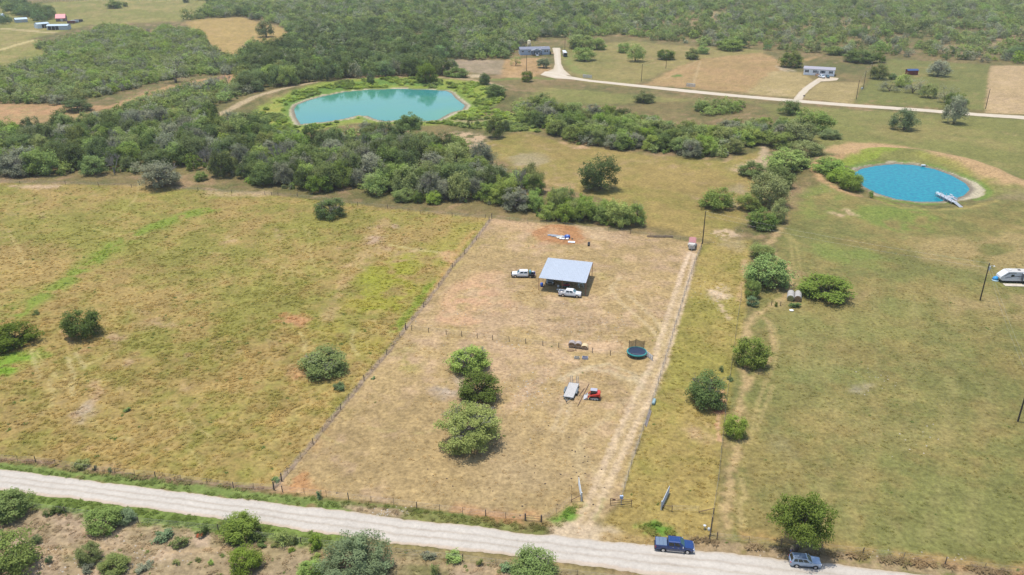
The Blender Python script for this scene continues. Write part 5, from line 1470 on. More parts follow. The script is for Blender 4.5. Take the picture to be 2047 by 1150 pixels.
def by_wheels(rear, front, half):
    """centre and heading of a vehicle from the feet of its two wheels nearest the camera"""
    h, L_, (mx, my) = heading(rear, front)
    n = Vector((-math.sin(h), math.cos(h)))
    if n.y < 0:
        n = -n
    return mx + n.x * half, my + n.y * half, h

def on_quad(q, u, v):
    q = [Vector(p) for p in q]
    return q[0].lerp(q[1], u).lerp(q[3].lerp(q[2], u), v)

def panel(mb, q, u0, u1, v0, v1, off=.012, th=.03, centre=(0, 0, 1.2)):
    p = [on_quad(q, u0, v0), on_quad(q, u1, v0), on_quad(q, u1, v1), on_quad(q, u0, v1)]
    n = (p[1] - p[0]).cross(p[2] - p[0]).normalized()
    mid = (p[0] + p[2]) / 2
    if n.dot(mid - Vector(centre)) < 0:
        n = -n
        p = p[::-1]
    return mb.plate([a + n * off for a in p], th)

def ring6(x, zb, zt, w, k=.93, kt=.92):
    zm = zb + (zt - zb) * .55
    return [(x, -w * k, zb), (x, w * k, zb), (x, w, zm), (x, w * kt, zt), (x, -w * kt, zt), (x, -w, zm)]

def wheel(t, x, y, r=.40, wd=.27, name='wheel'):
    s = 1 if y > 0 else -1
    m = MB()
    m.tube([(0, -wd / 2, 0), (0, -wd / 2 + .03, 0), (0, wd / 2 - .03, 0), (0, wd / 2, 0)], [r * .93, r, r, r * .93], 18)
    o = m.build(name, TYRE, t, True)
    o.location = (x, y, r)
    k = MB()
    k.tube([(0, s * (wd / 2 - .04), 0), (0, s * (wd / 2 + .012), 0)], [r * .62, r * .56], 12)
    k.build('rim', RIM, o)
    return o

def cabin(t, q, paint, wins, glass=GLASS, front=(.06, .94, .1, .92), rear=(.1, .9, .25, .9), name='cab', rname='roof'):
    """q = (front base x, front top x, rear top x, rear base x, base z, top z, base half width, top half width)"""
    fb, ft, rt, rb, zb, zt, wb, wt = q
    B = lambda x, s: (x, s * wb, zb)
    T = lambda x, s: (x, s * wt, zt)
    zt2, wt2 = zt + .05, wt * .82
    rings = [[B(fb, -1), B(fb, 1), B(rb, 1), B(rb, -1)], [T(ft, -1), T(ft, 1), T(rt, 1), T(rt, -1)]]
    m = MB().loft(rings)
    c = m.build(name, paint, t)
    lx = abs(ft - rt)
    r_ = MB().loft([[(ft + .02, -wt, zt - .01), (ft + .02, wt, zt - .01), (rt - .02, wt, zt - .01), (rt - .02, -wt, zt - .01)], [(ft - .12, -wt2, zt2), (ft - .12, wt2, zt2), (rt + .12, wt2, zt2), (rt + .12, -wt2, zt2)]])
    r_.build(rname, paint, t, False)
    cen = ((fb + rb) / 2, 0, (zb + zt) / 2)
    F = [B(fb, -1), B(fb, 1), T(ft, 1), T(ft, -1)]
    panel(MB(), F, *front, centre=cen)
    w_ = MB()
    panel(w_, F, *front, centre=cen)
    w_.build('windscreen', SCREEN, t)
    if rear:
        w_ = MB()
        panel(w_, [B(rb, -1), B(rb, 1), T(rt, 1), T(rt, -1)], *rear, centre=cen)
        w_.build('rear_window', glass, t)
    for s in (-1, 1):
        S = [B(rb, s), B(fb, s), T(ft, s), T(rt, s)]
        for a in wins:
            w_ = MB()
            panel(w_, S, *a, centre=cen)
            w_.build('side_window', glass, t)
    return c

def pickup(label, x, y, rz, paint, wb=3.70, bed='open', low=None, grp=None, front_guard=False):
    t = thing('pickup_truck', x, y, label, 'pickup truck', grp, rz)
    xr, xf = -wb / 2, wb / 2
    xb = xr + .62
    L0, L1 = xr - 1.22, xf + .95
    m = MB().loft([ring6(L1, .60, .98, .80), ring6(L1 - .10, .48, 1.12, .93), ring6(L1 - .5, .42, 1.18, .99), ring6(xf - .45, .42, 1.24, 1.0), ring6(xb, .42, 1.24, 1.0)])
    m.build('body', paint, t)
    hd = MB().loft([[(L1 - .16, -.78, 1.10), (L1 - .16, .78, 1.10), (xf - .5, .84, 1.22), (xf - .5, -.84, 1.22)], [(L1 - .3, -.62, 1.165), (L1 - .3, .62, 1.165), (xf - .5, .72, 1.285), (xf - .5, -.72, 1.285)]])
    hd.build('bonnet', paint, t)
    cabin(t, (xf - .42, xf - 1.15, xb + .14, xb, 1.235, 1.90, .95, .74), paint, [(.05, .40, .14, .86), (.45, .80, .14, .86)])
    if bed in ('open', 'cover'):
        b = MB()
        for s in (-1, 1):
            b.box(((xb + L0) / 2 - .01, s * .93, .90), (xb - L0 - .06, .14, .76))
        b.box((xb - .10, 0, .95), (.08, 1.74, .64))
        b.box(((xb + L0) / 2, 0, .62), (xb - L0 - .1, 1.74, .10))
        b.build('bed', paint, t)
        tg = MB().box((L0 + .04, 0, .93), (.08, 1.72, .68))
        tg.build('tailgate', paint, t)
        if bed == 'cover':
            c = MB()
            for k in range(3):
                l_ = (xb - L0 - .16) / 3
                c.box((L0 + .06 + l_ * (k + .5), 0, 1.30), (l_ - .02, 1.80, .05))
            c.build('bed_cover', mat('tonneau_vinyl', (.10, .14, .20), .5, spec=.4), t)
        else:
            MB().box(((xb + L0) / 2, 0, .685), (xb - L0 - .25, 1.68, .02)).build('bed_liner', BED, t)
    else:
        b = MB()
        b.box(((xb + L0) / 2 - .08, 0, 1.02), (xb - L0 - .06, 2.24, .12))
        b.box(((xb + L0) / 2 - .05, 0, .72), (xb - L0 - .4, 1.0, .46))
        for s in (-1, 1):
            b.box((xb - .75, s * .95, .74), (1.0, .26, .42))
            b.box((L0 + .7, s * .95, .78), (.9, .26, .34))
        b.build('flatbed', BLACK, t)
        h = MB()
        for s in (-1, -.33, .33, 1):
            h.tube([(xb - .14, s * .95, 1.05), (xb - .14, s * .85, 1.92)], .035, 5)
        h.tube([(xb - .14, -.86, 1.92), (xb - .14, .86, 1.92)], .04, 5)
        h.tube([(xb - .14, -.9, 1.5), (xb - .14, .9, 1.5)], .03, 5)
        h.build('headache_rack', BLACK, t)
    bp = MB().box((L1 + .02, 0, .58), (.20, 1.86, .26))
    bp.build('front_bumper', BLACK if front_guard else CHROME, t)
    if front_guard:
        g = MB()
        for z in (.65, .95, 1.2):
            g.tube([(L1 + .18, -.9, z), (L1 + .24, 0, z), (L1 + .18, .9, z)], .05, 6)
        for s in (-.9, -.35, .35, .9):
            g.tube([(L1 + .18, s, .5), (L1 + .2, s, 1.22)], .05, 6)
        g.build('grille_guard', BLACK, t)
    MB().box((L1 - .03, 0, .86), (.10, 1.10, .34)).build('grille', BLACK, t)
    MB().box((L0 - .06, 0, .56), (.18, 1.84, .20)).build('rear_bumper', CHROME if paint is not NAVY else BLACK, t)
    for s in (-1, 1):
        MB().box((L1 - .10, s * .74, .92), (.16, .34, .22)).build('headlight', LAMP, t)
        MB().box((L0 + .04, s * .955, .98), (.12, .12, .36)).build('taillight', TAIL, t)
        MB().box((xf - .75, s * 1.10, 1.34), (.12, .22, .22)).build('mirror', paint if paint is WHITE else CHROME, t)
        for k in (xf - 1.45, xf - 2.25):
            MB().box((k, s * 1.005, 1.10), (.20, .03, .04)).build('door_handle', CHROME, t)
        MB().box((0, s * .98, .42), (wb - 1.1, .16, .07)).build('side_step', CHROME if paint is NAVY else BLACK, t)
        for k in (xr, xf):
            wheel(t, k, s * .89)
            a = MB()
            a.tube([(k, s * .80, .42), (k, s * 1.003, .42)], [.45, .47], 16)
            a.build('wheel_arch', BLACK, t)
    if low:
        MB().box((0, 0, .6), (wb - .9, 2.02, .34)).build('lower_panel', low, t)
    return t

def suv(label, x, y, rz, paint, wb=2.72, name='suv', cat='suv', tall=1.0, glass=GLASS):
    t = thing(name, x, y, label, cat, None, rz)
    xr, xf = -wb / 2, wb / 2
    L0, L1 = xr - .95, xf + .90
    m = MB().loft([ring6(L1, .48, .82 * tall, .70), ring6(L1 - .12, .36, .94 * tall, .86), ring6(xf - .1, .32, 1.02 * tall, .92), ring6(xf - .7, .32, 1.08 * tall, .93), ring6(xr, .32, 1.10 * tall, .93), ring6(L0 + .12, .36, 1.08 * tall, .88), ring6(L0, .45, 1.0 * tall, .80)])
    m.build('body', paint, t)
    MB().loft([[(L1 - .14, -.66, .92 * tall), (L1 - .14, .66, .92 * tall), (xf - .62, .76, 1.06 * tall), (xf - .62, -.76, 1.06 * tall)], [(L1 - .3, -.5, .97 * tall), (L1 - .3, .5, .97 * tall), (xf - .62, .62, 1.13 * tall), (xf - .62, -.62, 1.13 * tall)]]).build('bonnet', paint, t)
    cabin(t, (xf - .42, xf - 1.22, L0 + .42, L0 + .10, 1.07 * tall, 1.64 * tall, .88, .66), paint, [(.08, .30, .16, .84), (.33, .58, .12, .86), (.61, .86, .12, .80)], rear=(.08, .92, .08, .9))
    MB().box((L1 - .02, 0, .66 * tall), (.10, 1.2, .18)).build('grille', BLACK, t)
    MB().box((0, 0, .36), (wb + .9, 1.80, .14)).build('sill', BLACK, t)
    for s in (-1, 1):
        MB().box((L1 - .10, s * .66, .80 * tall), (.18, .30, .12)).build('headlight', LAMP, t)
        MB().box((L0 + .03, s * .74, .95 * tall), (.10, .26, .16)).build('taillight', TAIL, t)
        MB().box((xf - .72, s * .99, 1.14 * tall), (.12, .18, .16)).build('mirror', paint, t)
        MB().tube([(xf - 1.3, s * .62, 1.69 * tall), (xf - 1.4, s * .62, 1.75 * tall), (L0 + .7, s * .62, 1.75 * tall), (L0 + .6, s * .62, 1.69 * tall)], .022, 5).build('roof_rail', BLACK, t)
        for k in (xr, xf):
            wheel(t, k, s * .84, .36, .23)
            MB().tube([(k, s * .74, .36), (k, s * .935, .36)], .42, 16).build('wheel_arch', BLACK, t)
    return t

# ------------------------------------------------------------------ fences, gates, poles
POSTM = MB().tube([(0, 0, -.2), (0, 0, .7), (.01, .01, 1.38)], [.085, .08, .075], 7).mesh('post', WOODP)
BIGP = MB().tube([(0, 0, -.2), (0, 0, .9), (.01, 0, 1.75)], [.13, .125, .12], 8).mesh('post', WOODP)
TPM = MB().box((0, 0, .6), (.05, .04, 1.5)).box((0, .025, .6), (.015, .04, 1.5)).mesh('post', TPOST)

def fence(label, line, wood, tsp, strands=(.35, .65, .95, 1.2), group=None, big=(), tall=1.0, fill=True):
    pts = [GP(*p) for p in line]
    t = thing('wire_fence', pts[0][0], pts[0][1], label, 'fence', group)
    ox, oy, oz = t.location
    def put(x, y, me, nm='post'):
        o = link(nm, me, t)
        o.location = (x - ox, y - oy, HT1(x, y) - oz)
        o.rotation_euler = (random.gauss(0, .03), random.gauss(0, .03), random.uniform(0, 6))
        o.scale = (1, 1, tall * random.uniform(.93, 1.06))
    for p in wood:
        put(*GP(*p), POSTM)
    for p in big:
        put(*GP(*p), BIGP)
    wx = [GP(*p) for p in list(wood) + list(big)]
    path = []
    for a, b in zip(pts[:-1], pts[1:]):
        L_ = math.hypot(b[0] - a[0], b[1] - a[1])
        n = max(int(round(L_ / tsp)), 1)
        for k in range(n + (b is pts[-1])):
            q = (a[0] + (b[0] - a[0]) * k / n, a[1] + (b[1] - a[1]) * k / n)
            path.append(q)
            if fill and all(math.hypot(q[0] - e[0], q[1] - e[1]) > tsp * .45 for e in wx):
                put(*q, TPM)
    m = MB()
    for h in strands:
        m.tube([(x - ox, y - oy, HT1(x, y) - oz + h * tall) for x, y in path], .011, 3, False)
    m.build('wire', WIRE, t)
    return t

def pipe_gate(name, label, a, b, h, rails, m, cat='gate', r=.035, mids=0, z0=.15, group=None):
    """a gate leaf between two ground points given in the picture"""
    x0, y0 = GP(*a)
    x1, y1 = GP(*b)
    t = thing(name, x0, y0, label, cat, group, math.atan2(y1 - y0, x1 - x0))
    L_ = math.hypot(x1 - x0, y1 - y0)
    for k in range(rails):
        z = z0 + (h - z0) * k / (rails - 1)
        MB().tube([(0, 0, z), (L_, 0, z)], r, 6).build('rail', m, t)
    for q in [0, L_] + [L_ * (i + 1) / (mids + 1) for i in range(mids)]:
        MB().tube([(q, 0, 0 if q in (0, L_) else z0), (q, 0, h + .04)], r * 1.25, 6).build('upright', m, t)
    return t, L_

POLE_TOPS = {}
def pole(key, base, top, label, arm=False, lean=None):
    x, y = GP(*base)
    s, d = PXM(base[1]), DEP(base[1])
    h = 10.4
    t = thing('utility_pole', x, y, label, 'utility pole', 'utility poles')
    MB().tube([(0, 0, -.3), (0, 0, h * .5), (0, 0, h)], [.17, .15, .12], 8).build('pole', POLEW, t)
    POLE_TOPS[key] = Vector((x, y, h + t.location.z))
    MB().tube([(.14, 0, h - .25), (.14, 0, h - .05)], .05, 6).build('insulator', BLACK, t)
    if arm:
        m = MB()
        m.tube([(.32, -.1, h - 1.9), (.32, -.1, h - 1.75), (.32, -.1, h - .95), (.32, -.1, h - .85)], [.16, .2, .2, .12], 10)
        m.build('transformer', mat('transformer_grey', (.42, .46, .48), .5), t)
        a = MB().tube([(0, 0, h - .75), (.7, -.3, h - .55), (1.1, -.4, h - .6)], .03, 5)
        a.build('lamp_arm', STEEL, t)
        MB().dome((1.15, -.42, h - .72), .2, 8, 3).build('lamp_head', LAMP, t)
    return t

def wire_between(a, b, label, sag=.8, off=0.0):
    A, B = POLE_TOPS[a] if isinstance(a, str) else Vector(a), POLE_TOPS[b] if isinstance(b, str) else Vector(b)
    A, B = A - Vector((0, 0, off)), B - Vector((0, 0, off))
    t = thing('power_line', A.x, A.y, label, 'power line', 'power lines', z=0)
    m = MB()
    n = 16
    m.tube([tuple(A.lerp(B, i / n) - Vector((A.x, A.y, 0)) - Vector((0, 0, sag * 4 * (i / n) * (1 - i / n)))) for i in range(n + 1)], .011, 4, False)
    m.build('cable', mat('cable', (.34, .34, .32), .5, .3), t)
    return t

# ------------------------------------------------------------------ houses
def house(name, label, a, b, depth, eave, ridge, wallm, roofm, windows, door=None, cat='house', over=.35, skirt=None, shutters=True, z0=0.0):
    """long side a-b faces the camera; windows = (u0, u1, z0, z1) on that side"""
    h, L_, _ = heading(a, b)
    x0, y0 = GP(*a)
    t = thing(name, x0, y0, label, cat, None, h)
    d = depth
    m = MB()
    m.add([(0, 0, -.2), (L_, 0, -.2), (L_, d, -.2), (0, d, -.2), (0, 0, eave), (L_, 0, eave), (L_, d, eave), (0, d, eave), (0, d / 2, ridge - .06), (L_, d / 2, ridge - .06)],
          [(0, 1, 5, 4), (1, 2, 6, 9, 5), (2, 3, 7, 6), (3, 0, 4, 8, 7), (3, 2, 1, 0)])
    m.build('wall', wallm, t)
    dz = (ridge - eave) / (d / 2) * over
    rf = MB()
    for s in (0, 1):
        y_e, y_r = (-over, d / 2 + .02) if s == 0 else (d + over, d / 2 - .02)
        q = [(-over, y_e, eave - dz + .05), (L_ + over, y_e, eave - dz + .05), (L_ + over, y_r, ridge + .05), (-over, y_r, ridge + .05)]
        if s == 1:
            q = q[::-1]
        rf.plate(q, .12)
    rf.build('roof', roofm, t)
    for u0, u1, za, zb in windows:
        w_ = MB().box(((u0 + u1) / 2 * L_, -.03, (za + zb) / 2), ((u1 - u0) * L_ + .16, .08, zb - za + .16))
        fr = w_.build('window', mat('window_frame', (.75, .76, .77), .5), t)
        MB().box(((u0 + u1) / 2 * L_, -.075, (za + zb) / 2), ((u1 - u0) * L_, .03, zb - za)).build('pane', WPANE, fr)
        if shutters:
            for e, s in ((u0, -1), (u1, 1)):
                MB().box((e * L_ + s * .42, -.05, (za + zb) / 2), (.56, .06, zb - za + .16)).build('shutter', SHUT, t)
    if door:
        MB().box((door * L_, -.04, eave * .5), (1.0, .08, 2.1)).build('door', mat('house_door', (.30, .32, .34), .5), t)
    return t, L_
# ------------------------------------------------------------------ vehicles
x, y, h = by_wheels((1325.8, 1104), (1373.5, 1108.3), .95)
pickup('dark blue crew cab pickup with a grey bed cover, standing on the chalk road edge', x, y, h, NAVY, bed='cover', low=mat('blue_grey_trim', (.10, .10, .13), .5))
x, y, h = by_wheels((1592.2, 1135.8), (1628.9, 1138.7), .88)
suv('silver blue SUV parked on the road edge beside the leaning oak', x, y, h, SILV)
x, y, h = by_wheels((1124.6, 593.7), (1153.7, 596.4), .95)
white_pu = pickup('white crew cab pickup with an open bed, parked in front of the open metal shed', x, y, h, WHITE)
WPX, WPY, WPH = x, y, h
x, y, h = by_wheels((1060.5, 556.1), (1029.8, 555.9), .95)
flat = pickup('white crew cab truck with a black flatbed, parked left of the metal shed', x, y, h, WHITE, wb=4.1, bed='flat', front_guard=True)
def on_vehicle(name, vx, vy, h, lx, ly, z, label, cat, rz=0, group=None):
    return thing(name, vx + lx * math.cos(h) - ly * math.sin(h), vy + lx * math.sin(h) + ly * math.cos(h), label, cat, group, h + rz, z)
FZ = HT1(x, y) + 1.08
t = on_vehicle('fuel_tank', x, y, h, -1.95, 0, FZ, 'teal coloured tank strapped behind the cab of the flatbed truck', 'tank')
MB().tube([(0, -.75, .38), (0, -.70, .38), (0, .70, .38), (0, .75, .38)], [.25, .36, .36, .25], 12).build('barrel', mat('teal_tank', (.06, .20, .22), .4), t)
MB().tube([(0, 0, .72), (0, 0, .80)], .1, 8).build('cap', LAMP, t)
for i, (lx, ly, dx, dy, dz, m_, lb) in enumerate([(-2.55, .45, .5, .5, .45, BLACK, 'dark bin on the flatbed nearest the teal tank'), (-2.75, -.35, .6, .45, .35, WHITE, 'white cooler in the middle of the flatbed'), (-3.15, .35, .45, .55, .5, mat('tub_blue', (.05, .06, .14), .5), 'dark blue tub at the tail of the flatbed'), (-3.2, -.45, .4, .4, .3, mat('tub_tan', (.36, .26, .22), .6), 'tan box at the tail of the flatbed')]):
    o = on_vehicle('cargo_box' if i != 1 else 'cooler', x, y, h, lx, ly, FZ, lb, 'box')
    MB().loft([[(-dx / 2 * .9, -dy / 2 * .9, 0), (dx / 2 * .9, -dy / 2 * .9, 0), (dx / 2 * .9, dy / 2 * .9, 0), (-dx / 2 * .9, dy / 2 * .9, 0)], [(-dx / 2, -dy / 2, dz), (dx / 2, -dy / 2, dz), (dx / 2, dy / 2, dz), (-dx / 2, dy / 2, dz)]]).build('bin', m_, o)
    MB().box((0, 0, dz + .025), (dx * 1.04, dy * 1.04, .05)).build('lid', m_, o)
bz = HT1(WPX, WPY) + .70
o = on_vehicle('tool_box', WPX, WPY, WPH, -1.55, 0, bz, 'dark tool box across the bed of the white pickup', 'tool box')
MB().box((0, 0, .25), (.5, 1.5, .5)).build('case', BED, o)
MB().box((0, 0, .515), (.52, 1.52, .03)).build('lid', STEEL, o)
o = on_vehicle('feed_sack', WPX, WPY, WPH, -2.35, .2, bz, 'pale sack lying in the bed of the white pickup', 'sack')
MB().dome((0, 0, .14), .36, 9, 3, .38, True, .2).build('sack', mat('sack_cloth', (.55, .52, .50), .9), o, True)

# grey pickup under the roof, nose to the camera
hx, hy = GP(1101.5, 571.5)
pickup('grey pickup with a white bumper parked under the metal roof, nose to the camera', hx - .2, hy + 2.9, R(-92), GREYP)

# ------------------------------------------------------------------ open metal shed
fl, fr, br, bl = [Vector(GP(*p)) for p in ((1077, 580.5), (1170.5, 591.5), (1181.5, 552.5), (1094.5, 544.0))]
ex, ey = (fr - fl), (bl - fl)
SHW, SHD = ex.length, 10.2
hS = math.atan2(ex.y, ex.x)
t = thing('open_shed', fl.x, fl.y, 'open sided metal roof shed on posts in the middle of the fenced plot', 'shed', None, hS)
skew = Vector((ey.x * math.cos(-hS) - ey.y * math.sin(-hS), ey.x * math.sin(-hS) + ey.y * math.cos(-hS)))
SHD = skew.y
ZF, ZB = 3.75, 4.05
def shp(u, v, z=0):
    return Vector((u * SHW + v * skew.x, v * skew.y, z))
n = 14
for k in range(n):
    a, b = k / n, (k + 1) / n
    g_ = .012 / SHW
    q = [shp(a + g_, -.03, ZF), shp(b - g_, -.03, ZF), shp(b - g_, 1.03, ZB), shp(a + g_, 1.03, ZB)]
    m = MB().plate(q, .03)
    for f in (.02, .5):
        c0, c1 = q[0].lerp(q[1], f), q[3].lerp(q[2], f)
        m.tube([c0 + Vector((0, 0, .02)), c1 + Vector((0, 0, .02))], .045, 4, False)
    m.build('roof_sheet', ROOFM, t)
fr_ = MB()
for v in (0, .5, 1):
    z = ZF + (ZB - ZF) * v - .14
    fr_.tube([shp(0, v, z), shp(1, v, z)], .08, 4)
for u in (0, .25, .5, .75, 1):
    fr_.tube([shp(u, -.02, ZF - .06), shp(u, 1.02, ZB - .06)], .06, 4)
fr_.build('roof_frame', RUST, t)
for u in (0, .5, 1):
    for v in (0, 1):
        m = MB()
        p = shp(u, v)
        m.tube([p - Vector((0, 0, .2)), p + Vector((0, 0, ZF + (ZB - ZF) * v - .15))], .075, 6)
        m.build('post', mat('rust_red_post', (.26, .10, .06), .8), t)
shed = t
def in_shed(u, v):
    p = shp(u, v)
    return (fl.x + p.x * math.cos(hS) - p.y * math.sin(hS), fl.y + p.x * math.sin(hS) + p.y * math.cos(hS))
# clutter in the shade
def barrel(label, x, y, m, r=.3, h=.9, lid=None):
    t = thing('barrel', x, y, label, 'barrel')
    MB().tube([(0, 0, 0), (0, 0, h * .3), (0, 0, h * .34), (0, 0, h * .66), (0, 0, h * .7), (0, 0, h)], [r * .95, r, r * 1.05, r * 1.05, r, r * .95], 12).build('drum', m, t, True)
    MB().tube([(0, 0, h), (0, 0, h + .03)], r * .9, 12).build('lid', lid or m, t)
    return t
BLUEB = mat('barrel_blue', (.02, .07, .32), .4)
barrel('bright blue barrel standing by the front left post of the shed', *GP(1083, 573), BLUEB, .42, 1.0)
barrel('black barrel at the back right corner of the shed', *GP(1176, 551.5), BLACK, .36, 1.0)
barrel('upper one of two small black barrels on bare ground behind the shed', *GP(1177.2, 488.2), BLACK, .36, .6)
barrel('lower one of two small black barrels on bare ground behind the shed', *GP(1176.8, 492), BLACK, .36, .6)
x, y = GP(1132.5, 574)
t = thing('quad_bike', x, y, 'dark red quad bike in the shade under the metal roof', 'quad bike', None, R(200))
MB().loft([ring6(-.9, .5, .75, .25), ring6(-.5, .4, .95, .42), ring6(.4, .4, .85, .38), ring6(.9, .5, .8, .25)]).build('body', mat('quad_red', (.25, .02, .03), .4), t)
MB().box((-.15, 0, .98), (.8, .34, .14)).build('seat', BLACK, t)
MB().tube([(.45, -.4, 1.15), (.38, 0, 1.05), (.45, .4, 1.15)], .025, 5).build('handlebar', BLACK, t)
for a in (-.6, .6):
    for b in (-.45, .45):
        wheel(t, a, b, .28, .24)
x, y = GP(1160.5, 574)
t = thing('sawhorse', x, y, 'pale blue folding frame standing under the right half of the metal roof', 'sawhorse', None, R(25))
for k in (-.6, .6):
    for s in (-1, 1):
        MB().tube([(k, s * .5, 0), (k, 0, 1.0)], .06, 4).build('leg', mat('pale_blue', (.45, .58, .62), .5), t)
MB().box((0, 0, 1.02), (1.6, .14, .12)).build('beam', mat('pale_blue', (.45, .58, .62), .5), t)
x, y = GP(1115.5, 579.5)
t = thing('spare_wheel', x, y, 'white rimmed wheel lying flat by the middle post of the shed', 'wheel')
MB().tube([(0, 0, 0), (0, 0, .05), (0, 0, .2), (0, 0, .24)], [.34, .4, .4, .3], 14).build('tyre', mat('chalky', (.6, .62, .62), .7), t)
MB().tube([(0, 0, .2), (0, 0, .26)], .17, 10).build('rim', BLACK, t)
x, y = GP(1115.8, 574)
t = thing('bucket', x, y, 'white bucket standing near the middle post of the shed', 'bucket')
MB().tube([(0, 0, 0), (0, 0, .5)], [.24, .3], 12).build('pail', WHITE, t)
MB().tube([(-.3, 0, .5), (-.18, 0, .68), (.18, 0, .68), (.3, 0, .5)], .015, 4).build('handle', STEEL, t)
x, y = GP(1127, 579)
t = thing('work_bench', x, y, 'dark green bench under the metal roof behind the white pickup', 'bench', None, hS)
MB().box((0, 0, .8), (2.2, .8, .08)).build('top', mat('dark_green', (.02, .06, .05), .6), t)
for a in (-1, 1):
    for b in (-.32, .32):
        MB().box((a, b, .38), (.09, .09, .76)).build('leg', BLACK, t)

# ------------------------------------------------------------------ flatbed trailer
cs_ = [Vector(GP(*p)) for p in ((1126.5, 797), (1145.2, 801.5), (1156.8, 773), (1138.2, 770.5))]
c0 = sum(cs_, Vector((0, 0))) / 4
ax = ((cs_[2] + cs_[3]) - (cs_[0] + cs_[1])) / 2
hT, LT = math.atan2(ax.y, ax.x), ax.length
t = thing('flatbed_trailer', c0.x, c0.y, 'car hauler trailer with a pale board deck and two upright ramps', 'trailer', None, hT)
HW = 1.0
for k in range(9):
    wv = 2 * HW / 9
    MB().box((0, -HW + wv * (k + .5), .62 + random.uniform(0, .008)), (LT, wv - .02, .05)).build('deck_board', mat('bleached_board', (.37, .355, .34), .8, var=.12, scale=2.5), t)
f = MB()
for s in (-1, 1):
    f.box((0, s * (HW + .05), .55), (LT + .1, .09, .18))
    f.tube([(-LT / 2, s * .8, .5), (-LT / 2 - 1.45, 0, .5)], .06, 5)
f.box((-LT / 2 - .05, 0, .55), (.09, 2 * HW, .16))
f.box((LT / 2 + .05, 0, .55), (.09, 2 * HW, .16))
f.build('frame', mat('trailer_grey', (.10, .12, .13), .6), t)
for s in (-1, 1):
    for k in (-.55, .45):
        wheel(t, k, s * (HW + .28), .36, .22)
    MB().loft([[(-1.1, s * (HW + .1), .66), (-1.1, s * (HW + .42), .66), (1.0, s * (HW + .42), .66), (1.0, s * (HW + .1), .66)], [(-.8, s * (HW + .1), .82), (-.8, s * (HW + .42), .82), (.7, s * (HW + .42), .82), (.7, s * (HW + .1), .82)]]).build('mudguard', mat('trailer_grey', (.10, .12, .13), .6), t)
    rp = MB()
    for e in (-.2, .2):
        rp.tube([(LT / 2 + .1, s * .62 + e, .6), (LT / 2 + .35, s * .62 + e, 2.15)], .045, 5)
    for e in range(5):
        z = .75 + e * .33
        rp.tube([(LT / 2 + .12 + e * .05, s * .62 - .2, z), (LT / 2 + .12 + e * .05, s * .62 + .2, z)], .03, 4)
    rp.build('ramp', mat('ramp_steel', (.22, .24, .25), .6), t)
MB().tube([(-LT / 2 - 1.2, 0, .1), (-LT / 2 - 1.2, 0, .9)], .05, 6).build('jack', STEEL, t)
MB().box((-LT / 2 - 1.5, 0, .5), (.3, .14, .12)).build('coupler', BLACK, t)

# ------------------------------------------------------------------ compact track loader
a, b = GP(1171.5, 799.5), GP(1203.5, 802)
hL = math.atan2(a[1] - b[1], a[0] - b[0])
t = thing('track_loader', (a[0] + b[0]) / 2, (a[1] + b[1]) / 2 + .85, 'red compact track loader with grey cab roof and a bucket, beside the trailer', 'loader', None, hL)
for s in (-1, 1):
    tr = MB()
    prof = [(-1.25, .28), (-1.0, .05), (.65, .05), (.95, .25), (.85, .55), (-.95, .75), (-1.25, .55)]
    tr.loft([[(px_, s * .62, pz) for px_, pz in prof], [(px_, s * .98, pz) for px_, pz in prof]])
    tr.build('track', TYRE, t)
    MB().loft([[(px_ * .78 - .03, s * .985, .12 + pz * .62) for px_, pz in prof], [(px_ * .78 - .03, s * 1.0, .12 + pz * .62) for px_, pz in prof]]).build('track_frame', mat('loader_grey', (.42, .42, .42), .6), t)
    for k in (-.6, 0, .5):
        MB().tube([(k, s * .99, .24), (k, s * 1.02, .24)], .13, 10).build('roller', BLACK, t)
    arm = MB()
    arm.tube([(-1.1, s * .78, 1.45), (-.4, s * .80, 1.30), (.75, s * .80, 1.0), (1.25, s * .75, .42)], [.15, .14, .13, .1], 6)
    arm.tube([(-1.1, s * .78, 1.45), (-1.2, s * .78, .85)], .15, 6)
    arm.build('lift_arm', REDP, t)
MB().loft([ring6(-1.35, .5, 1.35, .62), ring6(-1.2, .4, 1.55, .66), ring6(-.55, .4, 1.55, .66), ring6(-.5, .4, 1.1, .62), ring6(.7, .4, .95, .6)]).build('chassis', REDP, t)
cb = MB()
for sx_ in (-.55, .62):
    for s in (-1, 1):
        cb.tube([(sx_, s * .46, 1.0), (sx_ * .95 - .02, s * .44, 1.98)], .05, 5)
cb.box((-.5, 0, 1.5), (.06, .9, .95))
cb.build('cab_frame', BLACK, t)
MB().box((.02, .46, 1.45), (1.1, .03, .85)).box((.02, -.46, 1.45), (1.1, .03, .85)).build('cab_glass', GLASS, t)
MB().box((.03, 0, 2.02), (1.36, 1.06, .10)).build('cab_roof', mat('loader_roof', (.30, .30, .35), .5), t)
MB().box((-.2, 0, 1.15), (.5, .5, .5)).build('seat', BLACK, t)
bk = MB()
pr = [(1.25, .55), (1.3, .12), (2.05, .04), (1.42, .2), (1.38, .5)]
bk.loft([[(px_, -.95, pz) for px_, pz in pr], [(px_, .95, pz) for px_, pz in pr]])
for s in (-1, 1):
    bk.plate([(1.28, s * .95, .12), (2.0, s * .95, .05), (1.4, s * .95, .6), (1.25, s * .95, .6)], .03)
bk.build('bucket', mat('worn_steel', (.45, .44, .44), .45, .4), t)
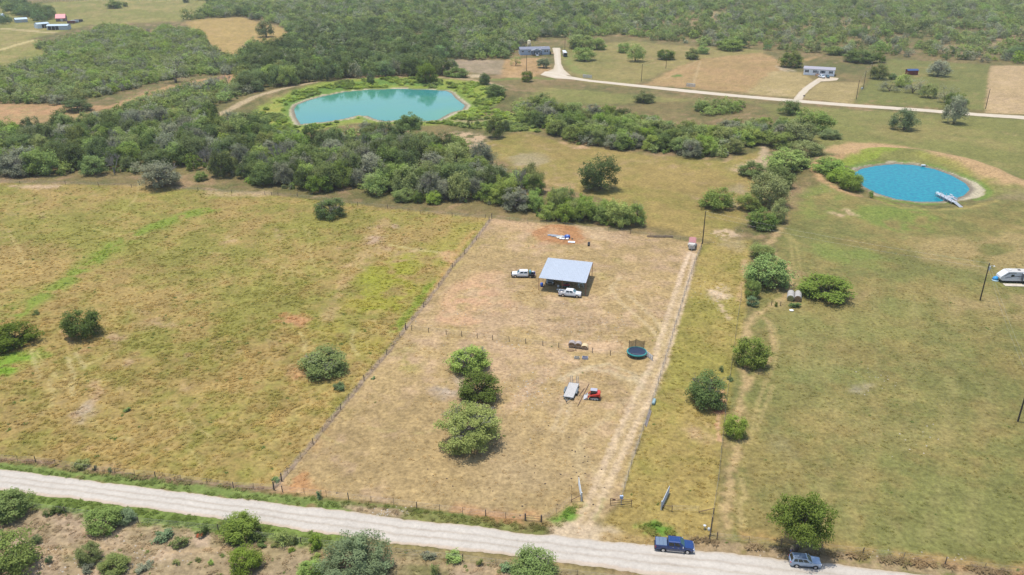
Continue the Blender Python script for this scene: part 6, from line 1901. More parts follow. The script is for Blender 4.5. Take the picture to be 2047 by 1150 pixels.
for i, (p, q, lb) in enumerate([((1177.5, 768), (1154.5, 813), 'long rusty pipe lying between trailer and red loader'), ((1168, 777.5), (1158, 791.5), 'short rusty pipe lying between trailer and the long one')]):
    x0, y0 = GP(*p)
    x1, y1 = GP(*q)
    t = thing('pipe', x0, y0, lb, 'pipe')
    MB().tube([(0, 0, .08), (x1 - x0, y1 - y0, .08 + HT1(x1, y1) - HT1(x0, y0))], .075, 8).build('tube', RUST, t)

# ------------------------------------------------------------------ trampoline
x, y = GP(1272.7, 710)
t = thing('trampoline', x, y, 'round trampoline with a teal edge pad and a dark net raised at the back', 'trampoline')
RT_, ZT = 2.25, .95
N = 36
def circ(r, z, n=N, a0=0, a1=2 * math.pi):
    return [(r * math.cos(a0 + (a1 - a0) * k / n), r * math.sin(a0 + (a1 - a0) * k / n), z) for k in range(n + (a1 - a0 < 6.28))]
MB().add([(0, 0, ZT)] + circ(RT_ * .90, ZT), [(0, 1 + k, 1 + (k + 1) % N) for k in range(N)]).build('mat', mat('jump_mat', (.008, .018, .045), .6), t)
MB().loft([circ(RT_ * .89, ZT + .02), circ(RT_ * .89, ZT + .06), circ(RT_ * 1.0, ZT + .05), circ(RT_ * 1.03, ZT - .08), circ(RT_ * 1.0, ZT - .1)], False).build('edge_pad', mat('teal_pad', (.015, .17, .16), .5), t)
MB().loft([circ(RT_ * .985, ZT - .1), circ(RT_ * .98, ZT - .35)], False).build('skirt', mat('dark_teal_skirt', (.015, .09, .085), .7), t)
for k in range(6):
    a = math.pi / 6 + k * math.pi / 3
    lg = MB().tube([(RT_ * .97 * math.cos(a - .2), RT_ * .97 * math.sin(a - .2), ZT - .05), (RT_ * .97 * math.cos(a - .2), RT_ * .97 * math.sin(a - .2), .04), (RT_ * .97 * math.cos(a + .2), RT_ * .97 * math.sin(a + .2), .04), (RT_ * .97 * math.cos(a + .2), RT_ * .97 * math.sin(a + .2), ZT - .05)], .04, 5)
    lg.build('leg', mat('leg_rust', (.22, .12, .08), .7), t)
NET = bpy.data.materials.new('safety_net')
NET.use_nodes = True
_b = NET.node_tree.nodes['Principled BSDF']
_b.inputs['Base Color'].default_value = (.03, .025, .022, 1)
_b.inputs['Alpha'].default_value = .62
PA = (R(136), R(90), R(38))
for a in PA:
    MB().tube([(RT_ * math.cos(a), RT_ * math.sin(a), ZT - .3), (RT_ * math.cos(a), RT_ * math.sin(a), ZT + 2.0)], .05, 6).build('net_pole', BLACK, t)
rows = []
for z_ in range(6):
    row = []
    for k in range(29):
        a = PA[0] + (PA[2] - PA[0]) * k / 28
        sg = 1 - abs(math.sin(2 * math.pi * k / 28)) * .16
        row.append((RT_ * .985 * math.cos(a), RT_ * .985 * math.sin(a), ZT + .05 + 1.85 * sg * z_ / 5))
    rows.append(row)
nm = MB()
nm.v = [p for r_ in rows for p in r_]
nm.f = [(i * 29 + k, i * 29 + k + 1, (i + 1) * 29 + k + 1, (i + 1) * 29 + k) for i in range(5) for k in range(28)]
nm.build('net', NET, t)
pipe_gate('field_gate', 'grey metal gate panel leaning between trampoline and drive', (1291.5, 711.5), (1304.3, 721.6), 1.25, 7, STEEL, 'gate', .04, 2)

# ------------------------------------------------------------------ hay
HAYN = mat('net_wrap', (.31, .295, .27), .8, var=.12, scale=3)
HAYG, HAYB, HAYO = mat('hay_green', (.20, .19, .07), .95, var=.3, scale=9), mat('hay_brown', (.20, .125, .065), .95, var=.3, scale=9), mat('old_hay', (.28, .24, .22), .95, var=.3, scale=6)
def bale(label, x, y, r, L_, rz, wrap, face, grp=None, sag=1.0):
    t = thing('hay_bale', x, y, label, 'hay bale', grp, rz)
    pr = [(-L_ / 2, r * .93), (-L_ / 2 + .08, r), (-.22, r), (-.18, r * .985), (.18, r), (L_ / 2 - .08, r), (L_ / 2, r * .93)]
    m = MB()
    m.loft([[(px_, rr * math.cos(2 * math.pi * k / 18), max(r * .96 + rr * math.sin(2 * math.pi * k / 18), 0) * sag) for k in range(18)] for px_, rr in pr])
    m.build('wrap', wrap, t, True)
    for s in (-1, 1):
        e = MB()
        e.loft([[(s * (L_ / 2 + .004 + d), rr * math.cos(2 * math.pi * k / 18), max(r * .96 + rr * math.sin(2 * math.pi * k / 18), .01) * sag) for k in range(18)] for d, rr in ((0, r * .92), (.03, r * .6), (.0, r * .3), (.03, r * .05))])
        e.build('end_face', face, t)
    return t
for i, (pf, fc, lb) in enumerate([((1579.2, 603), HAYG, 'left row'), ((1594, 604), HAYB, 'right row')]):
    x, y = GP(*pf)
    for k in range(3):
        bale('%s bale of the %s of white wrapped round bales, %s end' % (('front', 'middle', 'back')[k], lb, ('green' if i == 0 else 'brown')), x + (.65 + k * 1.28) * .33, y + (.65 + k * 1.28) * .94, .90, 1.24, R(70.5), HAYN, fc, 'wrapped round bales')
for p, lb, sg, wr in [((1143.3, 693.5), 'leftmost of three weathered bales by the cross fence, greyish on top', .95, HAYO), ((1156, 695), 'middle one of three weathered bales by the cross fence', .95, HAYO), ((1168.5, 697), 'collapsed yellowish bale at the right of the three by the cross fence', .7, mat('straw_heap', (.48, .38, .22), .95, var=.2, scale=6))]:
    bale(lb, *GP(*p), .80, 1.3, R(90 - 12), wr, HAYB, 'weathered bales', sg)
def trough(label, p, L_, wd, ht, m, inner, rz):
    x, y = GP(*p)
    t = thing('trough', x, y, label, 'trough', None, rz)
    q = MB()
    for s in (-1, 1):
        q.box((0, s * (wd / 2 - .03), ht / 2), (L_, .06, ht))
        q.box((s * (L_ / 2 - .03), 0, ht / 2), (.06, wd - .12, ht))
    q.box((0, 0, .05), (L_ - .12, wd - .12, .08))
    q.build('tub', m, t)
    MB().box((0, 0, ht * .6), (L_ - .14, wd - .14, .04)).build('filling', inner, t)
trough('tan feed trough lying below the cross fence, left of the blue one', (1153, 717), 1.15, .6, .42, mat('trough_tan', (.42, .40, .33), .7), BLACK, R(-8))
trough('dark blue water trough with pale rim below the cross fence', (1169.5, 717.5), 1.3, .7, .5, mat('trough_rim', (.34, .36, .44), .6), mat('trough_navy', (.015, .02, .05), .3), R(-8))
x, y = GP(1141, 701.5)
t = thing('bale_ring', x, y, 'flat dark ring of old hay on the ground left of the weathered bales', 'hay ring')
MB().loft([[( .75 * math.cos(k * .35) * 1.2, .5 * math.sin(k * .35), 0) for k in range(18)], [(.6 * math.cos(k * .35) * 1.2, .38 * math.sin(k * .35), .22) for k in range(18)]]).build('heap', HAYB, t)

# ------------------------------------------------------------------ heap of stuff behind the shed
x, y = GP(1134, 475.5)
t = thing('water_tub', x, y, 'big blue round tub turned over at the right end of the rubbish heap', 'tub')
MB().loft([circ(.95, 0, 18), circ(.85, .75, 18), circ(.6, .8, 18)]).build('shell', mat('tub_royal', (.02, .06, .26), .35), t, True)
MB().tube([(0, 0, .8), (0, 0, .86)], .35, 12).build('base', mat('tub_pale', (.25, .38, .62), .4), t)
PAL = mat('grey_sheet', (.20, .215, .24), .6, var=.15, scale=2)
for i, (p, L_, wd, rz, tilt, m_, lb) in enumerate([((1105, 471.5), 3.2, 1.1, -14, 4, PAL, 'grey roofing sheet at the left end of the rubbish heap'), ((1112, 473), 3.0, 1.2, -20, 9, PAL, 'buckled grey sheet in the middle of the rubbish heap'), ((1119.5, 475), 2.4, 1.0, 28, 12, mat('cream_board', (.42, .40, .33), .7), 'cream board propped in the rubbish heap'), ((1126.5, 474.5), 1.8, 1.0, -10, 10, mat('slate_blue', (.20, .25, .33), .6), 'bluish sheet beside the blue tub'),
                                                  ((1142.5, 484.8), 2.1, 1.1, -10, 3, WHITE, 'white panel lying apart in front of the rubbish heap')]):
    x, y = GP(*p)
    t = thing('metal_sheet', x, y, lb, 'sheet', None, R(rz))
    t.rotation_euler.x = R(tilt)
    t.location.z += .14 + math.sin(R(tilt)) * wd / 2
    for k in range(4):
        MB().box((-L_ / 2 + L_ / 4 * (k + .5), 0, 0), (L_ / 4 - .015, wd, .05), ry=R((-6, 5, -4, 6)[k])).build('sheet', m_, t)
for p, lb in [((1121, 478.3), 'left white sack at the front of the rubbish heap'), ((1126.2, 478.9), 'middle white sack at the front of the rubbish heap'), ((1134, 479), 'right flat white sack below the blue tub')]:
    x, y = GP(*p)
    t = thing('white_sack', x, y, lb, 'sack', 'white sacks at the heap', random.random())
    MB().dome((0, 0, .22), .5, 9, 3, .48, True, .25).build('bag', WHITE, t, True)
    MB().tube([(.45, 0, .3), (.6, 0, .4)], [.08, .12], 6).build('tied_neck', WHITE, t)
x, y = GP(1143.8, 478.5)
t = thing('log_stump', x, y, 'small brown stump on the red earth right of the blue tub', 'stump')
MB().tube([(0, 0, 0), (.02, 0, .35)], [.3, .24], 9).build('stump', BARK, t)

# ------------------------------------------------------------------ stock trailer in the plot corner
x, y = GP(1382.6, 499)
t = thing('horse_trailer', x, y, 'old stock trailer with white nose and faded red roof by the plot corner pole', 'trailer', None, R(76))
CRM = mat('cream_paint', (.42, .40, .36), .5, var=.1, scale=2)
TEALG = mat('teal_grey', (.16, .22, .24), .5, var=.15, scale=2)
MB().loft([[(px_, -w_, .5), (px_, w_, .5), (px_, w_, zt), (px_, w_ * .8, zt + .12), (px_, -w_ * .8, zt + .12), (px_, -w_, zt)] for px_, w_, zt in ((-.95, .45, 1.5), (-.75, .85, 1.85), (-.3, 1.0, 2.0), (.1, 1.0, 2.05))]).build('nose', CRM, t)
MB().loft([[(px_, -1.0, .5), (px_, 1.0, .5), (px_, 1.0, 2.1), (px_, -1.0, 2.1)] for px_ in (.1, 4.6)]).build('box', TEALG, t)
MB().loft([[(px_, -1.05, 2.1), (px_, -.6, 2.26), (px_, .6, 2.26), (px_, 1.05, 2.1)] for px_ in (.0, 4.7)]).build('roof', mat('faded_red', (.30, .13, .12), .6, var=.2, scale=1.5), t)
for s in (-1, 1):
    MB().box((2.3, s * 1.02, 1.55), (4.2, .03, .26)).build('vent_slot', BLACK, t)
    MB().box((2.5, s * 1.14, .72), (1.9, .26, .1)).build('mudguard', CRM, t)
    for k in (2.05, 2.95):
        wheel(t, k, s * 1.1, .34, .2)
    MB().tube([(-.2, s * .7, .5), (-1.8, 0, .5)], .06, 5).build('drawbar', BLACK, t)
MB().tube([(-1.6, 0, .1), (-1.6, 0, .8)], .05, 5).build('jack', STEEL, t)

# ------------------------------------------------------------------ travel trailer at the right edge
x, y = GP(2001, 565.5)
hR = R(-3)
t = thing('travel_trailer', x, y, 'white travel trailer with sloped nose and grey swoosh at the right edge', 'travel trailer', None, hR)
RVW = mat('rv_white', (.52, .53, .54), .4, var=.03, scale=1)
RVG = mat('rv_grey', (.36, .38, .41), .4)
LRV, WRV = 9.4, 2.5
side = [(.35, .62), (LRV, .62), (LRV, 3.15), (1.9, 3.2), (1.2, 3.08), (-.35, 1.75), (-.45, 1.2), (-.1, .75)]
MB().loft([[(a, 0, b) for a, b in side], [(a, WRV, b) for a, b in side]]).build('shell', RVW, t)
MB().loft([[(1.35, .12, 3.18), (LRV - .1, .12, 3.14), (LRV - .1, WRV - .12, 3.14), (1.35, WRV - .12, 3.18)], [(1.5, .3, 3.26), (LRV - .2, .3, 3.24), (LRV - .2, WRV - .3, 3.24), (1.5, WRV - .3, 3.26)]]).build('roof', mat('rv_roof', (.40, .38, .35), .7), t)
sw = MB()
sw.plate([(.55, -.015, 1.25), (5.0, -.015, 1.25), (5.0, -.015, 2.7), (1.55, -.015, 2.7)], .02)
sw.build('grey_band', mat('rv_band', (.46, .48, .52), .4), t)
st = MB()
for k in range(8):
    a, b = k / 8, (k + 1) / 8
    zc = lambda u: 1.35 + .35 * math.sin(u * 2.2) + .2 * u
    st.plate([(.8 + 4.2 * a, -.04, zc(a)), (.8 + 4.2 * b, -.04, zc(b)), (.8 + 4.2 * b, -.04, zc(b) + .16), (.8 + 4.2 * a, -.04, zc(a) + .16)], .02)
st.build('swoosh', mat('rv_dark', (.08, .085, .10), .5), t)
st = MB()
st.plate([(.45, -.04, 2.0), (.65, -.04, 2.0), (1.75, -.04, 2.85), (1.6, -.04, 2.95)], .02)
st.plate([(1.6, -.04, 2.78), (3.4, -.04, 2.82), (3.4, -.04, 2.92), (1.6, -.04, 2.95)], .02)
st.build('nose_stripe', mat('rv_dark', (.08, .085, .10), .5), t)
for a in (2.6, 6.2, 7.8):
    MB().box((a, -.05 if a < 5 else -.95, 2.15), (.85, .05, .55)).build('side_window', GLASS, t)
sl_ = MB().box((6.7, -.45, 1.95), (3.3, .92, 1.9))
so_ = sl_.build('slide_out', RVW, t)
MB().box((6.7, -.45, 2.93), (3.4, .98, .05)).build('slide_roof', RVW, so_)
MB().box((5.02, -.45, 1.9), (.06, .96, 2.0)).build('slide_trim', mat('rv_dark', (.08, .085, .10), .5), so_)
MB().box((LRV / 2 + .2, .2, .5), (LRV - 1.2, .1, .34)).build('underbody', BLACK, t)
MB().box((LRV / 2 + .2, WRV - .2, .5), (LRV - 1.2, .1, .34)).build('underbody', BLACK, t)
for k in (4.3, 5.2):
    wheel(t, k, .12, .36, .22)
    wheel(t, k, WRV - .12, .36, .22)
for a, b in ((2.2, 1.2), (4.6, 1.3)):
    MB().box((a, b, 3.32), (.6, .6, .14)).build('roof_vent', BLACK if a > 3 else RVW, t)
for s in (.4, WRV - .4):
    MB().tube([(.2, s, .6), (-1.5, WRV / 2, .55)], .06, 5).build('drawbar', BLACK, t)
t2 = thing('tongue_cover', *GP(1991.5, 562.5), 'bright blue tarp wrapped round the tongue of the travel trailer', 'tarp')
MB().dome((0, .6, .35), .78, 14, 4, 1.15, False, .12).build('tarp', mat('cyan_tarp', (.01, .22, .50), .5), t2, True)
MB().dome((0, .55, .0), .92, 14, 3, .55, False, .12).build('pale_skirt', mat('pale_tarp', (.45, .62, .68), .6), t2, True)
x0, y0 = GP(2005, 568)
t = thing('patio_mat', x0, y0, 'cream patio mat spread along the travel trailer', 'mat', None, R(-4))
MB().box((4.6, -.55, .05), (9.2, 1.7, .03)).build('mat', mat('cream_mat', (.42, .37, .30), .9, var=.15, scale=1.5), t)
MB().box((2.5, -1.0, .075), (1.6, .16, .02), rz=.2).build('stain', mat('mat_stain', (.32, .26, .22), .9), t)
x0, y0 = GP(2051, 556)
t = thing('storage_hut', x0, y0, 'tall narrow white hut behind the travel trailer at the right edge', 'hut', None, R(-4))
MB().box((.6, .6, 2.1), (1.3, 1.2, 4.2)).build('wall', WHITEH, t)
MB().box((.6, .6, 4.26), (1.5, 1.4, .12)).build('roof', mat('slate_roof', (.16, .17, .22), .6), t)
MB().box((-.07, .6, 2.1), (.06, 1.2, 4.2)).build('corner_trim', mat('slate_roof', (.16, .17, .22), .6), t)

# ------------------------------------------------------------------ jetty on the blue pond
A_, B_ = GP(1927, 416.5), GP(1874, 395.5)
hD = math.atan2(B_[1] - A_[1], B_[0] - A_[0])
LD = math.hypot(B_[0] - A_[0], B_[1] - A_[1])
t = thing('jetty', A_[0], A_[1], 'white wooden jetty with rails and a bench reaching into the blue pond', 'jetty', None, hD, z=.1)
DECK = mat('white_deck', (.33, .355, .39), .7, var=.12, scale=2)
nb = 44
for k in range(nb):
    u = (k + .5) / nb
    wv = 1.3 if u < .34 else 2.0
    zz = .15 + .75 * min(u / .34, 1)
    MB().box((u * LD, .2 if u > .34 else 0, zz), (LD / nb - .03, wv, .06)).build('plank', DECK, t)
for k in range(5):
    for e in range(5):
        MB().box((LD * .72 + e * .5 - 1, -1.2 - k * .42, .9), (.47, .40, .06)).build('plank', DECK, t)
for u in (.36, .5, .64, .78, .92, .99):
    for s in (-1, 1):
        MB().tube([(u * LD, .2 + s * 1.0, -1.2), (u * LD, .2 + s * 1.0, 1.75 if u < .9 else 1.3)], .09, 6).build('pile', WOODL, t)
for s in (-1, 1):
    if s > 0:
        MB().box((LD * .57, .2 + s * 1.0, 1.72), (LD * .44, .14, .08)).build('handrail', DECK, t)
MB().box((LD * .45, -.85, 1.35), (2.2, .5, .08)).build('bench_seat', DECK, t)
MB().box((LD * .45, -1.12, 1.7), (2.2, .07, .6)).build('bench_back', DECK, t)
MB().box((LD * .78, -2.6, 1.3), (1.6, .5, .08)).build('bench_seat', DECK, t)
MB().box((LD * .99 + .4, .2, .95), (.8, .8, .3)).build('end_box', mat('pale_teal', (.45, .62, .66), .6), t)
x, y = GP(1845.5, 333)
t = thing('pond_pump', x, y, 'small pale pump box on the far edge of the blue pond', 'pump box', z=.1)
MB().box((0, 0, .35), (1.6, .8, .5)).build('box', WHITE, t)
MB().tube([(.6, 0, .6), (1.4, -.6, .1)], .08, 6).build('pipe', BLACK, t)
# ------------------------------------------------------------------ fences
fence('long wire fence with dark wooden posts between the pasture and the plot', [(548, 978), (626, 888), (681, 819), (728, 761), (773, 709), (811, 659), (847, 614), (877, 574), (904, 535), (929, 508), (952, 480), (983, 437)],
      [(626, 888), (681, 819), (728, 761), (773, 709), (847, 614), (877, 574), (904, 535), (929, 508), (952, 480), (978, 441)], 4.2, group='wire fences', big=[(548, 980), (563, 962), (811, 659), (983, 437)])
fence('cross fence of evenly spaced posts dividing the plot', [(811, 659), (1018, 683), (1151, 702), (1220, 711), (1304, 721)],
      [(823, 661), (857, 665), (892, 669), (923, 673), (954, 676), (985, 680), (1018, 683), (1051, 687), (1085, 691), (1117, 696), (1151, 702), (1184, 706), (1220, 711), (1262, 716), (1304, 721)], 5, group='wire fences', fill=False)
fence('wire fence along the right side of the plot beside the drive', [(1242, 1001), (1262, 932), (1286, 860), (1305, 802), (1330, 720), (1352, 645), (1375, 568), (1388, 528), (1402, 494)], [(1402, 494)], 4.0, group='wire fences')
fence('front wire fence between plot and gravel road', [(548, 980), (565, 984), (697, 999), (833, 1016), (971, 1033), (1050, 1041)], [(565, 984), (697, 999), (833, 1016), (971, 1033)], 4.0, group='wire fences')
fence('wire fence overgrown with dead vines between left pasture and road', [(-200, 894), (0, 920), (72, 925), (190, 943), (311, 955), (467, 976), (548, 980)], [(72, 925), (190, 943), (311, 955), (467, 976)], 4.5, group='wire fences')
fence('wire fence between the pasture and the wood behind it', [(-100, 362), (0, 366), (197, 371), (263, 375), (396, 382), (463, 387), (543, 391), (640, 400), (715, 411), (775, 417), (840, 428), (904, 433), (970, 437)],
      [(40, 368), (131, 369), (197, 371), (263, 375), (330, 378), (396, 382), (463, 387), (530, 390), (543, 391), (556, 391), (595, 393), (715, 411), (775, 417), (840, 428), (904, 433), (970, 437)], 9, group='wire fences', fill=False)
fence('back wire fence of the plot below the creek trees', [(983, 437), (1130, 453), (1260, 468), (1300, 474), (1360, 480), (1405, 485)], [(1260, 468), (1405, 485)], 6, group='wire fences')
fence('wire fence beside the dirt track right of the grassy strip', [(1418, 1080), (1425, 1030), (1436, 960), (1444, 880), (1452, 800), (1464, 720), (1474, 640), (1482, 590)], [(1418, 1080)], 5.0, group='wire fences')
fence('roadside wire fence above the ditch at lower right', [(1418, 1080), (1433, 1078), (1561, 1092), (1724, 1108), (1889, 1128), (2047, 1148), (2250, 1172)], [(1433, 1078), (1561, 1092), (1724, 1108), (1889, 1128)], 5.0, group='wire fences')
fence('wire fence south of the gravel road behind green verge weeds', [(-100, 1000), (0, 1008), (130, 1026), (277, 1047), (437, 1062), (602, 1087), (700, 1098), (925, 1122), (1060, 1140), (1250, 1165)], [(0, 1008), (130, 1026), (277, 1047), (437, 1062), (602, 1087), (925, 1122)], 6.0, group='wire fences')
fence('short wire run between the right open gate and the corner brace', [(1343, 1022), (1397, 1024)], [], 4.0, group='wire fences')
fence('wire fence from the pipe frame to the left open gate', [(1082, 1043), (1112, 1026), (1142, 1003)], [], 4.0, group='wire fences')
x, y = GP(1318, 474.5)
t = thing('log_pile', x, y, 'dark heap of logs and pipe along the back fence of the plot', 'log pile')
for k in range(6):
    MB().tube([(-4 + (k % 3) * 2.6 + random.uniform(-.3, .3), .2 * (k // 3), .2 + .25 * (k // 3)), (-1 + (k % 3) * 2.6, -.35 + .2 * (k // 3), .2 + .25 * (k // 3))], .13, 7).build('log', mat('dark_log', (.12, .085, .06), .9, var=.3), t)

# ------------------------------------------------------------------ gates
GALV = mat('bright_galvanised', (.40, .42, .43), .6)
g, L_ = pipe_gate('field_gate', 'galvanised gate swung open left of the drive', (1162.3, 1002), (1156.5, 969), 1.45, 7, GALV, r=.055, mids=3)
MB().tube([(0, 0, -.2), (0, 0, 1.8)], .12, 8).build('gate_post', GALV, g)
g, L_ = pipe_gate('field_gate', 'galvanised gate swung open at the grassy strip, right of the brown pipe gate', (1321.5, 1019.5), (1337, 986), 1.45, 7, GALV, r=.055, mids=3)
MB().tube([(0, 0, -.2), (0, 0, 1.8)], .12, 8).build('gate_post', GALV, g)
g, L_ = pipe_gate('pipe_gate', 'brown pipe gate with four rails beside the drive', (1219.5, 1010), (1262, 1013.8), 1.35, 4, RUST, r=.045, z0=.3)
MB().box((L_ * .17, -.05, 1.22), (.5, .03, .2)).build('badge', mat('badge_brown', (.16, .07, .05), .6), g)
x, y = GP(1241.8, 1010)
t = thing('gate_opener', x, y + .25, 'pale blue gate opener box on a post behind the brown pipe gate', 'gate opener')
MB().tube([(0, 0, 0), (0, 0, 1.5)], .07, 6).build('post', GALV, t)
MB().box((0, 0, 1.45), (.55, .3, .6)).build('box', mat('opener_blue', (.30, .38, .50), .5), t)
for (a, b, c, lb) in [((1142.5, 1004), (1161, 1001.5), 0, 'rusty pipe brace left of the left open gate'), ((1325.5, 1016), (1343, 1023), 0, 'rusty pipe brace right of the right open gate'), ((1397.5, 1026), (1426.5, 1027.5), 0, 'rusty pipe brace at the corner by the dirt track')]:
    x0, y0 = GP(*a)
    x1, y1 = GP(*b)
    t = thing('fence_brace', x0, y0, lb, 'fence brace', None, math.atan2(y1 - y0, x1 - x0))
    l_ = math.hypot(x1 - x0, y1 - y0)
    hi_l = lb.endswith('dirt track')
    MB().tube([(0, 0, -.1), (0, 0, .35 if hi_l else .6)], .06, 6).build('post', RUST, t)
    MB().tube([(l_, 0, -.1), (l_, 0, 1.2)], .06, 6).build('post', RUST, t)
    MB().tube([(0, 0, .3 if hi_l else .5), (l_, 0, 1.15)], .055, 6).build('brace_pipe', RUST, t)
g, L_ = pipe_gate('fence_section', 'low brown pipe frame between two stout posts in the front fence', (1050, 1041), (1082, 1044), 1.1, 3, RUST, 'fence frame', r=.03)
for q in (0, L_):
    MB().tube([(q, 0, -.1), (q, 0, 1.45)], .13, 8).build('frame_post', WOODP, g)
g, L_ = pipe_gate('ranch_gate', 'pale gate on the lane nearest the grey house', (1165.5, 155.5), (1182.5, 157), 1.9, 6, GALV, r=.11, mids=2)
g, L_ = pipe_gate('ranch_gate', 'pale gate on the lane at the ploughed field', (1372.5, 173), (1389, 174.5), 1.9, 6, GALV, r=.11, mids=2)

# ------------------------------------------------------------------ poles and wires
pole('a', (1404, 488), (1408, 426), 'bare dark utility pole at the far right corner of the plot')
pole('b', (1959, 601), (1976, 530), 'utility pole with transformer and lamp left of the travel trailer', True)
pole('c', (2034.5, 843), (2050, 760), 'utility pole cut by the right edge of the photo')
pole('d', (1282, 163), (1284, 128), 'utility pole standing on the upper field above the lane')
pole('e', (1331, 137), (1333, 104), 'utility pole in front of the round dark tree, upper field')
pole('f', (1052.5, 143), (1053, 106), 'utility pole behind the dark bush below the grey house')
pole('g', (1129, 103), (1129, 70), 'utility pole beside the white topped bus')
pole('h', (1711.5, 199), (1718, 160), 'nearest of the three utility poles right of the white house')
pole('i', (1725.5, 178), (1732, 142), 'middle of the three utility poles right of the white house')
pole('j', (1739, 158), (1746, 122), 'farthest of the three utility poles right of the white house')
pole('k', (1970, 218), (1979, 179), 'utility pole at the corner of the tan ploughed field')
for a, b, lb in [('a', 'b', 'thin wire from the plot corner pole to the transformer pole'), ('b', 'c', 'thin wire leaving the transformer pole to the right edge'), ('d', 'e', 'thin wire between the two upper field poles'), ('h', 'i', 'thin wire between the near and middle pole by the white house'), ('i', 'j', 'thin wire between the middle and far pole by the white house')]:
    wire_between(a, b, lb)
    wire_between(a, b, lb, off=1.2, sag=1.1)

# ------------------------------------------------------------------ white house with cars
SHIN = mat('grey_shingle', (.26, .25, .28), .85, var=.12, scale=3)
t, L_ = house('mobile_home', 'long white house with dark shuttered windows and grey roof', (1605.5, 149.5), (1667, 153.2), 8.5, 3.9, 4.9, WHITEH, SHIN,
              [(.085, .13, 1.7, 3.1), (.345, .385, 1.7, 3.1), (.585, .615, 1.7, 3.1), (.635, .665, 1.7, 3.1), (.86, .91, 1.7, 3.1)], .46)
MB().box((L_ / 2, -.02, .35), (L_ + .02, .06, .7)).build('skirting', WHITEH, t)
st = MB()
for k in range(4):
    st.box((.46 * L_, -.4 - k * .4, 1.0 - k * .25), (2.0, .4, .12))
st.box((.46 * L_ - 1.05, -1.2, 1.0), (.1, 1.8, 1.0)).box((.46 * L_ + 1.05, -1.2, 1.0), (.1, 1.8, 1.0))
st.build('wooden_steps', mat('pine_steps', (.46, .28, .16), .8), t)
x, y = GP(1643.5, 156.5)
pickup('white pickup parked on the forecourt of the white house', x, y + 1, R(-78), WHITE)
x, y = GP(1655, 156.5)
suv('dark green car parked on the forecourt of the white house', x, y + .6, R(-100), mat('dark_car', (.04, .06, .06), .3), name='parked_car', cat='car')
x, y = GP(1385, 118)
suv('white car parked under the round tree at the upper field', x, y, R(8), WHITE, name='parked_car', cat='car', tall=.95)
x, y = GP(1607, 196)
t = thing('mail_box', x, y, 'small black box at the mouth of the house drive', 'mailbox')
MB().tube([(0, 0, 0), (0, 0, 1.0)], .08, 6).build('post', BLACK, t)
MB().loft([[(-.5, .3 * math.cos(a), 1.2 + .3 * math.sin(a)) for a in (0, .8, 1.57, 2.3, 3.14, 3.9, 4.7, 5.5)], [(.5, .3 * math.cos(a), 1.2 + .3 * math.sin(a)) for a in (0, .8, 1.57, 2.3, 3.14, 3.9, 4.7, 5.5)]]).build('box', BLACK, t)
x, y = GP(1723, 178.5)
t = thing('meter_box', x, y, 'pale electric box at the foot of the middle utility pole', 'electric box')
MB().box((0, 0, .5), (1.0, .6, 1.0)).build('box', GALV, t)
MB().box((0, -.31, .5), (.7, .03, .7)).build('door', STEEL, t)

# ------------------------------------------------------------------ grey house with porch
GRW = mat('blue_grey_siding', (.36, .42, .50), .6, var=.05, scale=2)
t, L_ = house('house', 'blue grey house with a gabled front porch and dark roof', (1040, 110.5), (1099, 109.3), 8.5, 4.0, 5.3, GRW, mat('dark_shingle', (.15, .16, .20), .85, var=.12, scale=3),
              [(.05, .12, 2.0, 3.1), (.275, .315, 1.9, 3.0), (.81, .87, 1.8, 3.2), (.885, .945, 1.8, 3.2)], .5, shutters=False)
p0, p1 = .36 * L_, .70 * L_
pm = MB()
pm.box(((p0 + p1) / 2, -1.6, .75), (p1 - p0, 3.2, .2))
pm.build('porch_deck', WOODL, t)
for k in range(5):
    a = p0 + .2 + (p1 - p0 - .4) * k / 4
    if k != 2:
        MB().box((a, -3.1, 2.1), (.28, .28, 2.6)).build('porch_post', mat('porch_dark', (.06, .05, .055), .7), t)
gp = MB()
mid = (p0 + p1) / 2
gp.plate([(p0 - .3, -3.4, 3.5), (mid, -3.4, 5.1), (mid, 2.5, 5.1), (p0 - .3, 2.5, 3.5)][::-1], .14)
gp.plate([(mid, -3.4, 5.1), (p1 + .3, -3.4, 3.5), (p1 + .3, 2.5, 3.5), (mid, 2.5, 5.1)][::-1], .14)
gp.build('porch_roof', mat('dark_shingle', (.15, .16, .20), .85), t)
MB().add([(p0, -3.3, 3.5), (p1, -3.3, 3.5), (mid, -3.3, 4.95), (p0, -3.15, 3.5), (p1, -3.15, 3.5), (mid, -3.15, 4.95)], [(0, 1, 2), (5, 4, 3), (0, 3, 4, 1), (1, 4, 5, 2), (2, 5, 3, 0)]).build('porch_gable', GRW, t)
tr = MB()
for a, b in (((p0 - .3, 3.42), (mid, 5.02)), ((mid, 5.02), (p1 + .3, 3.42))):
    tr.tube([(a[0], -3.45, a[1]), (b[0], -3.45, b[1])], .12, 4)
tr.build('porch_trim', WHITE, t)
rl = MB()
for k in range(20):
    rl.box((p0 + .2 + (p1 - p0 - .4) * k / 19, -3.1, 1.35), (.1, .1, 1.0))
rl.box((mid, -3.1, 1.85), (p1 - p0, .14, .1))
rl.build('railing', mat('porch_dark', (.06, .05, .055), .7), t)
st = MB()
for k in range(4):
    st.box((mid + .3, -3.5 - k * .4, .65 - k * .17), (1.9, .4, .14))
for s in (-1, 1):
    st.tube([(mid + .3 + s * 1.1, -3.2, 2.0), (mid + .3 + s * 1.1, -5.0, 1.0)], .12, 4)
st.build('porch_steps', WHITE, t)
MB().box((L_ + 1.6, .5, .9), (3.0, 2.0, .2)).build('side_deck', mat('pine_steps', (.46, .28, .16), .8), t)
